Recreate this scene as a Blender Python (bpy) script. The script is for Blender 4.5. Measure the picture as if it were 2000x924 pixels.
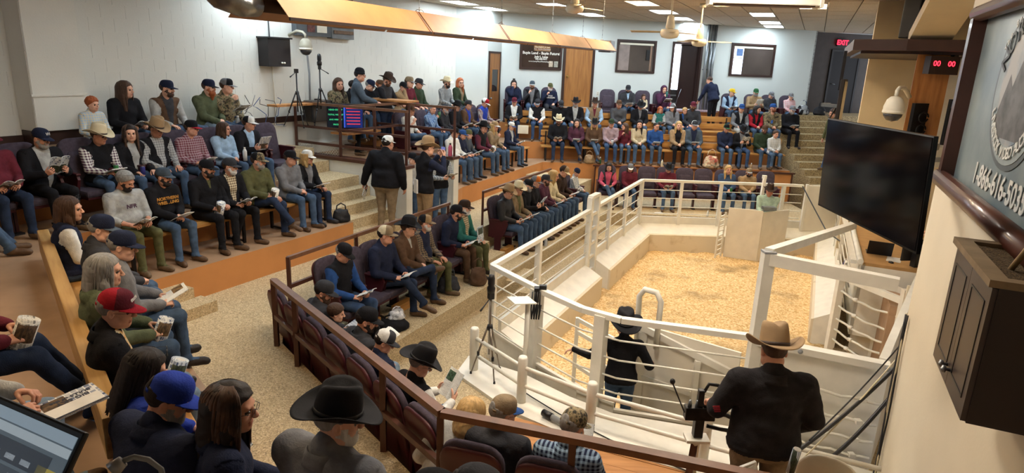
# Livestock auction sale barn: bowl of seating round a sale ring.  World: X right, Y forward, Z up, ring floor at z = 0.
import bpy, bmesh, math, random
import numpy as np
from mathutils import Vector, Matrix
random.seed(7); rng = np.random.default_rng(7)
for o in list(bpy.data.objects): bpy.data.objects.remove(o)
SC = bpy.context.scene; COL = SC.collection
rad, sin, cos, pi = math.radians, math.sin, math.cos, math.pi

# ------------------------------------------------------------------ camera, world, exposure
EYE = 4.45
cd = bpy.data.cameras.new('camera'); cam = bpy.data.objects.new('camera', cd); COL.objects.link(cam)
cd.sensor_width = 36.0; cd.lens = 36.0*1264.0/2000.0; cd.clip_start = 0.05; cd.clip_end = 200
_p, _r = rad(15.2), rad(2.37)
_f = Vector((0, cos(_p), -sin(_p))); _u0 = Vector((0, sin(_p), cos(_p))); _r0 = Vector((1, 0, 0))
_rt = _r0*cos(_r) + _u0*sin(_r); _up = -_r0*sin(_r) + _u0*cos(_r)
cam.matrix_world = Matrix(((_rt.x, _up.x, -_f.x, 0), (_rt.y, _up.y, -_f.y, 0), (_rt.z, _up.z, -_f.z, EYE), (0, 0, 0, 1)))
SC.camera = cam
wd = bpy.data.worlds.new('world'); SC.world = wd; wd.use_nodes = True
wd.node_tree.nodes['Background'].inputs[0].default_value = (0.80, 0.88, 1.0, 1)
wd.node_tree.nodes['Background'].inputs[1].default_value = 0.6
SC.view_settings.view_transform = 'Standard'; SC.view_settings.look = 'None'
SC.view_settings.gamma = 1.0; SC.view_settings.use_curve_mapping = False
SC.view_settings.exposure = 1.55
COOL_E, WARM_E, NEAR_E = 11.0, 14.5, 24.0         # strength of the ceiling fixtures' diffusers

# ------------------------------------------------------------------ levels and plan frames
LG, LM, LL, LW, LC, LB, LA, LS, LCEIL = 0.0, 0.35, 0.67, 1.15, 1.59, 2.10, 2.58, 3.06, 5.87
def V2(az): a = rad(az); return np.array([sin(a), cos(a)])
class Frame:                                        # s runs along azimuth az, n to the left of it
    def __init__(f, P, az, right=False): f.P = np.array(P, float); f.d = V2(az); f.n = np.array([-f.d[1], f.d[0]])*(-1 if right else 1); f.az = az
    def __call__(f, s, n, z=None):
        p = f.P + f.d*s + f.n*n
        return (p[0], p[1]) if z is None else (p[0], p[1], z)
    @property
    def rz(f): return rad(90 - f.az)               # z rotation that turns local +X along the frame
FL = Frame((-2.81, 11.05), 27)                      # left side (tier C edge, right end)
FF = Frame((-1.23, 14.59), 24.4)                    # far left side
FN = Frame((-4.70, 6.43), 140.7)                    # near left bench
FW = Frame((3.55, 5.42), 24)                        # right wall; corner at s = 0, wall runs to negative s

# ------------------------------------------------------------------ colours and materials
def lin(c): return tuple((x/12.92 if x <= .04045 else ((x+.055)/1.055)**2.4) for x in c)
def hx(h): h = h.lstrip('#'); return lin([int(h[i:i+2], 16)/255 for i in (0, 2, 4)])
CN = dict(black='1c1c20', charcoal='3a3b40', grey='75767a', light_grey='a9aaa8', navy='23293f', blue='2b4d86', royal_blue='2a3f9a', light_blue='9db8d2',
  teal='2f6a64', green='2f5d3c', olive='5a5a3c', dark_green='33402f', mint='a9bfae', brown='5a4434', dark_brown='3a2c25', tan='9c8262', khaki='8a7860', cream='cfc3a4',
  white='dcdcd8', maroon='642733', red='a5222f', pink='c2576f', mauve='a08b92', purple='4d2d45', orange='c9702e', yellow='d8b530', gold='c48b3a', denim='3d5273', jeans='4a5f7a', pale_jeans='8195a8',
  dark_jeans='2c3850', olive_green='59614a', silver='b4b6b8', auburn='7a4128', blond='bd9b66', dark_hair='241c1a', brown_hair='4a3427', grey_hair='8d8b88', red_hair='a4582f', white_hair='c9c7c3',
  skin='c9937a', skin2='b97f66', skin3='d8a68d', lips='b0705f', eye='3a302b', boots='5d4530', work_boots='6e5a44', dark_boots='2a2422', camo='5b5340', slate='4a5560', plum='513040')
def rgb(c): return hx(CN[c]) if c in CN else hx(c)
MATS = {}
def nodes(name):
    m = bpy.data.materials.new(name); m.use_nodes = True; nt = m.node_tree
    return m, nt, nt.nodes['Principled BSDF']
def mat(key, col=None, rough=.6, metal=0, var=.10, vs=6, bump=0, bs=60, spec=.4, emit=None, es=0, stretch=None, kind='noise', col2=None, coat=0, mixw=None):
    """general procedural material: colour varied by noise, optional relief"""
    if key in MATS: return MATS[key]
    m, nt, b = nodes(key); N, L = nt.nodes, nt.links
    c = rgb(col) if isinstance(col, str) else col
    c2 = (rgb(col2) if isinstance(col2, str) else col2) if col2 else tuple(x*(1-var*2) for x in c)
    tc = N.new('ShaderNodeTexCoord'); mp = N.new('ShaderNodeMapping'); L.new(tc.outputs['Object'], mp.inputs[0])
    if stretch: mp.inputs['Scale'].default_value = stretch
    nz = N.new('ShaderNodeTexNoise'); nz.inputs['Scale'].default_value = vs; nz.inputs['Detail'].default_value = 5; L.new(mp.outputs[0], nz.inputs[0])
    rp = N.new('ShaderNodeValToRGB'); rp.color_ramp.elements[0].color = (*c2, 1); rp.color_ramp.elements[1].color = (*c, 1)
    lo, hi = mixw or (.35, .62); rp.color_ramp.elements[0].position = lo; rp.color_ramp.elements[1].position = hi
    L.new(nz.outputs[0], rp.inputs[0]); L.new(rp.outputs[0], b.inputs['Base Color'])
    b.inputs['Roughness'].default_value = rough; b.inputs['Metallic'].default_value = metal; b.inputs['Specular IOR Level'].default_value = spec
    if coat: b.inputs['Coat Weight'].default_value = coat; b.inputs['Coat Roughness'].default_value = .08
    if bump:
        n2 = N.new('ShaderNodeTexNoise'); n2.inputs['Scale'].default_value = bs; n2.inputs['Detail'].default_value = 4; L.new(mp.outputs[0], n2.inputs[0])
        bp = N.new('ShaderNodeBump'); bp.inputs['Strength'].default_value = bump; bp.inputs['Distance'].default_value = .01
        L.new(n2.outputs[0], bp.inputs['Height']); L.new(bp.outputs[0], b.inputs['Normal'])
    if emit is not None:
        b.inputs['Emission Color'].default_value = (*(rgb(emit) if isinstance(emit, str) else emit), 1); b.inputs['Emission Strength'].default_value = es
    MATS[key] = m; return m
def cloth(c, k='cloth'): return mat(f'{k}_{c}', c, .92, var=.13, vs=14, bump=.35, bs=90, spec=.15)
def leather(c): return mat(f'leather_{c}', c, .55, var=.15, vs=12, bump=.3, bs=40, spec=.35)
def skinm(c): return mat(f'{c}_tone', c, .55, var=.06, vs=25, bump=.1, bs=120, spec=.35)
def hairm(c): return mat(f'hair_{c}', c, .6, var=.16, vs=16, bump=.2, bs=50, spec=.3, stretch=(3, 3, .45))
def denim(c): return mat(f'denim_{c}', c, .9, var=.18, vs=9, bump=.35, bs=160, spec=.15)
def plaid(c1, c2, sc=9.0):
    key = f'plaid_{c1}_{c2}'
    if key in MATS: return MATS[key]
    m, nt, b = nodes(key); N, L = nt.nodes, nt.links
    tc = N.new('ShaderNodeTexCoord'); mx = None
    outs = []
    for d in ('X', 'Z'):
        w = N.new('ShaderNodeTexWave'); w.bands_direction = d; w.inputs['Scale'].default_value = sc; w.inputs['Distortion'].default_value = .6; w.inputs['Detail'].default_value = 0
        L.new(tc.outputs['Object'], w.inputs[0]); r = N.new('ShaderNodeValToRGB'); r.color_ramp.elements[0].position = .45; r.color_ramp.elements[1].position = .55
        L.new(w.outputs['Fac'], r.inputs[0]); outs.append(r)
    ad = N.new('ShaderNodeMath'); ad.operation = 'ADD'; L.new(outs[0].outputs[0], ad.inputs[0]); L.new(outs[1].outputs[0], ad.inputs[1])
    ml = N.new('ShaderNodeMath'); ml.operation = 'MULTIPLY'; ml.inputs[1].default_value = .5; L.new(ad.outputs[0], ml.inputs[0])
    r = N.new('ShaderNodeValToRGB'); r.color_ramp.elements[0].color = (*rgb(c1), 1); r.color_ramp.elements[1].color = (*rgb(c2), 1); L.new(ml.outputs[0], r.inputs[0])
    L.new(r.outputs[0], b.inputs['Base Color']); b.inputs['Roughness'].default_value = .9; b.inputs['Specular IOR Level'].default_value = .15
    MATS[key] = m; return m
def camo(key='camo', cols=('2f2a20', '6a5d45', '8a7a5c', '47492f'), sc=9):
    if key in MATS: return MATS[key]
    m, nt, b = nodes(key); N, L = nt.nodes, nt.links
    tc = N.new('ShaderNodeTexCoord'); nz = N.new('ShaderNodeTexNoise'); nz.inputs['Scale'].default_value = sc*2; nz.inputs['Detail'].default_value = 3; L.new(tc.outputs['Object'], nz.inputs[0])
    r = N.new('ShaderNodeValToRGB'); r.color_ramp.interpolation = 'CONSTANT'; e = r.color_ramp.elements
    e[0].color = (*hx(cols[0]), 1); e[1].color = (*hx(cols[3]), 1); e[1].position = .58
    for p, c in ((.42, cols[1]), (.5, cols[2])): q = e.new(p); q.color = (*hx(c), 1)
    L.new(nz.outputs[0], r.inputs[0]); L.new(r.outputs[0], b.inputs['Base Color']); b.inputs['Roughness'].default_value = .9
    MATS[key] = m; return m
def flecked(key, cols, sc, bump=.5, rough=.85, mac=None):
    """exposed aggregate / wood shavings: voronoi flecks of several colours"""
    if key in MATS: return MATS[key]
    m, nt, b = nodes(key); N, L = nt.nodes, nt.links
    tc = N.new('ShaderNodeTexCoord'); v = N.new('ShaderNodeTexVoronoi'); v.inputs['Scale'].default_value = sc; L.new(tc.outputs['Object'], v.inputs[0])
    sp = N.new('ShaderNodeSeparateColor'); L.new(v.outputs['Color'], sp.inputs[0])
    r = N.new('ShaderNodeValToRGB'); e = r.color_ramp.elements; e[0].color = (*hx(cols[0]), 1); e[1].color = (*hx(cols[-1]), 1)
    for i, c in enumerate(cols[1:-1]): q = e.new((i+1)/(len(cols)-1)); q.color = (*hx(c), 1)
    L.new(sp.outputs[0], r.inputs[0]); src = r.outputs[0]
    if mac:                                         # larger stains / bare dirt patches
        nz = N.new('ShaderNodeTexNoise'); nz.inputs['Scale'].default_value = mac[1]; nz.inputs['Detail'].default_value = 6; L.new(tc.outputs['Object'], nz.inputs[0])
        rr = N.new('ShaderNodeValToRGB'); rr.color_ramp.elements[0].position = mac[2]; rr.color_ramp.elements[1].position = mac[3]; L.new(nz.outputs[0], rr.inputs[0])
        mx = N.new('ShaderNodeMix'); mx.data_type = 'RGBA'; L.new(rr.outputs[0], mx.inputs[0]); L.new(src, mx.inputs[6]); mx.inputs[7].default_value = (*hx(mac[0]), 1); src = mx.outputs[2]
    L.new(src, b.inputs['Base Color']); b.inputs['Roughness'].default_value = rough; b.inputs['Specular IOR Level'].default_value = .3
    bp = N.new('ShaderNodeBump'); bp.inputs['Strength'].default_value = bump; bp.inputs['Distance'].default_value = .006; L.new(v.outputs['Distance'], bp.inputs['Height']); L.new(bp.outputs[0], b.inputs['Normal'])
    MATS[key] = m; return m
def wood(key, c1, c2, sc=1.0, rough=.5, axis='X'):
    if key in MATS: return MATS[key]
    st = {'X': (1.2, 14, 14), 'Y': (14, 1.2, 14), 'Z': (14, 14, 1.2)}[axis]
    return mat(key, c1, rough, var=.1, vs=sc, stretch=st, col2=c2, bump=.12, bs=3, spec=.4)
def printed(key, bg='e6e6e2', ink='55585c', rows=34, pic=None, seed=0, band=None):
    """a printed page: lines of small print over white, with a picture block"""
    if key in MATS: return MATS[key]
    m, nt, b = nodes(key); N, L = nt.nodes, nt.links
    tc = N.new('ShaderNodeTexCoord'); mp = N.new('ShaderNodeMapping'); L.new(tc.outputs['Generated'], mp.inputs[0]); mp.inputs['Location'].default_value = (seed*.37, seed*.61, 0)
    br = N.new('ShaderNodeTexBrick'); br.inputs['Scale'].default_value = 1; br.inputs['Brick Width'].default_value = .13; br.inputs['Row Height'].default_value = 1/rows
    br.inputs['Mortar Size'].default_value = .012; br.inputs['Color1'].default_value = (*hx(ink), 1); br.inputs['Color2'].default_value = (*hx(bg), 1); br.inputs['Mortar'].default_value = (*hx(bg), 1)
    L.new(mp.outputs[0], br.inputs[0]); src = br.outputs[0]
    def box(u0, u1, v0, v1, col):
        nonlocal src
        sx = N.new('ShaderNodeSeparateXYZ'); L.new(tc.outputs['Generated'], sx.inputs[0]); prev = None
        for o, lo, hi in ((0, u0, u1), (1, v0, v1)):
            for op, val in (('GREATER_THAN', lo), ('LESS_THAN', hi)):
                q = N.new('ShaderNodeMath'); q.operation = op; q.inputs[1].default_value = val; L.new(sx.outputs[o], q.inputs[0])
                if prev is None: prev = q.outputs[0]
                else:
                    t = N.new('ShaderNodeMath'); t.operation = 'MULTIPLY'; L.new(prev, t.inputs[0]); L.new(q.outputs[0], t.inputs[1]); prev = t.outputs[0]
        mx = N.new('ShaderNodeMix'); mx.data_type = 'RGBA'; L.new(prev, mx.inputs[0]); L.new(src, mx.inputs[6])
        nz = N.new('ShaderNodeTexNoise'); nz.inputs['Scale'].default_value = 5+seed; L.new(mp.outputs[0], nz.inputs[0])
        r = N.new('ShaderNodeValToRGB'); r.color_ramp.elements[0].color = (*[x*.35 for x in hx(col)], 1); r.color_ramp.elements[1].color = (*hx(col), 1); r.color_ramp.elements[0].position = .42; r.color_ramp.elements[1].position = .6
        L.new(nz.outputs[0], r.inputs[0]); L.new(r.outputs[0], mx.inputs[7]); src = mx.outputs[2]
    for q in (pic or []): box(*q)
    L.new(src, b.inputs['Base Color']); b.inputs['Roughness'].default_value = .45; b.inputs['Specular IOR Level'].default_value = .35
    MATS[key] = m; return m

# ------------------------------------------------------------------ mesh helpers
def link(o): COL.objects.link(o); return o
def rawmesh(name, V, F, mats=(), mi=None, smooth=False, uv=None):
    """fast mesh from numpy vertices and a quad / tri face list"""
    me = bpy.data.meshes.new(name); V = np.asarray(V, float)
    if isinstance(F, np.ndarray):
        n, k = F.shape; me.vertices.add(len(V)); me.vertices.foreach_set('co', V.ravel().astype(np.float32))
        me.loops.add(n*k); me.loops.foreach_set('vertex_index', F.ravel().astype(np.int32))
        me.polygons.add(n); me.polygons.foreach_set('loop_start', (np.arange(n)*k).astype(np.int32))
        me.polygons.foreach_set('loop_total', np.full(n, k, np.int32)); me.update(calc_edges=True)
    else:
        me.from_pydata([tuple(v) for v in V], [], F); me.update()
    if smooth: me.polygons.foreach_set('use_smooth', np.ones(len(me.polygons), bool))
    for m in mats: me.materials.append(m)
    if mi is not None: me.polygons.foreach_set('material_index', np.asarray(mi, np.int32))
    return me
class MB:
    """collects boxes, bars, tubes, prisms and sheets into one mesh"""
    def __init__(s): s.V = []; s.F = []; s.M = []; s.S = []; s.UV = {}
    def add(s, V, F, mi=0, sm=False, M=None):
        b = len(s.V)
        for v in V: s.V.append(tuple(M @ Vector(v)) if M is not None else tuple(v))
        for f in F: s.F.append(tuple(i+b for i in f)); s.M.append(mi); s.S.append(sm)
        return s
    def box(s, x0, x1, y0, y1, z0, z1, mi=0, M=None, bev=0):
        if bev:
            bm = bmesh.new(); bmesh.ops.create_cube(bm, size=1, matrix=Matrix.Translation(((x0+x1)/2, (y0+y1)/2, (z0+z1)/2)) @ Matrix.Diagonal((x1-x0, y1-y0, z1-z0, 1)))
            bmesh.ops.bevel(bm, geom=bm.edges[:], offset=bev, segments=2, affect='EDGES', profile=.6)
            bm.verts.index_update(); V = [v.co[:] for v in bm.verts]; F = [[v.index for v in f.verts] for f in bm.faces]; bm.free()
            return s.add(V, F, mi, False, M)
        V = [(x, y, z) for z in (z0, z1) for y in (y0, y1) for x in (x0, x1)]
        return s.add(V, [(0, 2, 3, 1), (4, 5, 7, 6), (0, 1, 5, 4), (2, 6, 7, 3), (0, 4, 6, 2), (1, 3, 7, 5)], mi, False, M)
    def bar(s, a, b, w, h, mi=0, up=(0, 0, 1)):
        """rectangular bar from a to b; w across, h along up"""
        a, b = Vector(a), Vector(b); d = (b-a); L = d.length; d.normalize(); u = Vector(up); r = d.cross(u)
        if r.length < 1e-4: r = d.cross(Vector((0, 1, 0)))
        r.normalize(); u = r.cross(d)
        M = Matrix(((r.x, d.x, u.x, a.x), (r.y, d.y, u.y, a.y), (r.z, d.z, u.z, a.z), (0, 0, 0, 1)))
        return s.box(-w/2, w/2, 0, L, -h/2, h/2, mi, M)
    def tube(s, P, r, n=8, mi=0, cap=True, sm=True):
        P = [Vector(p) for p in P]; R = r if isinstance(r, (list, tuple)) else [r]*len(P)
        T = [(P[min(i+1, len(P)-1)]-P[max(i-1, 0)]).normalized() for i in range(len(P))]
        u = T[0].cross(Vector((0, 0, 1))); u = u if u.length > 1e-3 else T[0].cross(Vector((0, 1, 0))); u.normalize()
        V = []
        for p, t, q in zip(P, T, R):
            u = (u - t*u.dot(t)).normalized(); w = t.cross(u)
            V += [tuple(p + (u*cos(2*pi*k/n) + w*sin(2*pi*k/n))*q) for k in range(n)]
        F = [(i*n+k, i*n+(k+1) % n, (i+1)*n+(k+1) % n, (i+1)*n+k) for i in range(len(P)-1) for k in range(n)]
        s.add(V, F, mi, sm)
        if cap:
            b = len(s.V)-len(V)
            s.F.append(tuple(b+k for k in reversed(range(n)))); s.M.append(mi); s.S.append(False)
            e = b+(len(P)-1)*n; s.F.append(tuple(e+k for k in range(n))); s.M.append(mi); s.S.append(False)
        return s
    def lathe(s, prof, n=16, mi=0, M=None, sm=True, sx=1, sy=1):
        V = [(r*cos(2*pi*k/n)*sx, r*sin(2*pi*k/n)*sy, z) for r, z in prof for k in range(n)]
        F = [(i*n+k, i*n+(k+1) % n, (i+1)*n+(k+1) % n, (i+1)*n+k) for i in range(len(prof)-1) for k in range(n)]
        F += [tuple(reversed(range(n))), tuple((len(prof)-1)*n+k for k in range(n))]
        return s.add(V, F, mi, sm, M)
    def prism(s, poly, z0, z1, mi=0, M=None):
        """vertical prism; z0, z1 numbers"""
        n = len(poly); A = sum(poly[i][0]*poly[(i+1) % n][1]-poly[(i+1) % n][0]*poly[i][1] for i in range(n))
        if A < 0: poly = poly[::-1]
        V = [(p[0], p[1], z0) for p in poly]+[(p[0], p[1], z1) for p in poly]
        F = [tuple(reversed(range(n))), tuple(range(n, 2*n))]+[(i, (i+1) % n, n+(i+1) % n, n+i) for i in range(n)]
        return s.add(V, F, mi, False, M)
    def sheet(s, P, t, mi=0, M=None, sm=True):
        """grid P[i][j] of points given thickness t along +z of the normal"""
        A = np.array(P, float); ni, nj = A.shape[:2]
        du = np.gradient(A, axis=0); dv = np.gradient(A, axis=1); N = np.cross(du, dv); N /= np.linalg.norm(N, axis=2, keepdims=True)+1e-9
        B = A + N*t; V = np.concatenate([A.reshape(-1, 3), B.reshape(-1, 3)]); k = ni*nj; F = []
        for i in range(ni-1):
            for j in range(nj-1):
                a, b, c, d = i*nj+j, i*nj+j+1, (i+1)*nj+j+1, (i+1)*nj+j; F += [(a, b, c, d), (k+a, k+d, k+c, k+b)]
        for i in range(ni-1):
            a, b = i*nj, (i+1)*nj; F.append((a, b, k+b, k+a)); a, b = i*nj+nj-1, (i+1)*nj+nj-1; F.append((b, a, k+a, k+b))
        for j in range(nj-1):
            F.append((j+1, j, k+j, k+j+1)); a = (ni-1)*nj+j; F.append((a, a+1, k+a+1, k+a))
        return s.add(V, F, mi, sm, M)
    def mesh(s, name, mats):
        me = bpy.data.meshes.new(name); me.from_pydata(s.V, [], s.F)
        for m in (mats if isinstance(mats, (list, tuple)) else [mats]): me.materials.append(m)
        me.polygons.foreach_set('material_index', s.M); me.polygons.foreach_set('use_smooth', s.S); me.update(); return me
    def build(s, name, mats, parent=None, **kw):
        return obj(name, s.mesh(name, mats), parent, **kw)
def obj(name, me, parent=None, loc=None, rz=None, M=None, kind=None, label=None):
    o = bpy.data.objects.new(name, me); link(o)
    if parent is not None: o.parent = parent
    if M is not None: o.matrix_local = M
    if loc is not None: o.location = loc
    if rz is not None: o.rotation_euler = (0, 0, rz)
    if kind: o['kind'] = kind
    if label: o['label'] = label
    return o
def tag(o, label, cat, group=None):
    o['label'] = label; o['category'] = cat
    if group: o['group'] = group
    return o
def thing(name, label, cat, loc=(0, 0, 0), rz=0, group=None, M=None):
    o = bpy.data.objects.new(name, None); link(o); o.empty_display_size = .1
    if M is not None: o.matrix_world = M
    else: o.location = loc; o.rotation_euler = (0, 0, rz)
    return tag(o, label, cat, group)
def dup(root, loc=None, rz=None, label=None, group=None, M=None):
    r = root.copy(); COL.objects.link(r)
    if M is not None: r.matrix_world = M
    if loc is not None: r.location = loc; r.rotation_euler = (0, 0, rz or 0)
    if label: r['label'] = label
    if group: r['group'] = group
    for ch in root.children:
        c = ch.copy(); COL.objects.link(c); c.parent = r
        for g in ch.children:
            d = g.copy(); COL.objects.link(d); d.parent = c
    return r
def struct(name, me, parent=None, **kw): return obj(name, me, parent, kind='structure', **kw)
def text_mesh(name, body, size, m, ext=.002, align='CENTER', bold=.0):
    cu = bpy.data.curves.new(name, 'FONT'); cu.body = body; cu.size = size; cu.extrude = ext; cu.align_x = align; cu.align_y = 'CENTER'; cu.offset = bold; cu.resolution_u = 3
    t = bpy.data.objects.new(name, cu); link(t); pass
    me = bpy.data.meshes.new_from_object(t); bpy.data.objects.remove(t); me.materials.clear(); me.materials.append(m); return me
ORD = ['first', 'second', 'third', 'fourth', 'fifth', 'sixth', 'seventh', 'eighth', 'ninth', 'tenth', 'eleventh', 'twelfth', 'thirteenth', 'fourteenth', 'fifteenth', 'sixteenth', 'seventeenth', 'eighteenth']

# ================================================================== MATERIALS OF THE HALL
M_AGG = flecked('aggregate', ['8b7b62', 'ab9877', 'c0ab87', '998766', 'd0be9b', 'b6a27e'], 85, .45, .8)
M_AGGF = flecked('aggregate_far', ['7d6c54', '968464', 'a8956f', 'bba882'], 45, .4, .8)
M_RISER = mat('orange_riser', 'bd824c', .6, var=.06, vs=2, bump=.08, bs=20)
M_OFLOOR = mat('orange_floor', 'a5866a', .6, var=.09, vs=3, bump=.1, bs=30)
M_WHITE = mat('white_block_paint', 'd6d6cf', .6, var=.03, vs=1.5, bump=.12, bs=45)
M_WALLF = mat('white_wall_paint', 'c9cfcc', .65, var=.02, vs=1, bump=.04, bs=60)
M_BEIGE = mat('beige_wall_paint', 'd8c9a8', .6, var=.05, vs=2, bump=.08, bs=30)
M_FENCE = mat('white_fence_paint', 'dedbd0', .45, var=.05, vs=5, bump=.06, bs=25)
M_FENCED = mat('scuffed_white_paint', 'dcd6c8', .6, var=.04, vs=4, bump=.12, bs=18)
M_BROWN = mat('brown_rail_paint', '4e2f24', .4, var=.1, vs=8, bump=.05, bs=30)
M_RAILTOP = mat('worn_brown_rail', '6d4a34', .45, var=.15, vs=6, bump=.06, bs=30)
M_DARKF = mat('dark_brown_frame', '35211c', .45, var=.1, vs=5)
M_SHAV = flecked('wood_shavings', ['c2a070', 'dcbf8e', 'ead3a8', 'd2b07c', 'b8945f', 'e4ca9c'], 34, .9, .95, mac=('7a6748', .75, .54, .70))
M_DOORW = wood('oak_door', '9c6a38', '84562b', 1.2, .45, 'Z')
M_BENCH = wood('bench_pine', 'c2904f', '9c6c35', 1.0, .5, 'X')
M_PLANK = wood('deck_plank', 'b9834e', '9a6838', 1.0, .55, 'X')
M_CONC = mat('painted_concrete', 'd2c7b0', .7, var=.10, vs=3, bump=.25, bs=12, col2='b3a283', mixw=(.25, .42))
M_BLACK = mat('black_plastic', '17171a', .4, var=.05)
M_STEEL = mat('galvanised_steel', '8d9296', .35, .8, var=.12, vs=6)
M_GREYP = mat('grey_paint', '8c8f92', .5, var=.06)
M_TILE = mat('ceiling_tile', 'b9aa95', .95, var=.08, vs=30, bump=.3, bs=70)
M_TBAR = mat('ceiling_grid', '9a9184', .5, var=.03)
M_GLASSD = mat('dark_glass', '2a2726', .08, var=.1, vs=2, spec=.6)
M_IVORY = mat('ivory_plastic', 'd8d2c0', .45, var=.03)
# ================================================================== SETTING: floors and tiers
def poly(name, pts, z0, z1, m, parent=None):
    return struct(name, MB().prism([tuple(p[:2]) for p in pts], z0, z1).mesh(name, m), parent)
def tier(name, pts, z0, z1, top, side):
    """prism whose top face and sides have their own finish"""
    b = MB().prism([tuple(p[:2]) for p in pts], z0, z1); b.M = [0 if (f == tuple(range(len(pts), 2*len(pts)))) else 1 for f in b.F]
    return struct(name, b.mesh(name, [top, side]))
F25 = Frame((-2.25, 8.3), 25); FN2 = Frame((-.43, 4.23), 107); FFW = Frame((-.35, 21.2), 77, True); FA = Frame((0, 20.70), 80); FB = Frame((0, 20.15), 84); FCf = Frame((0, 19.5), 88)
R = [(-.25, 8.43), (3.17, 15.83), (6.84, 15.98), (8.15, 15.95), (3.73, 5.79), (2.64, 6.34), (1.25, 6.68), (.85, 6.95), (.35, 7.57)]
CN_, CE = (-4.61, 7.51), (-1.45, 3.65)
g = poly('floor', [(-11, -3), (14, -3), (14, 28), (-11, 28)], -.2, -.02, M_AGG)
b = MB()                                            # deep uneven bed of shavings, cut to the ring
def inside(x, y, pts, m=.05):
    for k in range(len(pts)):
        a, c = pts[k], pts[(k+1) % len(pts)]; L = math.hypot(c[0]-a[0], c[1]-a[1])
        if ((c[0]-a[0])*(y-a[1])-(c[1]-a[1])*(x-a[0]))/L > -m: return False
    return True
RI = [R[0], R[1], R[2], (7.9, 15.9), (5.35, 9.7), (3.75, 5.95), R[5], R[6], R[8]]
nx, ny = 74, 88; V = [(-.6+9.2*i/nx, 5.6+10.8*j/ny, .02+.025*math.sin(i*1.3+j*.4)*math.sin(j*1.1)+rng.uniform(-.012, .012)) for i in range(nx+1) for j in range(ny+1)]
F = [q for q in ((i*(ny+1)+j, (i+1)*(ny+1)+j, (i+1)*(ny+1)+j+1, i*(ny+1)+j+1) for i in range(nx) for j in range(ny)) if all(inside(V[v][0], V[v][1], RI) for v in q)]
b.add(V, F, 0, True); so = b.build('wood_shavings', M_SHAV); so['kind'] = 'stuff'; tag(so, 'yellow wood shavings bedding the floor of the sale ring', 'bedding')
tier('floor_ringside_aisle', [(-2.6, 6.9), (-.3, 7.1), R[0], R[1], R[2], R[3], (8.25, 16.9), (2.2, 16.9), (-2.6, 8.2)], -.02, LM, M_AGG, M_AGG)
tier('floor_ringside_tier', [F25(-.9, .4), FN(.95, 1.93), FN(4.35, 1.93), (-.45+4.0, 4.285-1.22), (3.7, 5.6), (2.62, 6.16), (1.2, 6.5), (.72, 6.83), (.18, 7.42), (-.32, 7.6), (-.9, 7.05), FN(1.5, 3.0), F25(-.9, -.72), F25(9.1, -.72), (2.5, 16.7), (8.25, 16.7), (8.25, 19.05), (2.3, 19.05), F25(9.6, .4)], -.02, LL, M_AGG, M_AGG)
tier('floor_walkway', [CN_, FL(0, 0), FL(1.5, 0), FL(1.5, -.02), FL(3.3, -.02), FF(-.3, 0), (.82, 19.1), (2.3, 19.05), F25(9.6, .4), F25(-.7, .4), FN(.9, 1.93), FN(4.37, 1.90), (3.55, 3.04), (3.3, 1.9), (-.65, 3.37), CE], -.02, LW, M_AGG, M_AGG)
tier('floor_passage', [FL(1.5, -.02), FL(1.5, 3), FL(3.35, 3), FL(3.35, -.02)], -.02, LW-.25, M_AGG, M_AGG)
tier('floor_left_lower_tier', [FL(0, 0), CN_, CE, (3.2, 2.0), (3.2, -2), (-10, -2), (-10, 9), FL(0, 3.2)], -.02, LC, M_OFLOOR, M_RISER)
tier('floor_left_middle_tier', [FL(0, 1.0), (-5.74, 7.5), FN(4.35, -.13), (2.5, 1.4), (2.5, -2), (-10, -2), (-10, 9), FL(0, 3.2)], 1.5, LB, M_OFLOOR, M_RISER)
tier('floor_left_foot_ledge', [FL(-8, 2.0), FL(0, 2.0), FL(0, 3.05), FL(-8, 3.05)], 2.0, LA, M_OFLOOR, M_RISER)
tier('floor_left_ledge', [FL(-8, 2.25), FL(0, 2.25), FL(0, 3.05), FL(-8, 3.05)], 2.5, LA+.44, M_OFLOOR, M_RISER)
tier('floor_far_lower_tier', [FL(3.35, 0.02), FF(.1, 0), (.82, 19.1), (8.25, 19.35), (8.25, 23.2), (-.4, 21.3), (-1.9, 19.5), FL(3.35, 3.0)], 0, LC, M_OFLOOR, M_RISER)
tier('floor_far_middle_tier', [FL(3.35, 1.0), FF(.1, .95), (.30, 19.72), (8.25, 20.4), (8.25, 23.2), (-.4, 21.3), (-1.9, 19.5), FL(3.35, 3.0)], 1.5, LB, M_OFLOOR, M_RISER)
tier('floor_far_upper_tier', [(-.75, 20.42), (8.9, 21.9), (8.9, 23.3), (-.3, 21.18)], 2.0, LA, M_OFLOOR, M_RISER)
tier('floor_far_left_foot_ledge', [FL(3.4, 2.0), FL(8.4, 2.0), FL(8.9, 3.0), FL(3.4, 3.0)], 2.0, LA, M_OFLOOR, M_RISER)
tier('floor_far_left_ledge', [FL(3.4, 2.25), FL(8.6, 2.25), FL(8.9, 3.0), FL(3.4, 3.0)], 2.5, LA+.44, M_OFLOOR, M_RISER)
tier('floor_far_sill_ledge', [FFW(.3, .26), FFW(9.3, .26), FFW(9.3, -.02), FFW(.3, -.02)], LA-.1, LS, M_IVORY, M_RISER)
tier('floor_exit_landing', [(9.15, 22.35), (13.2, 23.2), (13.2, 28), (9.0, 28)], 2.4, LS, M_AGGF, M_AGGF)
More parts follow.
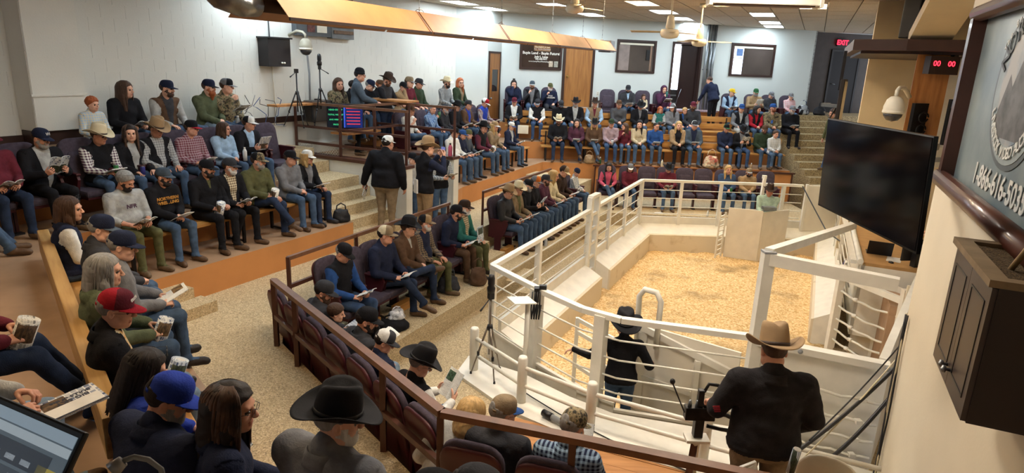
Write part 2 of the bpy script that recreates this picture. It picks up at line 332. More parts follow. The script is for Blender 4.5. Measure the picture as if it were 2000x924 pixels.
# orange panelled riser behind the far ringside chairs
pr_ = struct('trim_far_riser', MB().box(2.35, 8.2, 18.99, 19.04, LL+.02, LC-.02).mesh('trim_far_riser', M_RISER))
MB().box(2.3, 8.25, 18.95, 19.0, LC-.05, LC).build('top_strip', M_BROWN, pr_)
for i in range(8):
    MB().box(2.35+i*.83, 2.39+i*.83, 18.96, 19.0, LL+.02, LC-.05).build('batten', M_BROWN, pr_)
# stairs: every step is a piece
def steps(name, fr, items, m):
    root = struct(name, None)
    for (s0, s1, n0, n1, z0, z1) in items:
        MB().prism([fr(s0, n0), fr(s1, n0), fr(s1, n1), fr(s0, n1)], z0, z1).build('step', m, root)
    return root
steps('stairs_left', FL, [(.02, 1.48, .28*k, 3.0, LW-.02+.19*(k-.01), LW+.19*(k+1)) for k in range(0, 5)]+[(.02, 1.48, 1.9, 3.0, LB, LB+.22), (.02, 1.48, 2.3, 3.0, LB+.2, LB+.44)], M_AGG)
steps('stairs_corner', FL, [(-4.15, -3.40, -.28, .02, LW, LW+.29), (-4.05, -3.30, -.58, -.27, LW, LW+.15)], M_AGG)
steps('stairs_right', Frame((8.3, 22.4), 80), [(0, 2.6, -.32*(i+1), -.32*i, .0, LS-.182*i) for i in range(14)], M_AGGF)
steps('stairs_to_ringside', FN, [(.25, .92, 1.75, 2.2, LL, LW-.16), (.25, .92, 2.2, 2.5, LL, LW-.32), (-.1, .9, 1.55, 1.8, LL, LW-.005)], M_AGG)
steps('stairs_ringside_aisle', F25, [(3.55, 4.4, -1.0, -.72, LM, LL-.1), (3.4, 4.5, -1.3, -1.0, LM, LM+.11), (3.5, 4.4, .05, .4, LL, LW-.16), (3.5, 4.4, -.3, .05, LL, LW-.32)], M_AGG)
steps('stairs_far_corner', F25, [(7.9, 9.0, -1.05, -.72, LM, LL-.1), (7.7, 9.0, -1.35, -1.05, LM, LM+.11), (8.3, 9.4, .1, .45, LL, LW-.16), (9.2, 10.1, .5, 1.2, LW, LW+.15), (9.5, 10.2, .9, 1.6, LW, LW+.30)], M_AGG)
# ------------------------------------------------------------------ walls
def blockwall(name, fr, s0, s1, nface, z0, z1, side, thick=.2, holes=(), limit=300, m=M_WHITE, bw=.4, bh=.203):
    """painted concrete block wall: body plus proud blocks with recessed joints on one face"""
    n0, n1 = (nface, nface+thick) if side < 0 else (nface-thick, nface)
    w = struct(name, MB().prism([fr(s0, n0), fr(s1, n0), fr(s1, n1), fr(s0, n1)], z0, z1).mesh(name, m))
    rows = []; r = 0; z = z0
    while z < z1-.05:
        h = min(bh, z1-z); s = s0-(bw/2 if r % 2 else 0)
        while s < s1-.03:
            a, b_ = max(s, s0), min(s+bw, s1)
            if b_-a > .06: rows.append((a, b_, z, z+h))
            s += bw
        z += bh; r += 1
    cache = {}
    rows.sort(key=lambda q: (fr((q[0]+q[1])/2, nface)[0])**2+(fr((q[0]+q[1])/2, nface)[1])**2)
    rest = MB(); g_ = .0028; base = Matrix.Translation((*fr(0, nface), 0)) @ Matrix.Rotation(fr.rz, 4, 'Z')
    for i, (a, b_, za, zb) in enumerate(rows):
        pr = .004+rng.uniform(-.001, .001); k = (round(b_-a, 3), round(zb-za, 3)); y0, y1 = (-pr, .004) if side < 0 else (-.004, pr)
        if i < limit:
            if k not in cache:
                W_, H_ = k; o0, o1 = (-.006, .004) if side < 0 else (-.004, .006)
                cache[k] = MB().box(.0012, W_-.0012, o0, o1, g_, H_-g_).mesh('block', m)
            o = obj('block', cache[k], w, M=base @ Matrix.Translation((a, (pr-.006)*side, za)))
        else: rest.box(a+.0012, b_-.0012, y0, y1, za+g_, zb-g_, M=base)
    if rest.V: o = rest.build('distant_blocks', m, w); o['kind'] = 'stuff'
    return w
blockwall('wall_left', FL, -6.2, 9.0, 3.0, 2.4, LCEIL, -1)
struct('baseboard_left', MB().prism([FL(-7, 2.97), FL(8.9, 2.97), FL(8.9, 2.999), FL(-7, 2.999)], LA+.44, LA+.56).mesh('baseboard_left', M_DARKF))
struct('wall_left_end', MB().prism([FL(-16, 3.0), FL(-6.2, 3.0), FL(-6.2, 3.2), FL(-16, 3.2)], 0, LCEIL).mesh('wall_left_end', M_WHITE))
# boxed pier standing out from the left wall, seamed sheets with a moulding
pc = struct('wall_left_pier', MB().prism([FL(-3.53, 2.58), FL(-2.81, 2.58), FL(-2.81, 3.01), FL(-3.53, 3.01)], 3.22, LCEIL).mesh('wall_left_pier', M_WHITE))
zz = [3.225, 3.73, 3.95, 4.32, 4.70, 5.08, 5.45, 5.86]
for a, b_ in zip(zz[:-1], zz[1:]):
    MB().prism([FL(-3.525, 2.574), FL(-2.815, 2.574), FL(-2.815, 2.582), FL(-3.525, 2.582)], a+.004, b_-.004).build('panel', M_WHITE, pc)
    MB().prism([FL(-3.536, 2.59), FL(-3.528, 2.59), FL(-3.528, 3.0), FL(-3.536, 3.0)], a+.004, b_-.004).build('panel', M_WHITE, pc)
MB().prism([FL(-3.55, 2.555), FL(-2.795, 2.555), FL(-2.795, 2.60), FL(-3.55, 2.60)], 3.70, 3.735).build('moulding', M_WHITE, pc)
MB().prism([FL(-3.53, 2.63), FL(-2.6, 2.63), FL(-2.6, 2.99), FL(-3.53, 2.99)], LA+.44, 3.215).build('plinth', M_DARKF, pc)
ANG = Frame((-1.86, 19.52), 48); DW = Frame((-.96, 20.30), 25)
struct('wall_far_left_angle', MB().prism([ANG(0, 0), ANG(1.2, 0), ANG(1.25, .2), ANG(-.1, .2)], 1.5, LCEIL).mesh('wall_far_left_angle', M_WALLF))
struct('wall_far_left_door', MB().prism([DW(-.02, 0), DW(1.3, 0), DW(1.3, .2), DW(-.1, .2)], 1.5, LCEIL).mesh('wall_far_left_door', M_WALLF))
struct('wall_far', MB().prism([FFW(-.4, 0), FFW(5.6, 0), FFW(5.6, -.18), FFW(-.4, -.18)], 1.5, LCEIL).mesh('wall_far', M_WALLF))
struct('wall_far_right', MB().prism([FFW(6.62, 0), FFW(10.95, 0), FFW(10.95, -.18), FFW(6.62, -.18)], 1.5, LCEIL).mesh('wall_far_right', M_WALLF))
struct('wall_far_header', MB().prism([FFW(5.6, 0), FFW(6.62, 0), FFW(6.62, -.18), FFW(5.6, -.18)], 5.24, LCEIL).mesh('wall_far_header', M_WALLF))
struct('wall_far_under_door', MB().prism([FFW(5.6, 0), FFW(6.62, 0), FFW(6.62, -.18), FFW(5.6, -.18)], 1.5, LS).mesh('wall_far_under_door', M_WALLF))
M_CORR = mat('corridor_grey', '514a47', .7, var=.05)
EX = Frame((10.0, 24.15), 77, True)
struct('wall_corridor', MB().prism([EX(0.2, 0), EX(4, 0), EX(4, -.2), EX(.2, -.2)], 1.5, LCEIL).mesh('wall_corridor', M_CORR))
struct('wall_corridor_left', MB().prism([FFW(10.9, 0), FFW(10.96, 0), EX(.62, 0), EX(.5, 0)], 1.5, LCEIL).mesh('wall_corridor_left', M_DARKF))
struct('wall_right', MB().prism([FW(-9, 0), FW(0, 0), FW(0, -.28), FW(-9, -.28)], 0, LCEIL).mesh('wall_right', mat('right_wall_paint', 'd6cbb4', .6, var=.03, vs=1.5, bump=.08, bs=40)))
struct('wall_block_back', MB().prism([FW(.0, -2.4), FW(17.5, -2.4), FW(17.5, -2.6), FW(0, -2.6)], 0, LCEIL).mesh('wall_block_back', M_BEIGE))
struct('wall_block_cross', MB().prism([FW(8.8, .14), FW(8.8, -2.4), FW(9.0, -2.4), FW(9.0, .14)], 0, LCEIL).mesh('wall_block_cross', M_BEIGE))
struct('wall_block_far', MB().prism([FW(9.0, -.35), FW(15.0, -1.0), FW(15.0, -1.15), FW(9.0, -.5)], 2.0, LCEIL).mesh('wall_block_far', M_WALLF))
struct('wall_back', MB().box(-11, 5, -3.2, -3.0, 0, LCEIL).mesh('wall_back', M_WHITE))
# ------------------------------------------------------------------ ceiling: grid, tiles, lights
CE_ = Frame((0, 0), 24)                              # s along the tile grid, n to the left
cl = struct('ceiling', MB().prism([(-11, -3), (14, -3), (14, 28), (-11, 28)], LCEIL+.03, LCEIL+.1).mesh('ceiling', M_TBAR))
LIGHTS = [(19.1, 1.1, 0), (21.7, 1.1, 0), (24.0, 1.15, 0), (18.3, 3.7, 0), (20.6, 3.7, 0), (22.9, 3.7, 0), (16.2, 6.05, 0), (19.7, 6.05, 0), (15.6, 8.28, 0), (17.9, 8.28, 0), (16.2, -.05, 1), (16.0, 1.9, 1), (15.6, 3.85, 1)]
LIGHTS = [(round((s-.61)/.61)*.61, round(n/.61)*.61-.305+.305, w) for s, n, w in LIGHTS]
OUT = [(s, n, w) for s, n, w in ((12.2, .61, 1), (12.2, 3.66, 1), (9.15, 6.1, 0), (12.2, 7.32, 0), (7.93, 3.05, 2), (7.93, .61, 2), (4.88, 6.1, 0), (4.27, 3.05, 1), (9.15, 9.15, 0), (4.27, 1.22, 2), (1.22, 4.88, 1))]
LIGHTS = LIGHTS+OUT
used = set()
for s, n, w in LIGHTS:
    i, j = round(s/.61), round(n/.61); used |= {(i, j), (i+1, j)}
cand = []
for i in range(3, 44):
    for j in range(-9, 20):
        x, y = CE_(i*.61+.3, j*.61+.3)
        if (i, j) in used or y < 3 or y > 27 or x < -6.5 or x > 12.5: continue
        if np.dot(np.array([x, y])-FL.P, FL.n) > 3.0: continue
        cand.append((x*x+y*y, i, j))
vis = [c for c in cand if c[0] > 13.2**2]; vis.sort(); hid = [c for c in cand if c[0] <= 13.2**2]
tile = MB().box(.012, .598, .012, .598, -.005, .03).mesh('ceiling_tile', M_TILE)
B0 = Matrix.Rotation(CE_.rz, 4, 'Z'); rest = MB()
def tm(i, j): x, y = CE_(i*.61, j*.61); return Matrix.Translation((x, y, LCEIL)) @ B0
for q, (d, i, j) in enumerate(vis):
    if q < 290: obj('ceiling_tile', tile, cl, M=tm(i, j) @ Matrix.Translation((0, 0, rng.uniform(-.002, .002))))
    else: rest.box(.012, .598, .012, .598, -.005, .03, M=tm(i, j))
for d, i, j in hid: rest.box(.012, .598, .012, .598, -.005, .03, M=tm(i, j))
o = rest.build('distant_tiles', M_TILE, cl); o['kind'] = 'stuff'
def em(key, col, st): return mat(key, 'white', .5, emit=col, es=st)
M_LC = em('cool_diffuser', hx('e4f4ff'), COOL_E); M_LW = em('warm_diffuser', hx('ffdfb0'), WARM_E); M_LN = em('near_diffuser', hx('fff4e6'), NEAR_E)
frm = MB(); frm.box(0, 1.22, 0, .025, -.012, .02).box(0, 1.22, .585, .61, -.012, .02).box(0, .025, .025, .585, -.012, .02).box(1.195, 1.22, .025, .585, -.012, .02); frm = frm.mesh('frame', M_TBAR)
dif = MB().box(.03, 1.19, .03, .58, .0, .012); dm = [dif.mesh('diffuser', m) for m in (M_LC, M_LW, M_LN)]
lou = MB()
for k in range(1, 8): lou.box(.03+k*.145, .036+k*.145, .03, .58, -.012, .0)
for k in range(1, 4): lou.box(.03, 1.19, .03+k*.137, .036+k*.137, -.012, .0)
lou = lou.mesh('louvre', M_TBAR)
for q, (s, n, w) in enumerate(LIGHTS):
    i, j = round(s/.61), round(n/.61); rowt = {0: 'cool white panel', 1: 'warm white louvred panel', 2: 'warm white louvred panel'}[w]
    seen = q < 13
    lab = f"{rowt}, {ORD[sorted(LIGHTS[:13], key=lambda t: (-t[1], t[0])).index(LIGHTS[q])]} by column from the left in the ceiling" if seen else f'recessed ceiling panel out of the picture, {ORD[q-13]} of those above the near seating'
    t = thing('ceiling_light', lab, 'ceiling light', M=tm(i, j), group='recessed ceiling panels')
    obj('frame', frm, t); obj('diffuser', dm[w], t)
    if w: obj('louvre', lou, t)
# ------------------------------------------------------------------ doors, windows, sign board on the far walls
def wallbox(mb, fr, s0, s1, n0, n1, z0, z1, mi=0):
    return mb.prism([fr(s0, n0), fr(s1, n0), fr(s1, n1), fr(s0, n1)], z0, z1, mi)
def framed(name, fr, s0, s1, z0, z1, w, n0, n1, m=M_DARKF):
    o = struct(name, None); b = MB()
    wallbox(b, fr, s0, s0+w, n0, n1, z0, z1); wallbox(b, fr, s1-w, s1, n0, n1, z0, z1); wallbox(b, fr, s0+w, s1-w, n0, n1, z1-w, z1)
    if name.startswith('window'): wallbox(b, fr, s0+w, s1-w, n0, n1, z0, z0+w)
    b.build('frame', m, o); return o
# door 1: narrow oak door with glass light on the angled wall
d1 = framed('door_1', DW, .06, .86, 2.58, 4.70, .06, -.03, .03)
wallbox(MB(), DW, .12, .80, -.02, .012, 2.58, 4.64).build('leaf', M_DOORW, d1)
b = MB(); wallbox(b, DW, .22, .26, -.04, .01, 3.46, 4.20); wallbox(b, DW, .66, .70, -.04, .01, 3.46, 4.20); wallbox(b, DW, .26, .66, -.04, .01, 4.16, 4.2); wallbox(b, DW, .26, .66, -.04, .01, 3.46, 3.5); b.build('glass_stop', M_DOORW, d1)
wallbox(MB(), DW, .26, .66, -.028, .0, 3.5, 4.16).build('pane', M_GLASSD, d1)
MB().lathe([(.0, 0), (.02, 0), (.012, .03), (.03, .045), (.03, .065), (.0, .075)], 12, M=Matrix.Translation((*DW(.17, -.02), 3.3)) @ Matrix.Rotation(rad(90-25), 4, 'Z') @ Matrix.Rotation(rad(90), 4, 'X')).build('knob', M_STEEL, d1)
# door 2: plain oak door
d2 = framed('door_2', FFW, 1.80, 2.86, LS, 5.22, .08, -.04, .05)
wallbox(MB(), FFW, 1.88, 2.78, .0, .035, LS+.01, 5.14).build('leaf', M_DOORW, d2)
MB().lathe([(.0, 0), (.03, 0), (.012, .03), (.032, .05), (.032, .07), (.0, .08)], 12, M=Matrix.Translation((*FFW(1.96, .035), 4.03)) @ Matrix.Rotation(FFW.rz, 4, 'Z') @ Matrix.Rotation(rad(90), 4, 'X')).build('knob', mat('brass', 'b08d4a', .3, .9), d2)
# door 3: open doorway, dark leaf swung in, daylight through a strip of glass beyond
d3 = framed('door_3', FFW, 5.56, 6.66, LS, 5.27, .07, -.2, .04)
M_DARK = mat('dark_room', '1d1716', .7); M_SKYG = mat('daylight_glass', 'e8f0ff', .3, emit=hx('dfeaff'), es=5.0)
wallbox(MB(), FFW, 5.95, 6.58, -.16, -.11, LS+.02, 5.2).build('leaf', mat('dark_door_leaf', '2c1c1a', .35, var=.1), d3)
wallbox(MB(), FFW, 5.63, 5.95, -.17, -.15, 3.72, 5.14).build('daylight_pane', M_SKYG, d3)
wallbox(MB(), FFW, 5.63, 5.95, -.172, -.14, LS+.02, 3.72).build('lower_panel', M_DARK, d3)
for zq in (3.24, 3.5): wallbox(MB(), FFW, 5.66, 5.92, -.14, -.11, zq, zq+.05).build('push_bar', M_STEEL, d3)
MB().tube([(*FFW(5.9, -.1), 3.15), (*FFW(6.04, -.02), 3.75)], .009, 8).build('closer_bar', M_STEEL, d3)
wallbox(MB(), FFW, 5.5, 7.3, -.02, .35, LS-.04, LS+.015).build('threshold', mat('pink_threshold', 'b99fa6', .5), d3)
# windows 1 and 2: dark office windows
for nm, s0, s1, z0, z1 in (('window_1', 3.60, 4.98, 4.22, 5.26), ('window_2', 7.72, 9.39, 4.24, 5.33)):
    w = framed(nm, FFW, s0, s1, z0, z1, .065, -.02, .045)
    wallbox(MB(), FFW, s0+.06, s1-.06, .0, .012, z0+.06, z1-.06).build('pane', mat('office_glass', '4b423e' if nm[-1] == '1' else '6c6661', .1, var=.12, vs=1.2, spec=.6), w)
    wallbox(MB(), FFW, s0+.1, s1-.1, .012, .03, z1-.16, z1-.10).build('blind_rail', M_IVORY, w)
    if nm[-1] == '1':
        wallbox(MB(), FFW, s1-.2, s1-.14, .0125, .02, z0+.07, z1-.17).build('stile', mat('tan_stile', '8a6f5c', .6), w)
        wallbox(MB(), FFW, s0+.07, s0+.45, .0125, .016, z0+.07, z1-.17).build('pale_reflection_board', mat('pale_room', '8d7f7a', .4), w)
        wallbox(MB(), FFW, s1-.34, s1-.22, .0125, .05, z1-.62, z1-.3).build('dark_cabinet_inside', M_BLACK, w)
    else:
        wallbox(MB(), FFW, s0+.10, s0+.47, .0125, .02, z0+.07, z1-.13).build('daylight_pane', mat('daylight_glass_dim', 'e8f0ff', .3, emit=hx('dbe9ff'), es=1.6), w)
        wallbox(MB(), FFW, s0+.06, s0+.11, .0125, .03, z0+.07, z1-.13).build('stile', mat('brown_stile', '5d4642', .5), w)
        wallbox(MB(), FFW, s0+.20, s0+.44, .021, .03, z1-.42, z1-.18).build('truck_beyond', mat('blue_truck', '5d79a8', .4), w)
        wallbox(MB(), FFW, s0+.11, s0+.46, .021, .025, z1-.50, z1-.47).build('rail_beyond', M_GREYP, w)
# sign board between the doors
sb = thing('notice_board', 'dark framed sign board with white script beside the oak door', 'sign')
b = MB(); wallbox(b, FFW, .36, .43, .005, .05, 4.2, 5.28); wallbox(b, FFW, 1.68, 1.75, .005, .05, 4.2, 5.28); wallbox(b, FFW, .43, 1.68, .005, .05, 5.21, 5.28); wallbox(b, FFW, .43, 1.68, .005, .05, 4.2, 4.27); b.build('frame', M_DARKF, sb)
wallbox(MB(), FFW, .43, 1.68, .005, .02, 4.27, 5.21).build('board', mat('sign_brown', '3a2c26', .25, var=.15, vs=2), sb)
def wtext(fr, s, n, z, body, size, m, parent, name='lettering', bold=0, ext=.003, rx=90):
    o = obj(name, text_mesh(name, body, size, m, ext, bold=bold), parent, M=Matrix.Translation((*fr(s, n), z)) @ Matrix.Rotation(fr.rz, 4, 'Z') @ Matrix.Rotation(rad(rx), 4, 'X')); return o
M_INKW = mat('white_lettering', 'e6e2da', .6, var=.02)
wallbox(MB(), FFW, .82, 1.36, .02, .028, 4.78, 5.19).build('badge', mat('tan_badge', 'a9835e', .5, var=.2, vs=9), sb)
wallbox(MB(), FFW, .84, 1.34, .028, .031, 4.81, 4.86).build('badge_strip', mat('rust_strip', '6b3b26', .5), sb)
wtext(FFW, 1.09, .030, 4.96, 'Land', .26, mat('cream_letter', 'd9c9a8', .6), sb); wtext(FFW, 1.09, .033, 4.835, 'Farm · Ranches & Real Estate', .045, M_INKW, sb)
wtext(FFW, 1.07, .023, 4.71, 'Buyin Land - Buyin Future!', .115, M_INKW, sb, bold=.003); wtext(FFW, 1.07, .023, 4.60, 'Judy L. Lamp', .085, M_INKW, sb, bold=.003)
wtext(FFW, 1.07, .023, 4.53, '406-208-9471', .07, M_INKW, sb, bold=.002); wtext(FFW, 1.05, .023, 4.455, 'www.LampPlaceMarketing.com', .062, M_INKW, sb)
for q, (a, c) in enumerate(((1.33, 'c9b7a2'), (1.50, 'a9a79a'))): wallbox(MB(), FFW, a, a+.13, .02, .026, 4.30, 4.48).build('pinned_card', mat(f'card{q}', c, .6, var=.2, vs=14), sb)
# exit door, exit sign, conduits, thermostat
d4 = framed('door_4', EX, 1.28, 2.50, LS, 5.30, .07, .0, .06, mat('dark_grey_frame', '2b2726', .5))
wallbox(MB(), EX, 1.35, 2.43, .0, .04, LS, 5.23).build('leaf', mat('exit_door_brown', '171110', .6, var=.06), d4)
b = MB(); b.tube([(*EX(1.45, .04), 4.10), (*EX(1.45, .10), 4.10), (*EX(1.57, .10), 4.08)], .014, 8); b.build('lever_handle', M_STEEL, d4)
ex = thing('exit_sign', 'red lit EXIT sign above the dark brown door', 'exit sign')
wallbox(MB(), EX, 1.42, 1.82, .02, .09, 5.42, 5.66).build('case', mat('exit_case', '3a1216', .4), ex); wtext(EX, 1.62, .095, 5.54, 'EXIT', .23, mat('exit_red', 'ff3048', .4, emit=hx('ff2040'), es=.9), ex, bold=.008)
for q, s in enumerate((6.78, 6.93, 7.04)):
    b = MB(); b.tube([(*FFW(s, .075), LS), (*FFW(s, .075), LCEIL)], (.05, .045, .05)[q], 10)
    for z in (3.5, 4.4, 5.3): wallbox(b, FFW, s-.06, s+.06, .0, .04, z, z+.03)
    tag(b.build('conduit', M_STEEL), f'{ORD[q]} from the left of the grey steel conduits beside the open doorway', 'conduit', 'steel conduits on the far wall')
for q, (s, z) in enumerate(((3.02, 3.45),)):
    t = thing('wall_outlet', 'small white outlet plate low beside the oak door', 'outlet'); wallbox(MB(), FFW, s, s+.08, .0, .012, z, z+.12).build('plate', M_IVORY, t)
    wallbox(MB(), FFW, s+.025, s+.055, .012, .016, z+.02, z+.05).build('socket', M_GREYP, t); wallbox(MB(), FFW, s+.025, s+.055, .012, .016, z+.07, z+.10).build('socket', M_GREYP, t)
# ------------------------------------------------------------------ entry passage (white block walls, caps, brown railings)
blockwall('wall_passage_near', FL, 1.5, 1.7, -.04, LW-.02, 2.34, -1, .02)
MN = Frame(FL(1.5, 0), 27-90)                        # runs along +n of FL
blockwall('wall_passage_left', MN, -.02, 2.95, 0.0, LW-.02, 2.34, 1, .2)
blockwall('wall_passage_inner', MN, -.02, 2.95, -1.68, LW-.02, 2.34, 1, .2)
blockwall('wall_passage_pillar', FL, 3.18, 3.38, -.05, LW-.02, 2.34, -1, .02)
struct('wall_passage_end', MB().prism([FL(1.5, 2.95), FL(3.4, 2.95), FL(3.4, 3.0), FL(1.5, 3.0)], LW, 2.5).mesh('wall_passage_end', M_WHITE))
for nm, s0, s1 in (('trim_passage_left', 1.47, 1.75), ('trim_passage_right', 3.13, 3.42)):
    struct(nm, MB().prism([FL(s0, -.06), FL(s1, -.06), FL(s1, 2.98), FL(s0, 2.98)], 2.34, 2.40).mesh(nm, M_BROWN))
struct('floor_passage_platform', MB().prism([FL(1.72, 1.45), FL(3.16, 1.45), FL(3.16, 1.3), FL(5.2, 1.3), FL(5.2, 2.25), FL(3.4, 2.25), FL(3.4, 2.94), FL(1.72, 2.94)], LB+.08, LB+.2).mesh('floor_passage_platform', M_OFLOOR))
def railing(label, P, z0, z1, rails, posts, w=.05, mesh=None, name='handrail', topw=.06):
    """brown steel railing along P[(x,y)]; rails: heights; posts: arc fractions (i, t)"""
    t = thing(name, label, 'railing', (P[0][0], P[0][1], 0)); off = Vector((P[0][0], P[0][1], 0)); bz = (lambda x, y: z0) if not callable(z0) else z0
    for (i, f) in posts:
        a, b = P[i], P[i+1]; x, y = a[0]+(b[0]-a[0])*f, a[1]+(b[1]-a[1])*f
        MB().bar((x-off.x, y-off.y, bz(x, y)), (x-off.x, y-off.y, z1), w, w, up=(1, 0, 0)).build('post', M_BROWN, t)
    for k, z in enumerate(rails):
        b = MB()
        for i in range(len(P)-1): b.bar((P[i][0]-off.x, P[i][1]-off.y, z), (P[i+1][0]-off.x, P[i+1][1]-off.y, z), topw if k == 0 else .045, .05)
        b.build('top_rail' if k == 0 else 'mid_rail', M_RAILTOP if k == 0 else M_BROWN, t)
    return t
rl = railing('brown steel railing on the left wall of the entry passage', [FL(1.6, 2.9), FL(1.6, .0)], 2.40, 3.45, [3.43, 2.95, 2.62], [(0, 0), (0, .42), (0, .99)])
b = MB()
for k in range(34):
    u0 = 1.75+k*.034
    for q in range(5): b.bar((*(np.array(FL(1.6, u0))-np.array(FL(1.6, 2.9))), 2.43+q*.036), (*(np.array(FL(1.6, u0+.034))-np.array(FL(1.6, 2.9))), 2.43+q*.036+.036*(1 if (k+q) % 2 else -1)*.5), .005, .005)
o = b.build('wire_mesh', M_IVORY, rl); o['kind'] = 'stuff'
railing('brown steel railing on the right wall of the entry passage', [FL(3.28, 2.2), FL(3.28, -.02)], 2.40, 3.45, [3.43, 2.95], [(0, 0), (0, .45), (0, .99)])
railing('brown steel railing across the head of the entry passage', [FL(1.6, 1.48), FL(3.28, 1.48)], 2.40, 3.45, [3.43, 2.95], [(0, .5)])
b = MB(); wallbox(b, FL, 1.66, 2.75, 1.56, 2.0, 2.84, 2.88); tag(b.build('monitor_shelf', M_PLANK), 'long wooden shelf carrying the monitor over the entry passage', 'shelf')
b = MB(); wallbox(b, FL, 3.2, 3.65, 1.2, 2.3, 3.46, 3.50); tag(b.build('counter_top', M_PLANK), 'wooden counter top beside the standing person in brown hat', 'counter')
b = MB(); wallbox(b, FL, .6, 1.9, 2.35, 2.62, 3.40, 3.44); tag(b.build('rail_board', M_PLANK), 'long wooden board laid level left of the monitor', 'board')
# railings behind the ringside chairs
railing('long brown railing behind the left ringside chairs', [F25(-.64, .36), F25(3.35, .36)], LW, 1.92, [1.90, 1.52], [(0, 0), (0, .34), (0, .68), (0, .99)], w=.045, topw=.05)
railing('brown railing behind the upper left ringside chairs', [F25(4.65, .36), F25(8.2, .36)], LW, 1.92, [1.90, 1.52], [(0, 0.0), (0, .5), (0, .99)], w=.045, topw=.05)
railing('long brown railing running behind the near ringside chairs', [FN(.93, 1.86), FN(4.40, 1.88), FN2(1.0, 0), FN2(2.6, 0)], LW, 1.97, [1.95, 1.52], [(0, 0), (0, .18), (0, .74), (0, .995), (1, .95), (2, .9)], w=.05, topw=.075)

# ================================================================== SALE RING: curb, posts, rods, gates
def seg(a, b): return np.array(b)-np.array(a), float(np.hypot(*(np.array(b)-np.array(a))))
def lerp(a, b, t): return (a[0]+(b[0]-a[0])*t, a[1]+(b[1]-a[1])*t)
def curb(name, a, b, inn, m=M_CONC):
    """concrete curb inside a fence line: upright board, sloping ledge, inner face.  inn: unit vector into the ring"""
    d, L = seg(a, b); x = d/L; i = np.array(inn); root = struct(name, None)
    def pr(sec, nm, mm):
        V = [(a[0]+i[0]*u, a[1]+i[1]*u, z) for u, z in sec]+[(b[0]+i[0]*u, b[1]+i[1]*u, z) for u, z in sec]; n = len(sec)
        MB().add(V, [tuple(range(n)), tuple(reversed(range(n, 2*n)))]+[(k, n+k, n+(k+1) % n, (k+1) % n) for k in range(n)]).build(nm, mm, root)
    pr([(-.05, 0), (-.05, .82), (.0, .82), (.0, 0)], 'upright_board', M_FENCE); pr([(.0, .0), (.0, .64), (.33, .46), (.33, 0)], 'ledge', M_FENCE); pr([(.33, 0), (.33, .455), (.37, .44), (.37, 0)], 'inner_face', m)
    return root
dl, _ = seg(R[0], R[1]); dl = dl/np.hypot(*dl)
curb('wall_ring_left', (R[0][0]+dl[0]*.35, R[0][1]+dl[1]*.35), lerp(R[0], R[1], .50), (dl[1], -dl[0])); curb('wall_ring_left_far', lerp(R[0], R[1], .565), R[1], (dl[1], -dl[0]))
curb('wall_ring_far', R[1], R[2], (0, -1)); curb('wall_ring_far_right', R[2], R[3], (0, -1))
RT = 1.73                                            # top rail height
def fence(label, pts, z0, top, rods, posts, pw=.07, name='ring_fence'):
    """white fence: square posts, flat top rail, thin steel rods"""
    o = np.array(pts[0]); t = thing(name, label, 'fence', (*o, 0))
    loc = lambda p, z: (p[0]-o[0], p[1]-o[1], z)
    for (i, f, zt, w) in posts:
        p = lerp(pts[i], pts[i+1], f); d, L = seg(pts[i], pts[i+1]); MB().bar(loc(p, z0 if not callable(z0) else z0(p)), loc(p, zt), w, w, up=(d[0], d[1], 0)).build('post', M_FENCE, t)
    for i in range(len(pts)-1): MB().bar(loc(pts[i], top), loc(pts[i+1], top), .085, .06).build('top_rail', M_FENCE, t)
    for z in rods:
        for i in range(len(pts)-1): MB().tube([loc(pts[i], z), loc(pts[i+1], z)], .011, 6).build('rod', M_FENCE, t)
    return t
RODS = [1.50, 1.29, 1.08, .90]
fence('white fence of posts and rods along the near left side of the ring', [R[0], lerp(R[0], R[1], .50)], .35, RT, RODS, [(0, 0.01, RT, .08), (0, .40, RT, .09)])
fence('white fence of posts and rods along the far left side of the ring', [lerp(R[0], R[1], .565), R[1]], .62, RT, RODS, [(0, .24, RT, .08), (0, .60, RT, .07), (0, .99, RT, .09)])
fence('white fence of posts and rods across the far end of the ring', [R[1], R[2], (7.2, 15.95)], .62, RT, RODS, [(0, .27, RT, .07), (0, .54, RT, .075), (0, .97, RT, .08)])
ga, gb = lerp(R[0], R[1], .505), lerp(R[0], R[1], .56); d, L = seg(ga, gb)
t = thing('ladder_gate', 'tall white ladder gate standing in the left ring fence', 'gate', (*ga, 0)); rel = lambda p, z: (p[0]-ga[0], p[1]-ga[1], z)
for nm, p in (('post', ga), ('post', gb)): MB().bar(rel(p, .1), rel(p, 1.98), .10, .10, up=(d[0], d[1], 0)).build(nm, M_FENCE, t)
MB().bar(rel(ga, 1.98), rel(gb, 1.98), .11, .06).build('head_rail', M_FENCE, t)
for z in (1.62, 1.32, 1.02, .74, .45, .18): MB().bar(rel(ga, z), rel(gb, z), .05, .06).build('rung', M_FENCE, t)
m1, m2 = lerp(ga, gb, .45), lerp(ga, gb, .45); MB().bar(rel(m1, 1.02), rel(m2, 1.35), .04, .04).build('latch_bar', M_FENCE, t)
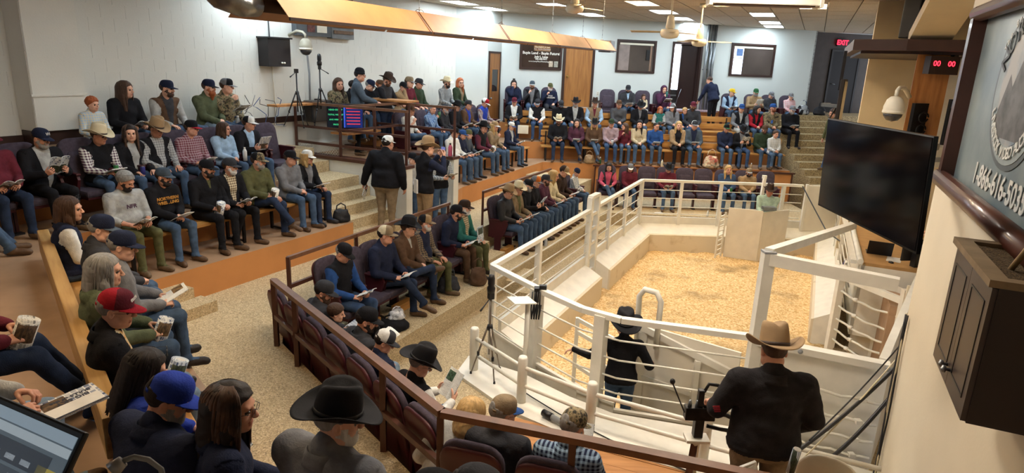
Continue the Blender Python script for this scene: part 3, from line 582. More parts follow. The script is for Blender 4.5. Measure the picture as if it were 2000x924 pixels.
# leaning post on the far fence with ring shelter in front of the ringman
t = thing('leaning_post', 'taller white post leaning over the far ring fence', 'post', (5.98, 15.55, 0)); MB().bar((0, -.1, .9), (.12, .12, 1.98), .10, .06, up=(1, 0, 0)).build('post', M_FENCE, t); MB().bar((.12, .12, 1.95), (.14, .22, 1.95), .10, .08).build('cap', M_FENCE, t)
t = thing('ring_shield', 'white folded steel shield standing in the far right of the ring', 'shield', (5.90, 14.95, .03))
def plate(p, q, z0, z1, th, m, nm, par): MB().bar((p[0], p[1], (z0+z1)/2), (q[0], q[1], (z0+z1)/2), th, z1-z0).build(nm, m, par)
plate((-.72, .28), (0, 0), 0, 1.23, .03, M_FENCED, 'panel', t); plate((0, 0), (.78, .42), 0, 1.20, .03, M_FENCED, 'panel', t)
b = MB(); b.bar((-.80, .22, .02), (-.80, .22, 1.12), .035, .035); b.bar((-.96, .12, -.0), (-.96, .12, 1.15), .035, .035)
for k in range(9): b.bar((-.80, .22, .1+k*.12), (-.96, .12, .06+k*.12), .025, .025)
b.build('side_ladder', M_FENCE, t)
b = MB(); b.bar((-.02, .02, 1.23), (.3, .16, 1.23), .05, .03); b.box(.0, .3, -.02, .16, 1.26, 1.33).build('clipboard_box', M_STEEL, t)
t = thing('white_partition', 'plain white sheet partition at the far right corner of the ring', 'panel', (7.3, 15.9, 0)); MB().box(0, 1.7, -.03, .03, .60, 1.76, bev=.008).build('sheet', M_FENCED, t); MB().box(-.06, 0, -.04, .04, .5, 1.78).build('post', M_FENCE, t); MB().box(1.7, 1.76, -.04, .04, .5, 1.78).build('post', M_FENCE, t)
# near side: plated base, wide posts, rods, tall post with beams
NEAR = [R[0], R[8], R[7], R[6], R[5], R[4]]
def inset(P, k):                                     # outward offset of the near polyline (towards the seats)
    out = []
    for i in range(len(P)):
        a = np.array(P[max(i-1, 0)]); b_ = np.array(P[min(i+1, len(P)-1)]); d = b_-a; d = d/np.hypot(*d); n = np.array([d[1], -d[0]]); out.append(tuple(np.array(P[i])+n*k))
    return out
t = fence('white fence of wide posts and rods along the near side of the ring', NEAR[:5], .0, RT, [1.48, 1.24, 1.02, .83], [(0, .985, RT, .13), (2, .50, RT, .13)])
o0 = np.array(NEAR[0])
for i in range(4):
    p, q = np.array(NEAR[i])-o0, np.array(NEAR[i+1])-o0; zt = (.80, .74, .70, .62)[i]
    MB().bar((p[0], p[1], zt/2), (q[0], q[1], zt/2), .02, zt).build('base_plate', M_FENCE, t)
    MB().bar((p[0], p[1], zt), (q[0], q[1], zt), .05, .03).build('plate_edge', M_FENCE, t)
OU = [(-.41, 7.37), (.18, 6.62), (.90, 6.08), (1.95, 5.56), (3.30, 4.95)]
t = thing('pipe_rail', 'low white pipe rail on round posts outside the near ring fence', 'railing', (*OU[0], 0)); o1 = np.array(OU[0])
for p in OU[:4]:
    p = np.array(p)-o1; MB().lathe([(.055, LL), (.055, 1.25), (.045, 1.27), (0, 1.272)], 12, M=Matrix.Translation((p[0], p[1], 0))).build('round_post', M_FENCE, t)
for z in (1.14, .92):
    P = [(q[0]-o1[0], q[1]-o1[1], z) for q in OU]; MB().tube(P, .024, 8).build('pipe', M_FENCE, t)
struct('trim_white_curb', MB().prism([(-.62, 7.25), (-.50, 7.75), (-.32, 7.62), (.2, 7.32), (.75, 6.78), (1.2, 6.45), (2.6, 6.1), (3.62, 5.55), (3.5, 5.0), (3.35, 4.78), (1.88, 5.38), (.80, 5.88), (.05, 6.42)], LM, LL+.04).mesh('trim_white_curb', M_FENCE))
# orange plank deck in front of the near chairs
dk = struct('floor_plank_deck', None); DKF = Frame((-.16, 6.22), 112)
for k in range(8):
    s0, s1 = (-.0+.03*k, 4.0)
    MB().prism([DKF(s0, -.02-.20*k), DKF(s1, -.02-.20*k), DKF(s1, .17-.20*k), DKF(s0, .17-.20*k)], LL-.01, LL+.03+rng.uniform(-.003, .003)).build('plank', M_PLANK, dk)
# tall post with two beams
TP = (2.60, 6.30); t = thing('beam_post', 'tall white square post carrying two beams over the ring gate', 'post', (*TP, 0))
MB().bar((0, 0, 0), (0, 0, 2.68), .115, .115, up=(1, 0, 0)).build('post', M_FENCE, t); MB().box(-.06, .06, -.06, .06, 2.68, 2.70).build('cap_plate', M_GREYP, t)
MB().bar((0, 0, 2.62), (.98, -.62, 2.60), .10, .12).build('wall_beam', M_FENCE, t); MB().bar((0, 0, 2.68), (2.45, 3.05, 2.30), .09, .09).build('brace_beam', M_FENCE, t)
# solid gate between tall post and wall
t = thing('solid_gate', 'tall white plated gate with rods right of the tall post', 'gate', (*TP, 0)); e = np.array(R[4])-np.array(TP)
plate((0, 0), e, 0.0, 1.70, .03, M_FENCE, 'sheet', t); MB().bar((0, 0, 1.72), (e[0], e[1], 1.72), .12, .07).build('top_rail', M_FENCE, t)
dn = np.array([e[1], -e[0]])/np.hypot(*e)
for k, z in enumerate((1.36, 1.12, .92, .74)):
    P = [(e[0]*f+dn[0]*.10, e[1]*f+dn[1]*.10, z+.012*math.sin(f*25+k)) for f in np.linspace(.05, .98, 14)]; MB().tube(P, .016, 6).build('rod', M_FENCE, t)
    for f in (.3, .85): MB().box(-.03, .03, -.03, .03, -.02, .02, M=Matrix.Translation((e[0]*f+dn[0]*.10, e[1]*f+dn[1]*.10, z))).build('chain_clip', M_FENCE, t)
for f in (.35, .98): MB().lathe([(0, 0), (.025, 0), (.025, .012), (0, .015)], 10, M=Matrix.Translation((e[0]*f+dn[0]*.065, e[1]*f+dn[1]*.065, 1.72)) @ Matrix.Rotation(rad(90), 4, 'X')).build('bolt', M_GREYP, t)
# inner pen gate and plated shield behind the ringman
t = thing('pen_gate', 'white tubular pen gate standing open inside the near ring', 'gate', (.92, 8.05, 0)); e = np.array([.62, -.95])
for f in (0, 1): MB().bar((e[0]*f, e[1]*f, .02), (e[0]*f, e[1]*f, 1.18), .05, .05, up=(1, 0, 0)).build('end_post', M_FENCE, t)
for z in (1.16, .98, .74, .50, .22): MB().bar((0, 0, z), (e[0], e[1], z), .03, .05).build('bar', M_FENCE, t)
t = thing('catch_gate', 'white plated gate with diagonal braces and a hoop beside the ringman', 'gate', (1.60, 7.35, 0)); e = np.array([1.0, -.72])
plate((0, 0), e, .05, 1.42, .03, M_FENCED, 'sheet', t)
for z, w in ((1.40, .08), (.75, .06), (.15, .06)): MB().bar((.02, -.03, z), (e[0]*.99, e[1]*.99-.03, z-.25*(z > 1)), w, w).build('brace', M_FENCE, t)
MB().bar((.03, -.04, .0), (.03, -.04, 1.35), .11, .11, up=(1, 0, 0)).build('gate_post', M_FENCE, t); MB().bar((.6, -.5, 0), (.6, -.5, 1.2), .06, .06, up=(1, 0, 0)).build('stile', M_FENCE, t)
b = MB(); b.tube([(-.03, -.06, 1.2), (-.05, -.06, 1.80), (.0, -.1, 1.90), (.12, -.2, 1.90), (.17, -.24, 1.80), (.17, -.22, 1.2)], .035, 8); b.build('hoop', M_FENCE, t)
# right side rail panel with tied rods, plates behind
RP0, RP1 = (5.25, 9.80), (5.62, 8.72); t = thing('rod_panel', 'white rod panel with wired joints at the right side of the ring', 'panel', (*RP0, 0)); e = np.array(RP1)-np.array(RP0); dn = np.array([-e[1], e[0]])/np.hypot(*e)
MB().bar((0, 0, 0), (0, 0, 1.54), .10, .10, up=(1, 0, 0)).build('post', M_FENCE, t); MB().bar((e[0], e[1], 0), (e[0], e[1], 1.54), .09, .09, up=(1, 0, 0)).build('post', M_FENCED, t)
MB().bar((0, 0, 1.36), (e[0], e[1], 1.36), .07, .09).build('top_rail', M_FENCE, t)
for k, z in enumerate((1.13, .88, .67, .48, .31)):
    P = [(e[0]*f, e[1]*f, z-.06*math.sin(f*3.1)+.008*math.sin(f*18+k*2)) for f in np.linspace(0, 1, 16)]; MB().tube(P, .018, 6).build('rod', M_FENCE, t)
    for f in (.30+.03*(k % 2), .88): MB().tube([(e[0]*(f-.03), e[1]*(f-.03), z-.06*math.sin(f*3.1)), (e[0]*f, e[1]*f, z-.06*math.sin(f*3.1)+.005), (e[0]*(f+.03), e[1]*(f+.03), z-.06*math.sin(f*3.1))], .032, 6).build('wire_tie', M_FENCE, t)
for q, (f0, f1, c) in enumerate(((-.1, .25, 'cfc3ae'), (.25, .68, 'e0d9ca'), (.68, 1.15, 'a9a8a2'))):
    plate(e*f0+dn*.55, e*f1+dn*.55, 0, 1.34, .02, mat(f'plate{q}', c, .5, var=.06), 'back_plate', t)
t = thing('corner_guard', 'rusty scuffed white guard plate beside the rod panel', 'guard', (5.68, 8.62, 0)); MB().bar((0, 0, .0), (.02, 0, 1.62), .24, .05, up=(.3, 1, 0)).build('plate', mat('rusty_white', 'cfc6b4', .5, col2='8a5a32', var=.2, vs=3, mixw=(.30, .42)), t)
t = thing('side_alley_panel', 'white panel wall closing the alley right of the solid gate', 'panel', (*R[4], 0)); MB().bar((0, .12, .85), (2.0, 2.9, .85), .05, 1.7).build('sheet', M_FENCED, t); MB().bar((0, .12, 1.72), (2.0, 2.9, 1.72), .08, .06).build('top_rail', M_FENCE, t)
curb('wall_ring_right', (5.45, 10.1), (8.1, 15.9), (-.914, .407))
fence('white fence beyond the auction desk along the right side of the ring', [(5.45, 9.9), (8.1, 15.9)], .4, 1.58, [1.35, 1.15, .95, .75], [(0, .45, 1.58, .08), (0, .75, 1.58, .08)])
# ------------------------------------------------------------------ auction block, desk and what stands on it
t = thing('auction_desk', 'long white auction desk with tan top beside the ring', 'desk', (5.50, 9.75, 0)); DF = Frame((0, 0), 24)
b = MB(); b.prism([DF(0, -.02), DF(2.9, -.02), DF(2.9, -1.25), DF(0, -1.25)], 1.57, 1.62); b.build('desk_top', mat('tan_laminate', 'b18a58', .45, var=.08), t)
MB().prism([DF(0, 0), DF(2.9, 0), DF(2.9, -.05), DF(0, -.05)], .4, 1.60).build('front_panel', M_FENCE, t); MB().prism([DF(0, 0), DF(.05, 0), DF(.05, -1.2), DF(0, -1.2)], .4, 1.57).build('side_panel', M_FENCE, t)
b = MB(); b.tube([(*DF(-.02, .02), 1.63), (*DF(2.9, .02), 1.63)], .045, 10); b.build('edge_pipe', M_FENCE, t)
t = thing('paper_banner', 'white paper banner taped to the ring side of the auction desk', 'banner', (5.42, 9.85, 0))
MB().sheet([[(*DF(.02+.09*i, .08+.02*math.sin(i*2+j)), 1.52-.12*j) for j in range(7)] for i in range(6)], .002).build('paper', mat('banner_paper', 'd9d4c8', .7), t)
for q, (tx, z) in enumerate((('of', 1.42), ('17.', 1.20), ('eek', .98))): obj('lettering', text_mesh('lettering', tx, .14, mat('ink_black', 'black', .7), .002), t, M=Matrix.Translation((*DF(.26, .115), z)) @ Matrix.Rotation(DF.rz+pi, 4, 'Z') @ Matrix.Rotation(rad(90), 4, 'X'))
MB().sheet([[(*DF(.02+.05*i, .11+.02*math.sin(j)), 1.60-.06*j-.02*i) for j in range(5)] for i in range(4)], .004).build('blue_tape', mat('blue_tape', '2b3f8f', .6), t)
def desk(s, n): p = DF(s, n); return (5.50+p[0], 9.75+p[1])
def laptop(label, x, y, z, rz, k=1.0, back=True):
    t = thing('laptop', label, 'laptop', (x, y, z), rz); MB().box(-.18*k, .18*k, -.12*k, .12*k, 0, .018, bev=.004).build('keyboard_deck', M_BLACK, t)
    MB().box(-.18*k, .18*k, 0, .012, 0, .24*k, M=Matrix.Translation((0, .12*k, .016)) @ Matrix.Rotation(rad(-20), 4, 'X')).build('screen', M_BLACK, t); return t
laptop('black laptop lying open on the tan auction desk', *desk(.75, -.28), 1.62, DF.rz+pi/2, 1.0)
t = thing('desk_monitor', 'black monitor seen from behind on the auction desk', 'monitor', (*desk(.25, -.75), 1.62), rad(10)); MB().box(-.26, .26, 0, .03, .08, .42, bev=.008).build('panel', M_BLACK, t); MB().box(-.1, .1, -.10, .0, .0, .22).build('stand', M_BLACK, t); MB().box(-.16, .16, -.03, .0, .28, .34).build('vent_strip', M_GREYP, t); MB().lathe([(0, 0), (.018, 0), (.018, .004), (0, .004)], 12, M=Matrix.Translation((0, -.002, .39)) @ Matrix.Rotation(rad(90), 4, 'X')).build('round_badge', M_STEEL, t)
tag(MB().box(-.15, .15, -.1, .1, 0, .004).build('paper_sheet', mat('paper_white', 'e2e0da', .6), loc=(*desk(.45, -.48), 1.62), rz=1.0), 'blank white paper lying on the auction desk', 'paper')
tag(MB().lathe([(0, 0), (.035, 0), (.03, .02), (0, .03)], 12, sy=1.5).build('computer_mouse', M_BLACK, loc=(*desk(.22, -.42), 1.62)), 'small black computer mouse on the auction desk', 'mouse')
struct('floor_auction_block', MB().prism([FW(3.9, -.4), FW(9, -.4), FW(9, -1.5), FW(3.9, -1.5)], 0, 1.25).mesh('floor_auction_block', M_OFLOOR))
t = thing('block_canopy', 'dark brown flat canopy over the auction block', 'canopy'); MB().prism([FW(4.7, .62), FW(4.25, -.02), FW(4.0, -2.35), FW(8.5, -2.35), FW(8.5, .62)], 4.80, 4.95).build('slab', mat('canopy_brown', '4a322a', .5, var=.08), t); MB().prism([FW(4.85, .5), FW(4.45, -.1), FW(4.3, -2.3), FW(8.4, -2.3), FW(8.4, .5)], 4.76, 4.81).build('soffit', M_DARKF, t)
t = thing('plywood_board', 'tall plywood board standing under the dark canopy', 'board'); MB().prism([FW(4.50, -.20), FW(4.54, -.20), FW(4.54, -.62), FW(4.50, -.62)], 3.0, 4.77).build('sheet', wood('plywood', 'b0763c', '8e5826', 1.2, .5, 'Z'), t)
t = thing('stair_soffit', 'sloping beige boxed soffit above the dark canopy', 'soffit'); b = MB(); a0, a1 = FW(4.6, -.3), FW(2.0, -.3); b.bar((*a0, 4.98), (*a1, 5.75), .5, .16); b.build('box', M_BEIGE, t)
t = thing('cupboard', 'white wall cupboard doors behind the camera dome', 'cupboard'); MB().prism([FW(6.0, -.75), FW(6.6, -1.45), FW(6.6, -1.5), FW(6.0, -1.5)], 3.2, 4.76).build('body', M_FENCE, t)
for k in range(2): MB().prism([FW(5.97+.03*k, -.78-.36*k), FW(5.98+.03*k, -1.10-.36*k), FW(5.96+.03*k, -1.10-.36*k), FW(5.95+.03*k, -.78-.36*k)], 3.25, 4.7).build('door', M_FENCE, t)
t = thing('beige_panel', 'square beige access panel low on the block wall', 'panel'); wallbox(MB(), Frame(FW(8.8, -.4), 114), .0, .85, -.02, -.001, 3.3, 4.1).build('sheet', M_BEIGE, t)
t = thing('led_clock', 'small black box with red digits under the canopy', 'clock', (*FW(4.36, -.52), 4.50), rad(0)); MB().box(-.2, .2, 0, .14, 0, .24).build('case', mat('clock_case', '2a1715', .4), t)
M_LED = mat('red_led', 'ff2a3a', .4, emit=hx('ff2030'), es=2.5)
for k, x in enumerate((-.11, .09)):
    obj('digits', text_mesh('digits', '00', .10, M_LED, .002), t, M=Matrix.Translation((x, -.004, .14)) @ Matrix.Rotation(rad(90), 4, 'X'))
MB().box(.12, .18, .02, .1, .24, .28).build('bracket', M_BLACK, t)
t = thing('wall_speaker', 'black wedge loudspeaker on top of the dark canopy', 'speaker', (*FW(5.6, -.25), 5.02), rad(20)); MB().box(-.2, .2, -.15, .15, .0, .62, bev=.02).build('cabinet', M_BLACK, t); MB().box(-.17, .17, -.165, -.15, .04, .58).build('grille', mat('speaker_grille', '2b2421', .7, bump=.4, bs=200), t); MB().lathe([(0, 0), (.03, 0), (.03, .03), (0, .03)], 10, M=Matrix.Translation((.21, 0, .35)) @ Matrix.Rotation(rad(90), 4, 'Y')).build('knob', M_STEEL, t); MB().tube([(.2, 0, .35), (.32, 0, .42), (.38, .1, .25)], .012, 6).build('bracket', M_BLACK, t)
# dome camera on its arm
def dome(label, x, y, z, k, armv, m):
    t = thing('dome_camera', label, 'camera', (x, y, z)); MB().lathe([(.02, .20), (.06, .19), (.10, .15), (.13, .06), (.13, .0), (.125, -.02)], 20, M=Matrix.Scale(k, 4)).build('housing', m, t)
    MB().lathe([(.12, -.02), (.11, -.07), (.07, -.12), (.0, -.14)], 20, M=Matrix.Scale(k, 4)).build('dome', mat('dome_glass', '3a3a3c', .12, spec=.6), t); MB().lathe([(.125, -.03), (.135, -.02), (.135, .01), (.125, .01)], 20, M=Matrix.Scale(k, 4)).build('rim', M_IVORY, t)
    a = Vector(armv); MB().tube([(0, 0, .19*k), (0, 0, .27*k), tuple(a*.15+Vector((0, 0, .31*k))), tuple(a*.5+Vector((0, 0, .31*k))), tuple(a+Vector((0, 0, .20*k)))], [.025*k, .025*k, .028*k, .03*k, .032*k], 10).build('arm', m, t); return t
dome('ivory dome camera on an arm above the black television', 4.92, 8.66, 4.01, .97, (.56, .66, -.02), M_IVORY)
dome('beige dome camera hanging high on the left block wall', *FL(1.62, 2.55), 4.52, 1.0, (-.40, .20, .05), mat('aged_ivory', 'a7a08e', .5))
# television by the right wall
def quadbox(mb, c, du, dv, dn, mi=0):
    c, du, dv, dn = map(Vector, (c, du, dv, dn)); V = [tuple(c+du*i+dv*j+dn*k) for k in (0, 1) for j in (0, 1) for i in (0, 1)]
    return mb.add(V, [(0, 2, 3, 1), (4, 5, 7, 6), (0, 1, 5, 4), (2, 6, 7, 3), (0, 4, 6, 2), (1, 3, 7, 5)], mi)
t = thing('television', 'large black flat television hanging by the right wall', 'television', (2.10, 3.82, 3.80))
A_, B_, C_ = Vector((.0, .63, .36)), Vector((-.06, -.62, .375)), Vector((.02, .61, -.235)); du = B_-A_; dv = C_-A_; dn = du.cross(dv).normalized()*.022
if dn.x < 0: dn = -dn
b = MB(); quadbox(b, A_, du, dv, dn).build('casing', mat('tv_black', '0d0d0f', .3), t)
M_SCR = mat('tv_screen', '08080a', .09, var=.02, spec=.5); b = MB(); quadbox(b, A_+du*.008+dv*.014-dn*.12, du*.984, dv*.965, dn*.1).build('screen', M_SCR, t)
b = MB(); quadbox(b, A_-dn*.08, du, dv*.012, dn*.07).build('bezel_edge', M_STEEL, t)
MB().bar((.04, .1, .1), (1.40, 1.62, .1), .05, .05).build('mount_arm', M_BLACK, t)
b = MB(); quadbox(b, A_+du*.35+dv*.3+dn, du*.3, dv*.4, dn*1.6).build('back_cover', M_BLACK, t)
t = thing('side_television', 'dark television seen edge on beyond the big black television', 'television', (4.80, 9.80, 4.02), rad(60)); MB().box(-.30, .30, 0, .05, -.32, .36, bev=.01).build('casing', mat('tv_brown', '2e2825', .4), t); MB().box(-.28, .28, -.006, 0, -.29, .33).build('screen', M_SCR, t); MB().bar((0, .07, .2), (0, .07, .76), .04, .04, up=(1, 0, 0)).build('drop_pole', M_BLACK, t)
b = MB(); b.bar((.0, .05, -.03), (.15, .28, -.03), .04, .05); b.bar((.15, .28, -.03), (.36, .2, -.03), .04, .05); b.build('mount_arm', M_STEEL, t); MB().tube([(.1, .08, -.05), (.15, .15, -.22), (.3, .25, -.14)], .012, 6).build('cable', M_BLACK, t)
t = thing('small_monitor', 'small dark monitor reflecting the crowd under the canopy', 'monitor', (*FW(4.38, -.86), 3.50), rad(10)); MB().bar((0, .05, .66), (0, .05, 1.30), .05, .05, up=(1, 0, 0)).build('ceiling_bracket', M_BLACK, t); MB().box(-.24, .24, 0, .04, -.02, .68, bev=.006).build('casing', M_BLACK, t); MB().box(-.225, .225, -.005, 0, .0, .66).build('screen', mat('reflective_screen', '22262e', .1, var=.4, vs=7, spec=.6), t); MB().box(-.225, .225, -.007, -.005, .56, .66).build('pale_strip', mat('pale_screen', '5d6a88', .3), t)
t = thing('thermostat', 'round ivory thermostat by the exit door', 'thermostat', (*FW(12.5, -.72), 4.35), rad(0)); MB().lathe([(0, 0), (.09, 0), (.08, .04), (0, .05)], 16, M=Matrix.Rotation(rad(90), 4, 'X')).build('dial', M_IVORY, t); MB().box(.08, .2, -.03, 0, -.05, .02).build('plate', M_IVORY, t)
t = thing('brass_horn', 'curved wooden cane hanging under the canopy', 'cane', (*FW(4.6, -.95), 4.1)); MB().tube([(0, 0, -.35), (.05, 0, .1), (.12, 0, .42), (.16, 0, .36), (.13, 0, .0), (.10, 0, -.3)], .022, 8).build('cane', mat('cane_wood', '7a4a28', .4), t); t.name = 'wooden_cane'
t = thing('printer', 'white printer box below the dome camera', 'printer', (*FW(4.1, -.5), 3.28), rad(20)); MB().box(-.25, .25, -.2, .2, 0, .28, bev=.02).build('body', M_FENCE, t); MB().box(-.2, .2, -.22, -.2, .08, .14).build('paper_slot', M_GREYP, t)
t = thing('wire_rack', 'dark rack of coiled cables beside the plywood board', 'rack', (*FW(4.4, -.35), 3.2), rad(20)); MB().box(-.12, .2, 0, .05, 0, .9).build('rack', M_BLACK, t)
for k in range(4): MB().tube([(.04+.09*cos(a), -.02-.005*k, .2+.17*k+.07*sin(a)) for a in np.linspace(0, 6, 12)], .012, 5).build('cable_coil', M_BLACK, t)
# ------------------------------------------------------------------ right wall: sign, wooden wall box, cables
t = thing('framed_sign', 'large brown framed sign with round emblem on the right wall', 'sign')
S0, S1, ZB, ZT = -3.3, -.60, 3.70, 4.94; M_FRM = mat('sign_frame_brown', '4d2f27', .35, var=.12, vs=6, coat=.2)
b = MB(); wallbox(b, FW, S0, S0+.09, 0, .10, ZB, ZT); b.build('frame_side', M_FRM, t); b = MB(); wallbox(b, FW, S1-.10, S1, 0, .10, ZB, ZT); b.build('frame_side', M_FRM, t)
b = MB(); b.tube([(*FW(S0, .06), ZT-.04), (*FW(S1, .06), ZT-.04)], .055, 12); b.build('frame_top', M_FRM, t); b = MB(); b.tube([(*FW(S0, .085), ZB+.03), (*FW(S1, .085), ZB+.03)], .06, 12); b.build('frame_sill', mat('sill_red_brown', '5d352a', .35, var=.1, coat=.3), t)
wallbox(MB(), FW, S0, S1, .0, .012, ZB, ZT).build('poster', mat('sign_blue_grey', '8f9b9c', .35, var=.14, vs=2.5, col2='6f7f86'), t)
cs, cz, ra, rb = -1.93, 4.42, .56, .46
def disc(nm, ra, rb, off, m):
    fr = Matrix.Translation((*FW(cs, off), cz)) @ Matrix.Rotation(FW.rz, 4, 'Z'); n = 48
    V = [(ra*cos(2*pi*k/n), 0, rb*sin(2*pi*k/n)) for k in range(n)]+[(ra*cos(2*pi*k/n), .003, rb*sin(2*pi*k/n)) for k in range(n)]
    MB().add(V, [tuple(range(n, 2*n)), tuple(reversed(range(n)))]+[(k, (k+1) % n, n+(k+1) % n, n+k) for k in range(n)], M=fr).build(nm, m, t)
disc('emblem_ring', ra, rb, .014, mat('emblem_grey', '5b6468', .4)); disc('emblem_band', ra*.93, rb*.93, .017, mat('emblem_pale', '9aa6a8', .4)); disc('emblem_core', ra*.70, rb*.70, .020, mat('emblem_mountain', 'a9a7a2', .4, col2='6f8193', var=.2, vs=3, mixw=(.42, .55)))
fr0 = Matrix.Translation((*FW(cs, .024), cz)) @ Matrix.Rotation(FW.rz, 4, 'Z')
MB().add([(-.38, 0, -.18), (-.2, 0, .05), (-.12, 0, -.02), (.02, 0, .16), (.14, 0, .0), (.22, 0, .07), (.38, 0, -.2), (.2, 0, -.29), (-.2, 0, -.29)], [tuple(range(8, -1, -1))], M=fr0).build('mountain', mat('mountain_grey', '6a6a6a', .5, var=.3, vs=9), t)
def arctext(body, r1, r2, a0, a1, size, m):
    n = len(body)
    for k, ch in enumerate(body):
        if ch == ' ': continue
        a = rad(a0+(a1-a0)*k/(n-1)); up = 1 if a0 > a1 else -1
        obj('letter', text_mesh('letter', ch, size, m, .002, bold=.002), t, M=Matrix.Translation((*FW(cs, .027), cz)) @ Matrix.Rotation(FW.rz+pi, 4, 'Z') @ Matrix.Translation((-(-1)*0, 0, 0)) @ Matrix.Translation((r1*cos(a), 0, r2*sin(a))) @ Matrix.Rotation(rad(90), 4, 'X') @ Matrix.Rotation(a-pi/2 if up == 1 else a+pi/2, 4, 'Z'))
M_SGW = mat('sign_white', 'd6d8d4', .5, var=.02); M_SGD = mat('sign_dark', '474d50', .5)
arctext('The Best of Northern', .535, .44, 150, 40, .062, M_SGW); arctext('NORTHERN', .45, .36, 155, 30, .17, M_SGD); arctext('LIVESTOCK VIDEO AUCTION', .45, .365, 205, 335, .09, M_SGW)
obj('phone_number', text_mesh('phone_number', '1-866-616-5035', .185, M_SGW, .002, bold=.004), t, M=Matrix.Translation((*FW(-1.92, .018), 3.865)) @ Matrix.Rotation(FW.rz+pi, 4, 'Z') @ Matrix.Rotation(rad(90), 4, 'X'))
t = thing('wall_cabinet', 'dark brown two door box on the right wall with soil on top', 'cabinet'); M_CAB = mat('cabinet_espresso', '2a1e1b', .45, var=.1, vs=4); M_CABD = mat('cabinet_door', '463a36', .4, var=.12, vs=3)
c0, c1, zb, zt = -3.45, -2.74, 3.09, 3.68
wallbox(MB(), FW, c0, c1, .005, .28, zb, zt).build('carcass', M_CAB, t)
for k in range(2):
    a = c0+.005+k*.353; dd = MB(); wallbox(dd, FW, a, a+.35, .28, .30, zb+.005, zt-.01); dp = dd.build('door', M_CABD, t)
    b = MB(); wallbox(b, FW, a+.055, a+.065, .300, .303, zb+.08, zt-.08); wallbox(b, FW, a+.285, a+.295, .300, .303, zb+.08, zt-.08); wallbox(b, FW, a+.055, a+.295, .300, .303, zt-.09, zt-.08); wallbox(b, FW, a+.055, a+.295, .300, .303, zb+.08, zb+.09); b.build('panel_groove', M_BLACK, dp)
    ks = a+.32 if k == 0 else a+.03; MB().lathe([(0, 0), (.009, 0), (.007, .015), (.017, .02), (.017, .032), (0, .038)], 12, M=Matrix.Translation((*FW(ks, .30), zb+.09)) @ Matrix.Rotation(FW.rz, 4, 'Z') @ Matrix.Rotation(rad(-90), 4, 'X')).build('knob', M_STEEL, dp)
b = MB(); wallbox(b, FW, c0-.02, c1+.02, .25, .32, zt, zt+.03); wallbox(b, FW, c0-.02, c1+.02, .005, .05, zt, zt+.03); wallbox(b, FW, c0-.02, c0+.04, .05, .25, zt, zt+.03); wallbox(b, FW, c1-.04, c1+.02, .05, .25, zt, zt+.03); b.build('top_rim', mat('dusty_rim', '8a7558', .7, var=.12, vs=8), t)
s_ = MB(); s_.sheet([[(*FW(c0+.03+.066*i, .045+.022*j), zt+.012+.008*math.sin(i*2.1+j)*math.cos(j*1.7)) for j in range(10)] for i in range(11)], -.004); so = s_.build('soil', flecked('soil', ['3b3024', '55452f', '6d5a3e', '4a3b29'], 160, 1.0, 1), t); so['kind'] = 'stuff'
b = MB(); b.tube([(*FW(c0+.28, .19), zt+.0), (*FW(c0-.0, .17), zt+.30), (*FW(c0-.55, .12), zt+.85)], .012, 8); tag(b.build('wooden_rod', mat('pale_rod', 'a98f66', .5)), 'thin pale wooden rod stuck in the soil of the wall box', 'rod')
for q, (a, c) in enumerate(((.0, 'black'), (.03, 'cream'), (.05, 'charcoal'))):
    P = [(*FW(-.16+a+.03*math.sin(k*.9+q*2)-.012*k*.9, .022+.006*q), 2.45-k*.16) for k in range(13)]
    b = MB(); b.tube(P, .008, 6); tag(b.build('wall_cable', mat(f'cable_{c}', c, .5)), f'{c} cable hanging down the right wall beside the gate', 'cable', 'cables on the right wall')
# ------------------------------------------------------------------ overhead: radiant heater, fans, heater box, left wall fittings
HA, HB_ = Vector((-1.80, 4.62, 4.66)), Vector((1.80, 14.3, 4.72)); hd = (HB_-HA).normalized(); hr = hd.cross(Vector((0, 0, 1))).normalized()
t = thing('radiant_heater', 'long tan radiant tube heater hung across the hall on chains', 'heater'); M_TANR = mat('tan_reflector', 'a0704a', .5, 0, var=.1, vs=4)
nseg = 5
for k in range(nseg):
    a, b_ = HA.lerp(HB_, k/nseg+.002), HA.lerp(HB_, (k+1)/nseg-.002); sec = [(.26, 0), (.10, .19), (-.10, .19), (-.26, 0)]
    P = [[tuple(q+hr*u+Vector((0, 0, v))) for u, v in sec] for q in (a, b_)]; MB().sheet(P, .004, sm=False).build('reflector', M_TANR, t)
    MB().bar(tuple(a+hr*.262), tuple(b_+hr*.262), .012, .022).build('lip', M_DARKF, t)
    MB().bar(tuple(b_+hr*.265-hd*.01), tuple(b_+hr*.10+Vector((0, 0, .19))-hd*.01), .03, .012).build('joint_strap', M_RAILTOP, t)
MB().tube([tuple(HA+Vector((0, 0, .09))), tuple(HB_+Vector((0, 0, .09)))], .05, 10).build('burner_tube', mat('scorched_tube', '4a3a32', .5, .5), t)
MB().tube([tuple(HA+Vector((0, 0, .08))), tuple(HA-hd*.12+Vector((0, 0, .08))), tuple(HA-hd*.24-hr*.06+Vector((0, 0, .12))), tuple(HA-hd*.34-hr*.16+Vector((0, 0, .26))), tuple(HA-hd*.40-hr*.2+Vector((0, 0, .5)))], [.075, .085, .09, .085, .085], 14).build('flue_elbow', mat('crinkled_foil', '9b9d9c', .3, .85, var=.2, vs=9, bump=.6, bs=18), t)
MB().box(-.13, .13, -.02, .36, -.02, .22, M=Matrix(((hr.x, hd.x, 0, HB_.x), (hr.y, hd.y, 0, HB_.y), (0, 0, 1, HB_.z), (0, 0, 0, 1)))).build('burner_box', M_STEEL, t)
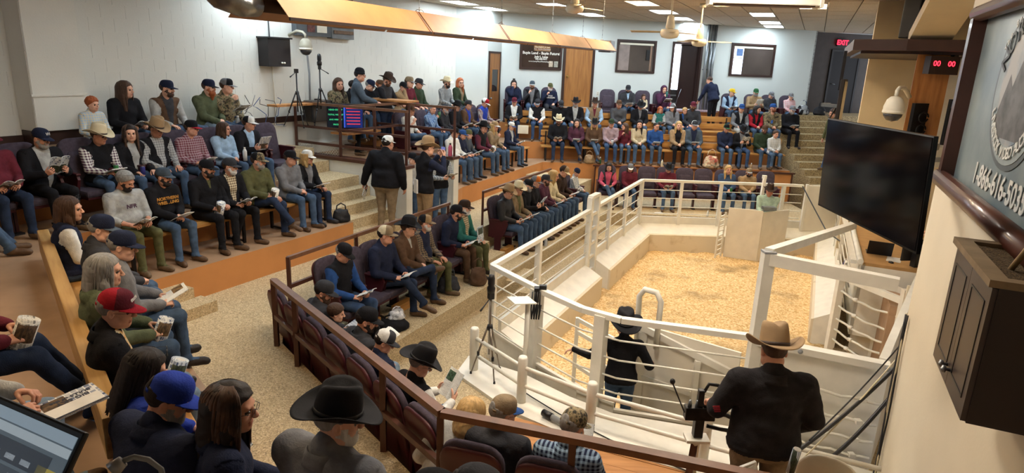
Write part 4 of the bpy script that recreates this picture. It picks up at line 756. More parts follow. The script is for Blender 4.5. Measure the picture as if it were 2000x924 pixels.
for f in (.02, .22, .43, .64, .82, .97):
    q = HA.lerp(HB_, f)+Vector((0, 0, .19)); b = MB()
    n = 22
    for k in range(n): z = q.z+.02+(LCEIL-q.z)*k/n; b.bar((q.x, q.y, z), (q.x, q.y, z+.9*(LCEIL-q.z)/n), .010 if k % 2 else .004, .004 if k % 2 else .010, up=(1, 0, 0))
    b.tube([(q.x+.05*cos(a), q.y, q.z-.01+.05*sin(a)) for a in np.linspace(0, 2*pi, 13)], .004, 5); b.build('hanging_chain', M_STEEL, t)
def fan(label, x, y, z, rot, k=1.0):
    t = thing('ceiling_fan', label, 'ceiling fan', (x, y, z), rot, 'white ceiling fans'); MB().lathe([(.06, .10), (.15, .09), (.17, .04), (.17, .0), (.14, -.05), (.05, -.07), (0, -.07)], 24).build('motor', M_IVORY, t)
    MB().lathe([(.05, .10), (.085, .12), (.06, .32), (.03, .34)], 18).build('shroud', M_IVORY, t); MB().lathe([(.018, .3), (.018, LCEIL-z)], 10).build('down_rod', M_IVORY, t); MB().lathe([(.07, LCEIL-z-.08), (.08, LCEIL-z)], 16).build('ceiling_cup', M_IVORY, t)
    for q in range(3):
        M = Matrix.Rotation(2*pi*q/3, 4, 'Z') @ Matrix.Rotation(rad(9), 4, 'Y'); P = [[(x_*(.055+.02*min(1, v*3)), .16+.56*v, .05+.0*v) for x_ in (-1, -.3, .3, 1)] for v in np.linspace(0, 1, 7)]; MB().sheet(P, .008, M=M).build('blade', mat('fan_blade', 'c9b897', .4), t)
    return t
fan('nearest white ceiling fan, above the tan heater', 1.0, 12.9, 5.42, rad(72)); fan('middle white ceiling fan, left of the pair by the office window', 2.72, 12.4, 5.02, rad(68)); fan('white ceiling fan hanging by the open doorway', 4.12, 15.6, 5.0, rad(25))
t = thing('ceiling_heater', 'long ivory heater box with brown underside hung at top of the hall', 'heater', (3.05, 8.7, 5.25), rad(-8)); MB().box(-.68, .68, -.16, .16, .0, .35, bev=.01).build('casing', M_IVORY, t); MB().box(-.6, .6, -.12, .12, -.012, .0).build('brown_grille', mat('heater_brown', '5d4230', .6, var=.2, vs=12), t)
for s in (-1, 1): MB().box(s*.66-.02, s*.66+.02, -.18, .18, -.02, .36).build('end_cap', M_IVORY, t)
for s in (-.5, .5): MB().bar((s, 0, .35), (s, 0, LCEIL-5.25), .012, .012, up=(1, 0, 0)).build('hanger', M_STEEL, t)
# grey air unit, speaker cabinet on left wall
t = thing('air_unit', 'grey air handling unit with brown louvres set in the left wall', 'air unit'); b = MB(); wallbox(b, FL, 1.70, 2.72, 2.86, 3.0, 4.78, LCEIL); b.build('left_housing', mat('unit_grey', '4c5054', .5, var=.08), t); wallbox(MB(), FL, 2.72, 3.42, 2.84, 3.0, 4.76, LCEIL).build('louvre_frame', mat('unit_grey_light', '6d6f70', .5), t)
for k in range(7):
    z = 4.90+k*.13; b = MB(); b.bar((*FL(2.76, 2.82), z), (*FL(3.38, 2.82), z), .02, .07); b.build('louvre', mat('rust_louvre', '6d5138', .6, var=.2, vs=10), t)
wallbox(MB(), FL, 2.28, 2.56, 2.84, 2.86, 4.86, 5.16).build('label_plate', M_IVORY, t); wallbox(MB(), FL, 2.0, 2.2, 2.84, 2.86, 4.86, 5.16).build('coil_panel', mat('coil_red', '6a3a34', .6, var=.3, vs=20), t)
t = thing('wall_speaker', 'black wooden loudspeaker cupboard on the left block wall', 'speaker'); wallbox(MB(), FL, .80, 1.37, 2.72, 3.0, 4.15, 4.68).build('cabinet', mat('speaker_black', '211b1d', .5, var=.08), t); wallbox(MB(), FL, .77, 1.40, 2.68, 3.0, 4.68, 4.71).build('lid', M_BLACK, t)
for s in (1.12, 1.18): MB().lathe([(0, 0), (.02, 0), (.02, .02), (0, .03)], 10, M=Matrix.Translation((*FL(s, 2.71), 4.22)) @ Matrix.Rotation(FL.rz, 4, 'Z') @ Matrix.Rotation(rad(90), 4, 'X')).build('knob', M_IVORY, t)
b = MB(); b.tube([(*FL(1.08, 2.97), 4.7), (*FL(1.05, 2.97), LCEIL)], .012, 6); tag(b.build('conduit', M_STEEL), 'thin conduit rising from the black wall speaker', 'conduit')
b = MB(); b.tube([(*FL(1.10, 2.97), 4.15), (*FL(1.11, 2.96), 3.6), (*FL(1.12, 2.97), 3.1)], .01, 6); tag(b.build('white_cable', M_IVORY), 'white cable dropping from the black wall speaker', 'cable')
b = MB(); b.tube([(*FL(2.05, 2.93), 5.0), (*FL(2.0, 2.9), 4.5), (*FL(2.08, 2.93), 4.0), (*FL(2.06, 2.93), 3.2)], .022, 8); tag(b.build('grey_cable', M_GREYP), 'grey cable running down the wall from the air unit', 'cable')
for q in range(7):
    P = [(*FL(-.25+.16*q+.1*math.sin(k*1.3+q), 2.45+.06*math.sin(k*2.1+q*1.7)-.03*k*(q % 2)), 3.04+max(.012, .55-.11*k+.05*math.sin(k*2+q))) for k in range(8)]
    b = MB(); b.tube(P, .007, 5); tag(b.build('loose_cable', mat(f'loose{q%3}', ('blue', 'black', 'grey')[q % 3], .5)), f'{("blue", "black", "grey")[q%3]} loose cable in the tangle on the ledge below the speaker, {ORD[q]} from the left', 'cable', 'tangled cables on the ledge')
b = MB(); b.tube([(.0, 0, 0), (.12, .06, .0)], .02, 5)
def tripod(label, x, y, z, h, head, m=M_BLACK, spread=.28, rz=0, legm=None):
    t = thing('camera_tripod', label, 'tripod', (x, y, z), rz); legm = legm or m; hub = h*.62
    for q in range(3):
        a = 2*pi*q/3+.4; e = Vector((spread*cos(a), spread*sin(a), 0)); p0 = Vector((.03*cos(a), .03*sin(a), hub)); mid = p0.lerp(e, .55)
        l = MB().tube([tuple(p0), tuple(mid)], .013, 8).build('leg', legm, t); MB().tube([tuple(mid), tuple(e)], .009, 8).build('lower_tube', legm, l); MB().tube([tuple(mid+Vector((0, 0, .02))), tuple(mid-Vector((0, 0, .03)))], .018, 8).build('clamp', M_BLACK, l); MB().lathe([(0, 0), (.016, 0), (.012, .03), (0, .03)], 8, M=Matrix.Translation(e)).build('foot', M_BLACK, l)
    MB().tube([(0, 0, hub*.45), (0, 0, h)], .014, 8).build('centre_column', legm, t); MB().lathe([(.03, hub-.03), (.04, hub), (.03, hub+.04)], 10).build('collar', M_BLACK, t)
    MB().box(-.035, .035, -.03, .03, h-.02, h+.06, bev=.006).build('head', M_BLACK, t); MB().tube([(0, 0, h), (-.14, -.10, h-.06), (-.2, -.14, h-.09)], [.007, .008, .013], 8).build('pan_handle', M_BLACK, t)
    if head == 'mic': MB().lathe([(.0, h+.06), (.045, h+.06), (.05, h+.12), (.035, h+.15), (.042, h+.17), (.042, h+.24), (.03, h+.28), (0, h+.29)], 14).build('mounted_camera', M_BLACK, t)
    if head == 'cam': MB().box(-.04, .04, -.09, .07, h+.06, h+.15, bev=.012).build('mounted_camera', M_BLACK, t)
    return t
tripod('black tripod with a bare head left of the monitor', -4.30, 12.86, LA+.44, 1.05, None, rz=.8); tripod('black tripod with a camcorder behind the monitor', -4.02, 13.45, LA+.44, 1.12, 'mic', rz=2.0)
tripod('silver legged camera tripod standing by the near ring corner', -.22, 7.22, LL+.04, 1.02, 'mic', spread=.22, rz=.5, legm=mat('tripod_bronze', '8d8377', .35, .7))
t = thing('flight_case', 'dark hard case standing on the ledge behind the monitor', 'case', (*FL(1.9, 2.55), 3.04), FL.rz); MB().box(-.3, .3, -.12, .12, 0, .44, bev=.02).build('shell', mat('case_dark', '4a4440', .5, var=.1), t)
for x in (-.28, .28): MB().box(x-.02, x+.02, -.125, .125, .02, .42).build('edge_strip', M_BLACK, t)
MB().box(-.08, .08, -.02, .02, .44, .47).build('handle', M_BLACK, t)
# head count monitor
t = thing('head_count_monitor', 'black monitor listing HEAD COUNT and TOTAL WEIGHT by the entry passage', 'monitor', (*FL(1.87, 1.78), 2.88), FL.rz-rad(47)); MB().box(-.37, .37, 0, .06, .06, .58, bev=.01).build('casing', M_BLACK, t); MB().box(-.15, .15, -.08, .12, 0, .02).build('base', M_BLACK, t); MB().box(-.05, .05, .01, .04, .02, .08).build('neck', M_BLACK, t)
MB().box(-.35, -.03, -.004, 0, .09, .555).build('left_screen', mat('lcd_dark', '16222c', .2, emit=hx('101a26'), es=.15), t); MB().box(-.005, .35, -.004, 0, .09, .555).build('right_screen', mat('lcd_blue', '1a2a66', .2, emit=hx('1c2c70'), es=.2, var=.3, vs=5), t); MB().box(-.03, -.005, -.005, 0, .09, .555).build('divider', mat('lcd_bar', '3d5fd0', .2, emit=hx('3a5cd8'), es=.3), t)
def lcd(tx, x, z, c, sz): obj('screen_text', text_mesh('screen_text', tx, sz, mat(f'lcd_{c}', c, .4, emit=hx(c), es=.30), .001, bold=.001), t, M=Matrix.Translation((x, -.006, z)) @ Matrix.Rotation(rad(90), 4, 'X'))
for k, (a, b_) in enumerate((('HEAD COUNT', '##.##'), ('TOTAL WEIGHT', '##.##'), ('AVG WEIGHT', '##.##'), ('PRICE', '##'))):
    lcd(a, -.19, .45-.10*k, '3fd08a', .042)
for k in range(6): MB().box(.02+.01*(k % 2), .30, -.006, -.004, .475-.064*k, .495-.064*k).build('red_line', mat('lcd_red', 'd04050', .4, emit=hx('c03848'), es=.25), t)
lcd('SELLING', -.19, .525, 'c8d4e8', .028); lcd('LOT', .17, .525, 'c8d4e8', .028)

# ================================================================== SEATS
M_UPH = mat('purple_grey_upholstery', '4b434e', .95, var=.12, vs=20, bump=.4, bs=150, spec=.15); M_MAR = mat('maroon_shell', '45181f', .45, var=.1, vs=5, bump=.05, bs=30)
def rrect(w, h, r, n=5, top=None):
    """rounded rectangle outline in x-z; top: larger corner radius on top"""
    P = []; rt = top or r
    for cx, cz, a0, q in ((w/2-r, r, -90, r), (w/2-rt, h-rt, 0, rt), (-w/2+rt, h-rt, 90, rt), (-w/2+r, r, 180, r)):
        for k in range(n+1): a = rad(a0+90*k/n); P.append((cx+q*cos(a), cz+q*sin(a)))
    return P
def slab(mb, P, y0, y1, mi=0, M=None, bulge=0.0, edge=.012):
    """cushion: outline P in x-z, from y0 (back) to y1 (front) with softened edge"""
    c = np.mean(P, 0); L = []
    for y, k in ((y0, .96), (y0+edge*np.sign(y1-y0), 1.0), (y1-edge*np.sign(y1-y0), 1.0), (y1, .95), (y1+bulge*.6, .70), (y1+bulge, .35)): L.append([(c[0]+(p[0]-c[0])*k, y, c[1]+(p[1]-c[1])*k) for p in P])
    n = len(P); V = [v for l in L for v in l]; F = [(i*n+k, i*n+(k+1) % n, (i+1)*n+(k+1) % n, (i+1)*n+k) for i in range(len(L)-1) for k in range(n)]
    F += [tuple(reversed(range(n))), tuple((len(L)-1)*n+k for k in range(n))]
    if y1 < y0: F = [tuple(reversed(f)) for f in F]
    return mb.add(V, F, mi, True, M)
RB = Matrix.Translation((0, -.20, .40)) @ Matrix.Rotation(rad(11), 4, 'X')
m = MB(); slab(m, rrect(.49, .70, .07, top=.15), .0, .06, M=RB, bulge=.012); CH_BACK = m.mesh('backrest', M_UPH)
m = MB(); slab(m, rrect(.33, .40, .06), .074, .084, M=RB @ Matrix.Translation((0, 0, .12)), bulge=.006); CH_PAD = m.mesh('back_pad', M_UPH)
m = MB(); slab(m, rrect(.48, .82, .06, top=.13), .0, -.04, M=RB @ Matrix.Translation((0, 0, -.14))); CH_SHELL = m.mesh('back_shell', M_MAR)
m = MB(); m.box(-.235, .235, -.20, .26, .36, .445, bev=.03); CH_SEAT = m.mesh('seat_cushion', M_UPH)
m = MB(); m.box(-.22, .22, -.20, .24, .325, .365, bev=.01); CH_PAN = m.mesh('seat_pan', M_MAR)
def arm_mesh(s):
    m = MB(); x = s*.262
    sec = [(-.26, .30), (-.24, .66), (.14, .66), (.17, .60), (.10, .40), (.02, .30), (.02, .02), (-.12, .02), (-.12, .30)]
    V = [(x-.018, y, z) for y, z in sec]+[(x+.018, y, z) for y, z in sec]; n = len(sec)
    m.add(V, [tuple(range(n)), tuple(reversed(range(n, 2*n)))]+[(k, n+k, n+(k+1) % n, (k+1) % n) for k in range(n)]); return m.mesh('side_panel', M_MAR)
def armpad(s): m = MB(); m.box(s*.262-.032, s*.262+.032, -.22, .17, .655, .685, bev=.012); return m.mesh('armrest', M_MAR)
ARM = {s: arm_mesh(s) for s in (-1, 1)}; PAD = {s: armpad(s) for s in (-1, 1)}
def foot(s): m = MB(); m.box(s*.262-.04, s*.262+.04, -.16, .10, 0, .025); return m.mesh('floor_foot', M_BLACK)
FOOT = {s: foot(s) for s in (-1, 1)}
CHAIR0 = None
def chair(x, y, z, face, label, k=1.0):
    global CHAIR0
    M = Matrix.Translation((x, y, z)) @ Matrix.Rotation(rad(-face), 4, 'Z')
    if CHAIR0: return dup(CHAIR0, M=M, label=label)
    t = thing('auditorium_chair', label, 'chair', M=M, group='purple auditorium chairs'); b = obj('backrest', CH_BACK, t); obj('back_pad', CH_PAD, b); obj('back_shell', CH_SHELL, t); obj('seat_cushion', CH_SEAT, t); obj('seat_pan', CH_PAN, t)
    for s in (-1, 1): a = obj('side_panel', ARM[s], t); obj('armrest', PAD[s], t); obj('floor_foot', FOOT[s], t)
    CHAIR0 = t; return t
def chair_row(row, fr, n, z, face, S):
    """S: positions along the frame, in picture order from the left"""
    for q, s in enumerate(S):
        x, y = fr(s, n); chair(x, y, z, face, f'purple auditorium chair, {ORD[q]} from left {row}')
def bench(label, fr, s0, s1, n0, n1, z, back=None, legs=4, cover=M_BENCH, bk=1, group=None):
    """plank bench along a frame; back: list of (z0, z1) planks standing at n1 (bk=1) or n0 (bk=-1)"""
    x, y = fr(s0, 0); base = Matrix.Translation((x, y, z)) @ Matrix.Rotation(fr.rz, 4, 'Z'); sg = 1 if fr.n @ np.array([-fr.d[1], fr.d[0]]) > 0 else -1
    t = thing('bench', label, 'bench', M=base, group=group); L = s1-s0; a, b_ = sorted((n0*sg, n1*sg))
    MB().box(0, L, a, a+(b_-a)*.48, .40, .44, bev=.006).build('seat_plank', cover, t); MB().box(0, L, a+(b_-a)*.52, b_, .40, .44, bev=.006).build('seat_plank', cover, t)
    yb = (n1 if bk > 0 else n0)*sg; yd = .03*(1 if yb > (a+b_)/2 else -1)
    for z0, z1 in (back or []): MB().box(0, L, *sorted((yb, yb+yd*1.3)), z0, z1, bev=.006).build('back_plank', cover, t)
    for k in range(legs):
        u = .15+(L-.3)*k/(legs-1); m = MB()
        for yy in (a+.03, b_-.03): m.bar((u, yy, 0), (u, yy, .40), .04, .04, up=(1, 0, 0))
        m.bar((u, a+.03, .38), (u, b_-.03, .38), .04, .04); m.bar((u, a+.03, .03), (u, b_-.03, .03), .04, .03)
        if back: m.bar((u, yb+yd*.2, .05), (u, yb+yd*.4, back[-1][1]-.03), .04, .04, up=(1, 0, 0))
        m.build('trestle_leg', M_BLACK, t)
    return t
bench('long wooden bench without a back on the left orange tier', FL, -3.85, -.05, .42, .84, LC, legs=5)
t = bench('long pine bench with a back board curving round the near left tier', FN, -.62, 4.1, .0, .40, LC, legs=5)
MB().box(0, 4.72, -.155, -.05, .60, .86, bev=.01).build('back_board', wood('yellow_pine_board', 'b8945f', '9a743f', 1.0, .45, 'X'), t)
bench('short pine bench at the near end of the left tier', Frame((-2.05, 2.72), 107), .05, 2.6, -.32, .08, LC, legs=3)
bench('pine bench with two back planks on the far upper tier', FB, -.35, 8.3, -.22, .18, LB, back=[(.50, .66), (.72, .88)], legs=7)
bench('pine bench with two back planks on the far lower tier', FCf, .75, 8.15, -.20, .20, LC, back=[(.50, .66), (.72, .88)], legs=7)
bench('pine bench without a back on the far left tier', FF, .4, 4.7, .32, .72, LC, legs=5)
# chairs
chair_row('in upper left rows', FL, 1.56, LB, 117, [-4.75, -4.18, -3.45, -2.95, -2.55, -1.98, -1.36, -.83, -.2][:9])
chair_row('in far left section', FF, 1.40, LB, 114, [.05, .95, 1.55, 2.15, 2.75, 3.6, 4.2])
chair_row('in left ringside row', F25, .02, LL, 115, [.06, .55, .98, 1.56, 2.06, 2.98, 3.35][:0]+[-.0, .52, .98, 1.52, 2.02, 2.96, 3.28][:0]+[0.0, .50, .96, 1.50, 2.0, 2.5, 2.98, 3.46])
chair_row('in farther left ringside row', F25, .02, LL, 115, [5.05, 5.55, 6.05, 6.50, 7.05, 7.60, 8.15, 9.1])
chair_row('in near ringside row by railing', FN, 2.26, LL, 51, [.75, 1.30, 1.84, 2.38, 2.92, 3.46, 4.0])
chair_row('in ringside row at picture bottom', FN2, .27, LL, 17, [.22, .80, 1.38, 1.96])
chair_row('in far ringside row', Frame((0, 17.6), 90), .03, LL, 182, [2.56, 3.14, 3.67, 4.18, 4.72, 5.25, 5.81, 6.37, 6.98])
chair_row('beside the oak door', Frame((0, 20.76), 80), 0, LA, 175, [-.15, .44, 1.02])
chair_row('below the office window', Frame((0, 20.78), 80), 0, LA, 175, [2.98, 3.60, 4.18, 4.80])
chair_row('right of the steel conduits', Frame((0, 20.78), 80), 0, LA, 175, [7.22, 8.05, 8.66, 9.35])

# ================================================================== PEOPLE: bodies grown as one smooth surface from tapered limbs
def nets(f, org, h):
    """surface nets: one quad surface round the f < 0 region"""
    s = f < 0
    c = [s[i:s.shape[0]-1+i, j:s.shape[1]-1+j, k:s.shape[2]-1+k] for i in (0, 1) for j in (0, 1) for k in (0, 1)]
    cnt = sum(x.astype(np.int8) for x in c); act = (cnt > 0) & (cnt < 8)
    idx = np.argwhere(act); ids = -np.ones(act.shape, np.int32); ids[act] = np.arange(len(idx))
    P = np.zeros((len(idx), 3)); W = np.zeros(len(idx)); I, J, K = idx.T
    co = [(i, j, k) for i in (0, 1) for j in (0, 1) for k in (0, 1)]
    vals = {q: f[I+q[0], J+q[1], K+q[2]] for q in co}
    for a in range(3):
        for q in co:
            if q[a]: continue
            r = list(q); r[a] = 1; r = tuple(r); va, vb = vals[q], vals[r]; x = (va < 0) != (vb < 0)
            t = np.where(x, va/np.where(x, va-vb, 1), 0); p = np.tile(np.array(q, float), (len(idx), 1)); p[:, a] += t
            P += p*x[:, None]; W += x
    V = (idx + P/W[:, None])*h + org
    F = []
    for a in range(3):
        b, c2 = (a+1) % 3, (a+2) % 3
        lo = [slice(1, -1)]*3; lo[a] = slice(0, -1); hi = [slice(1, -1)]*3; hi[a] = slice(1, None)
        s0, s1 = s[tuple(lo)], s[tuple(hi)]; e = np.argwhere(s0 != s1)
        if not len(e): continue
        fl = s0[tuple(e.T)]; g = e.copy()
        for ax in range(3):
            if ax != a: g[:, ax] += 1
        def cell(db, dc):
            q = g.copy(); q[:, b] += db; q[:, c2] += dc; return ids[tuple(q.T)]
        Q = np.stack([cell(-1, -1), cell(0, -1), cell(0, 0), cell(-1, 0)], 1); Q[~fl] = Q[~fl][:, ::-1]; F.append(Q)
    return V, np.concatenate(F)
class Field:
    """signed distance field on a grid, filled by smooth unions inside each shape's own box"""
    def __init__(s, lo, hi, h):
        s.h = h; s.org = np.array(lo, float); n = np.ceil((np.array(hi)-s.org)/h).astype(int)+1
        s.ax = [s.org[a]+np.arange(n[a])*h for a in range(3)]; s.f = np.full(n, .4, np.float32); s.lab = np.zeros(n, np.int8); s.best = np.full(n, 9., np.float32)
    def win(s, lo, hi):
        w = []
        for a in range(3):
            i = max(0, int((lo[a]-s.org[a])/s.h)); j = min(len(s.ax[a]), int((hi[a]-s.org[a])/s.h)+2)
            if i >= j: return None, None
            w.append(slice(i, j))
        X = np.meshgrid(*[s.ax[a][w[a]].astype(np.float32) for a in range(3)], indexing='ij', sparse=True); return tuple(w), X
    def blend(s, w, d, k, lab, sub=False):
        f = s.f[w]
        if sub: h = np.clip(.5-.5*(d+f)/k, 0, 1); s.f[w] = f*(1-h)-d*h+k*h*(1-h); return
        h = np.clip(.5+.5*(f-d)/k, 0, 1); s.f[w] = f*(1-h)+d*h-k*h*(1-h)
        b = d < s.best[w]; s.lab[w][b] = lab; s.best[w][b] = d[b]
    def cap(s, a, b, ra, rb, lab, k=.03, flat=None):
        a, b = np.array(a, float), np.array(b, float); m = max(ra, rb)+k+2*s.h
        w, X = s.win(np.minimum(a, b)-m, np.maximum(a, b)+m)
        if w is None: return
        ab = b-a; L2 = float(ab@ab)+1e-9; t = sum((X[i]-a[i])*ab[i] for i in range(3))/L2; t = np.clip(t, 0, 1)
        fl = flat or (1, 1, 1)
        d = np.sqrt(sum(((X[i]-a[i]-t*ab[i])/fl[i])**2 for i in range(3)))-(ra+(rb-ra)*t); s.blend(w, d, k, lab)
    def ell(s, c, r, lab, k=.03, sub=False, R=None):
        c, r = np.array(c, float), np.array(r, float); m = max(r)+k+2*s.h
        w, X = s.win(c-m, c+m)
        if w is None: return
        D = [X[i]-c[i] for i in range(3)]
        if R is not None: D = [sum(R[j][i]*D[j] for j in range(3)) for i in range(3)]
        q = np.sqrt(sum((D[i]/r[i])**2 for i in range(3))); q2 = np.sqrt(sum((D[i]/r[i]**2)**2 for i in range(3)))
        s.blend(w, q*(q-1)/(q2+1e-6), k, lab, sub)
    def cut(s, n, o):                                # keep the side where (x - o).n < 0
        X = np.meshgrid(*s.ax, indexing='ij', sparse=True); d = sum((X[i]-o[i])*n[i] for i in range(3)); s.f = np.maximum(s.f, d.astype(np.float32))
    def noise(s, amp, fr, seed=0):
        X = np.meshgrid(*s.ax, indexing='ij', sparse=True); q = seed*1.7
        s.f += amp*(np.sin(fr*X[0]+2.1*np.sin(fr*.6*X[2]+q)+q)*np.sin(fr*1.2*X[2]+1.4*np.sin(fr*.7*X[1]+q))+.6*np.sin(fr*1.9*X[1]+fr*X[2]*.8+q)*np.sin(fr*1.6*X[0]-fr*.5*X[2]))
    def out(s):
        V, F = nets(s.f, s.org, s.h); g = np.clip(np.rint((V-s.org)/s.h).astype(int), 0, np.array(s.f.shape)-1); return V, F, s.lab[tuple(g.T)]
# material slots of a body
SKIN, TOP, PANTS, SHOE, INNER, SLEEVE, BEARD, LIP, EYEM = range(9)
def make_head(h, female=False, beard=None, child=False):
    F = Field((-.115, -.13, -.25), (.115, .15, .14), h); j = .92 if (female or child) else 1
    F.ell((0, -.012, .032), (.077, .097, .087), SKIN); F.ell((0, .022, -.042), (.060*j, .068, .078), SKIN, .03)
    F.ell((0, .058, -.090), (.030*j, .028, .024), SKIN, .03); F.cap((-.045*j, .015, -.07), (.045*j, .015, -.07), .03, .03, SKIN, .04)
    F.ell((-.042*j, .055, -.03), (.022, .022, .022), SKIN, .025); F.ell((.042*j, .055, -.03), (.022, .022, .022), SKIN, .025)
    F.cap((-.036, .078, .024), (.036, .078, .024), .011, .011, SKIN, .018)
    for x in (-.031, .031): F.ell((x, .095, .005), (.015, .011, .009), SKIN, .014, sub=True)
    F.cap((0, .088, .012), (0, .110, -.026), .007, .012, SKIN, .010)
    for x in (-.011, .011): F.ell((x, .102, -.030), (.009, .010, .007), SKIN, .008)
    F.cap((-.018, .083, -.060), (.018, .083, -.060), .0065, .0065, LIP, .006); F.cap((-.013, .083, -.068), (.013, .083, -.068), .007, .007, LIP, .006)
    for x in (-1, 1):
        F.ell((x*.079, -.010, -.004), (.010, .020, .031), SKIN, .008); F.ell((x*.089, -.004, -.002), (.007, .010, .016), SKIN, .006, sub=True)
    F.cap((0, -.022, -.06), (0, -.030, -.165), .054*j, .050*j, SKIN, .03)
    if beard:
        F.ell((0, .047, -.086), (.061, .054, .046 if beard != 'long' else .055), BEARD, .010); F.cap((-.060, .014, -.030), (-.043, .045, -.083), .020, .026, BEARD, .010); F.cap((.060, .014, -.030), (.043, .045, -.083), .020, .026, BEARD, .010)
        F.cap((-.03, .085, -.047), (.03, .085, -.047), .0085, .0085, BEARD, .008); F.ell((0, .089, -.063), (.016, .008, .006), LIP, .005)
        if beard == 'long': F.cap((0, .06, -.10), (0, .055, -.19), .045, .018, BEARD, .03)
        F.noise(0.0008, 160)
    for x in (-.031, .031): F.ell((x, .0825, .004), (.0105, .0085, .0058), EYEM, .002)
    return F.out()
def make_hand(h, curl, spread=.12, thumb=.55):
    """left-handed frame: wrist at origin, fingers +Y, palm facing -Z, thumb towards +X"""
    F = Field((-.07, -.035, -.12), (.11, .22, .04), h); r0 = max(.0085, h*.95)
    F.cap((0, -.03, 0), (0, .012, 0), .026, .025, SKIN, .02, flat=(1, 1, .8))
    for i in range(4):
        x = .030-.020*i; F.cap((x*.5, .01, 0), (x, .088-.004*abs(i-1), 0), .015, .0125, SKIN, .012)
    for i, L in enumerate((.072, .080, .074, .058)):
        x = .031-.0205*i; a = (1.2-i)*spread*.6; p = np.array([x, .088-.004*abs(i-1), 0]); an = curl*.6+.03*i; r = r0+.0008-(.0012 if i == 3 else 0)
        for q, seg in enumerate((.46, .31, .25)):
            d = np.array([sin(a)*cos(an), cos(a)*cos(an), -sin(an)]); e = p+d*L*seg; F.cap(p, e, r, r*.93, SKIN, .004); p = e; an += curl*(.95, .7, 0)[q]; r *= .95
    p = np.array([.022, .022, -.008]); d = np.array([sin(thumb)*1.0, cos(thumb)*.8, -.45]); d /= np.linalg.norm(d); e = p+d*.042; F.cap(p, e, .0155, .0115, SKIN, .01)
    d2 = d+np.array([-.25, .35, -.15-.3*curl]); d2 /= np.linalg.norm(d2); g = e+d2*.032; F.cap(e, g, .0112, .0105, SKIN, .004); d3 = d2+np.array([-.2, .1, -.2*curl]); d3 /= np.linalg.norm(d3); F.cap(g, g+d3*.026, .0105, .0088, SKIN, .004)
    return F.out()
HEADS = {}; HANDS = {}
def head_lib(h, fem, beard, child):
    k = (h, fem, beard, child)
    if k not in HEADS: HEADS[k] = make_head(*k)
    return HEADS[k]
def hand_lib(h, kind):
    k = (h, kind)
    if k not in HANDS: HANDS[k] = make_hand(h, {'relax': .45, 'grip': .95, 'flat': .15}[kind])
    return HANDS[k]
def unit(v): v = np.array(v, float); return v/(np.linalg.norm(v)+1e-9)
def ik(sh, tgt, pole, l1, l2):
    sh, tgt = np.array(sh, float), np.array(tgt, float); d = tgt-sh; L = np.linalg.norm(d); mx = (l1+l2)*.995
    if L > mx: tgt = sh+d/L*mx; d = tgt-sh; L = mx
    a = (l1*l1-l2*l2+L*L)/(2*L); hh = math.sqrt(max(l1*l1-a*a, 1e-6)); u = d/L; p = np.array(pole, float); p = unit(p-u*(p@u)); return sh+u*a+p*hh, tgt
def rotm(yaw=0, pitch=0, roll=0):                    # yaw about z (+ = to the left), pitch + = nod down
    return np.array((Matrix.Rotation(rad(yaw), 3, 'Z') @ Matrix.Rotation(rad(-pitch), 3, 'X') @ Matrix.Rotation(rad(roll), 3, 'Y')))
# hand targets (x out to the side, y forward, z above seat plane) for L and R:  pos, finger direction, palm normal, hand shape
ARMS = {
 'lap':   [((.13, .33, .19), (-.25, 1, -.15), (0, -.1, -1), 'relax')]*2,
 'clasp': [((.055, .33, .22), (-.8, .6, -.15), (-.3, -.3, -1), 'grip'), ((.05, .36, .20), (-.8, .5, -.1), (-.2, -.3, -1), 'grip')],
 'book':  [((.13, .37, .32), (-.35, .8, .45), (-.75, -.1, .5), 'grip')]*2,
 'bookl': [((.11, .35, .22), (-.6, .8, 0), (-.5, 0, -.8), 'grip'), ((.13, .33, .21), (-.4, .9, 0), (-.5, 0, -.8), 'grip')],
 'one':   [((.12, .34, .19), (-.3, 1, -.1), (0, 0, -1), 'relax'), ((.09, .36, .24), (-.6, .8, .1), (-.6, 0, -.7), 'grip')],
 'cross': [((-.10, .20, .34), (-.9, .1, .1), (0, -1, 0), 'relax'), ((-.12, .24, .30), (-.9, .1, .1), (0, -1, 0), 'relax')],
 'chin':  [((.10, .30, .20), (-.5, .8, 0), (0, 0, -1), 'relax'), ((.04, .17, .66), (-.5, -.1, .85), (0, -1, .2), 'grip')],
 'cup':   [((.12, .33, .20), (-.3, 1, -.1), (0, 0, -1), 'relax'), ((.03, .25, .55), (-.7, .6, .3), (-.6, -.5, 0), 'grip')],
 'fist':  [((.13, .30, .20), (-.3, 1, -.1), (0, 0, -1), 'relax'), ((.12, .28, .48), (-.3, .2, 1), (-.9, -.2, .1), 'grip')],
 'hang':  [((.30, .06, -.02), (0, .15, -1), (-1, 0, 0), 'relax')]*2,
}
def sd(arr, i): return arr[i] if len(arr) > i else arr[0]
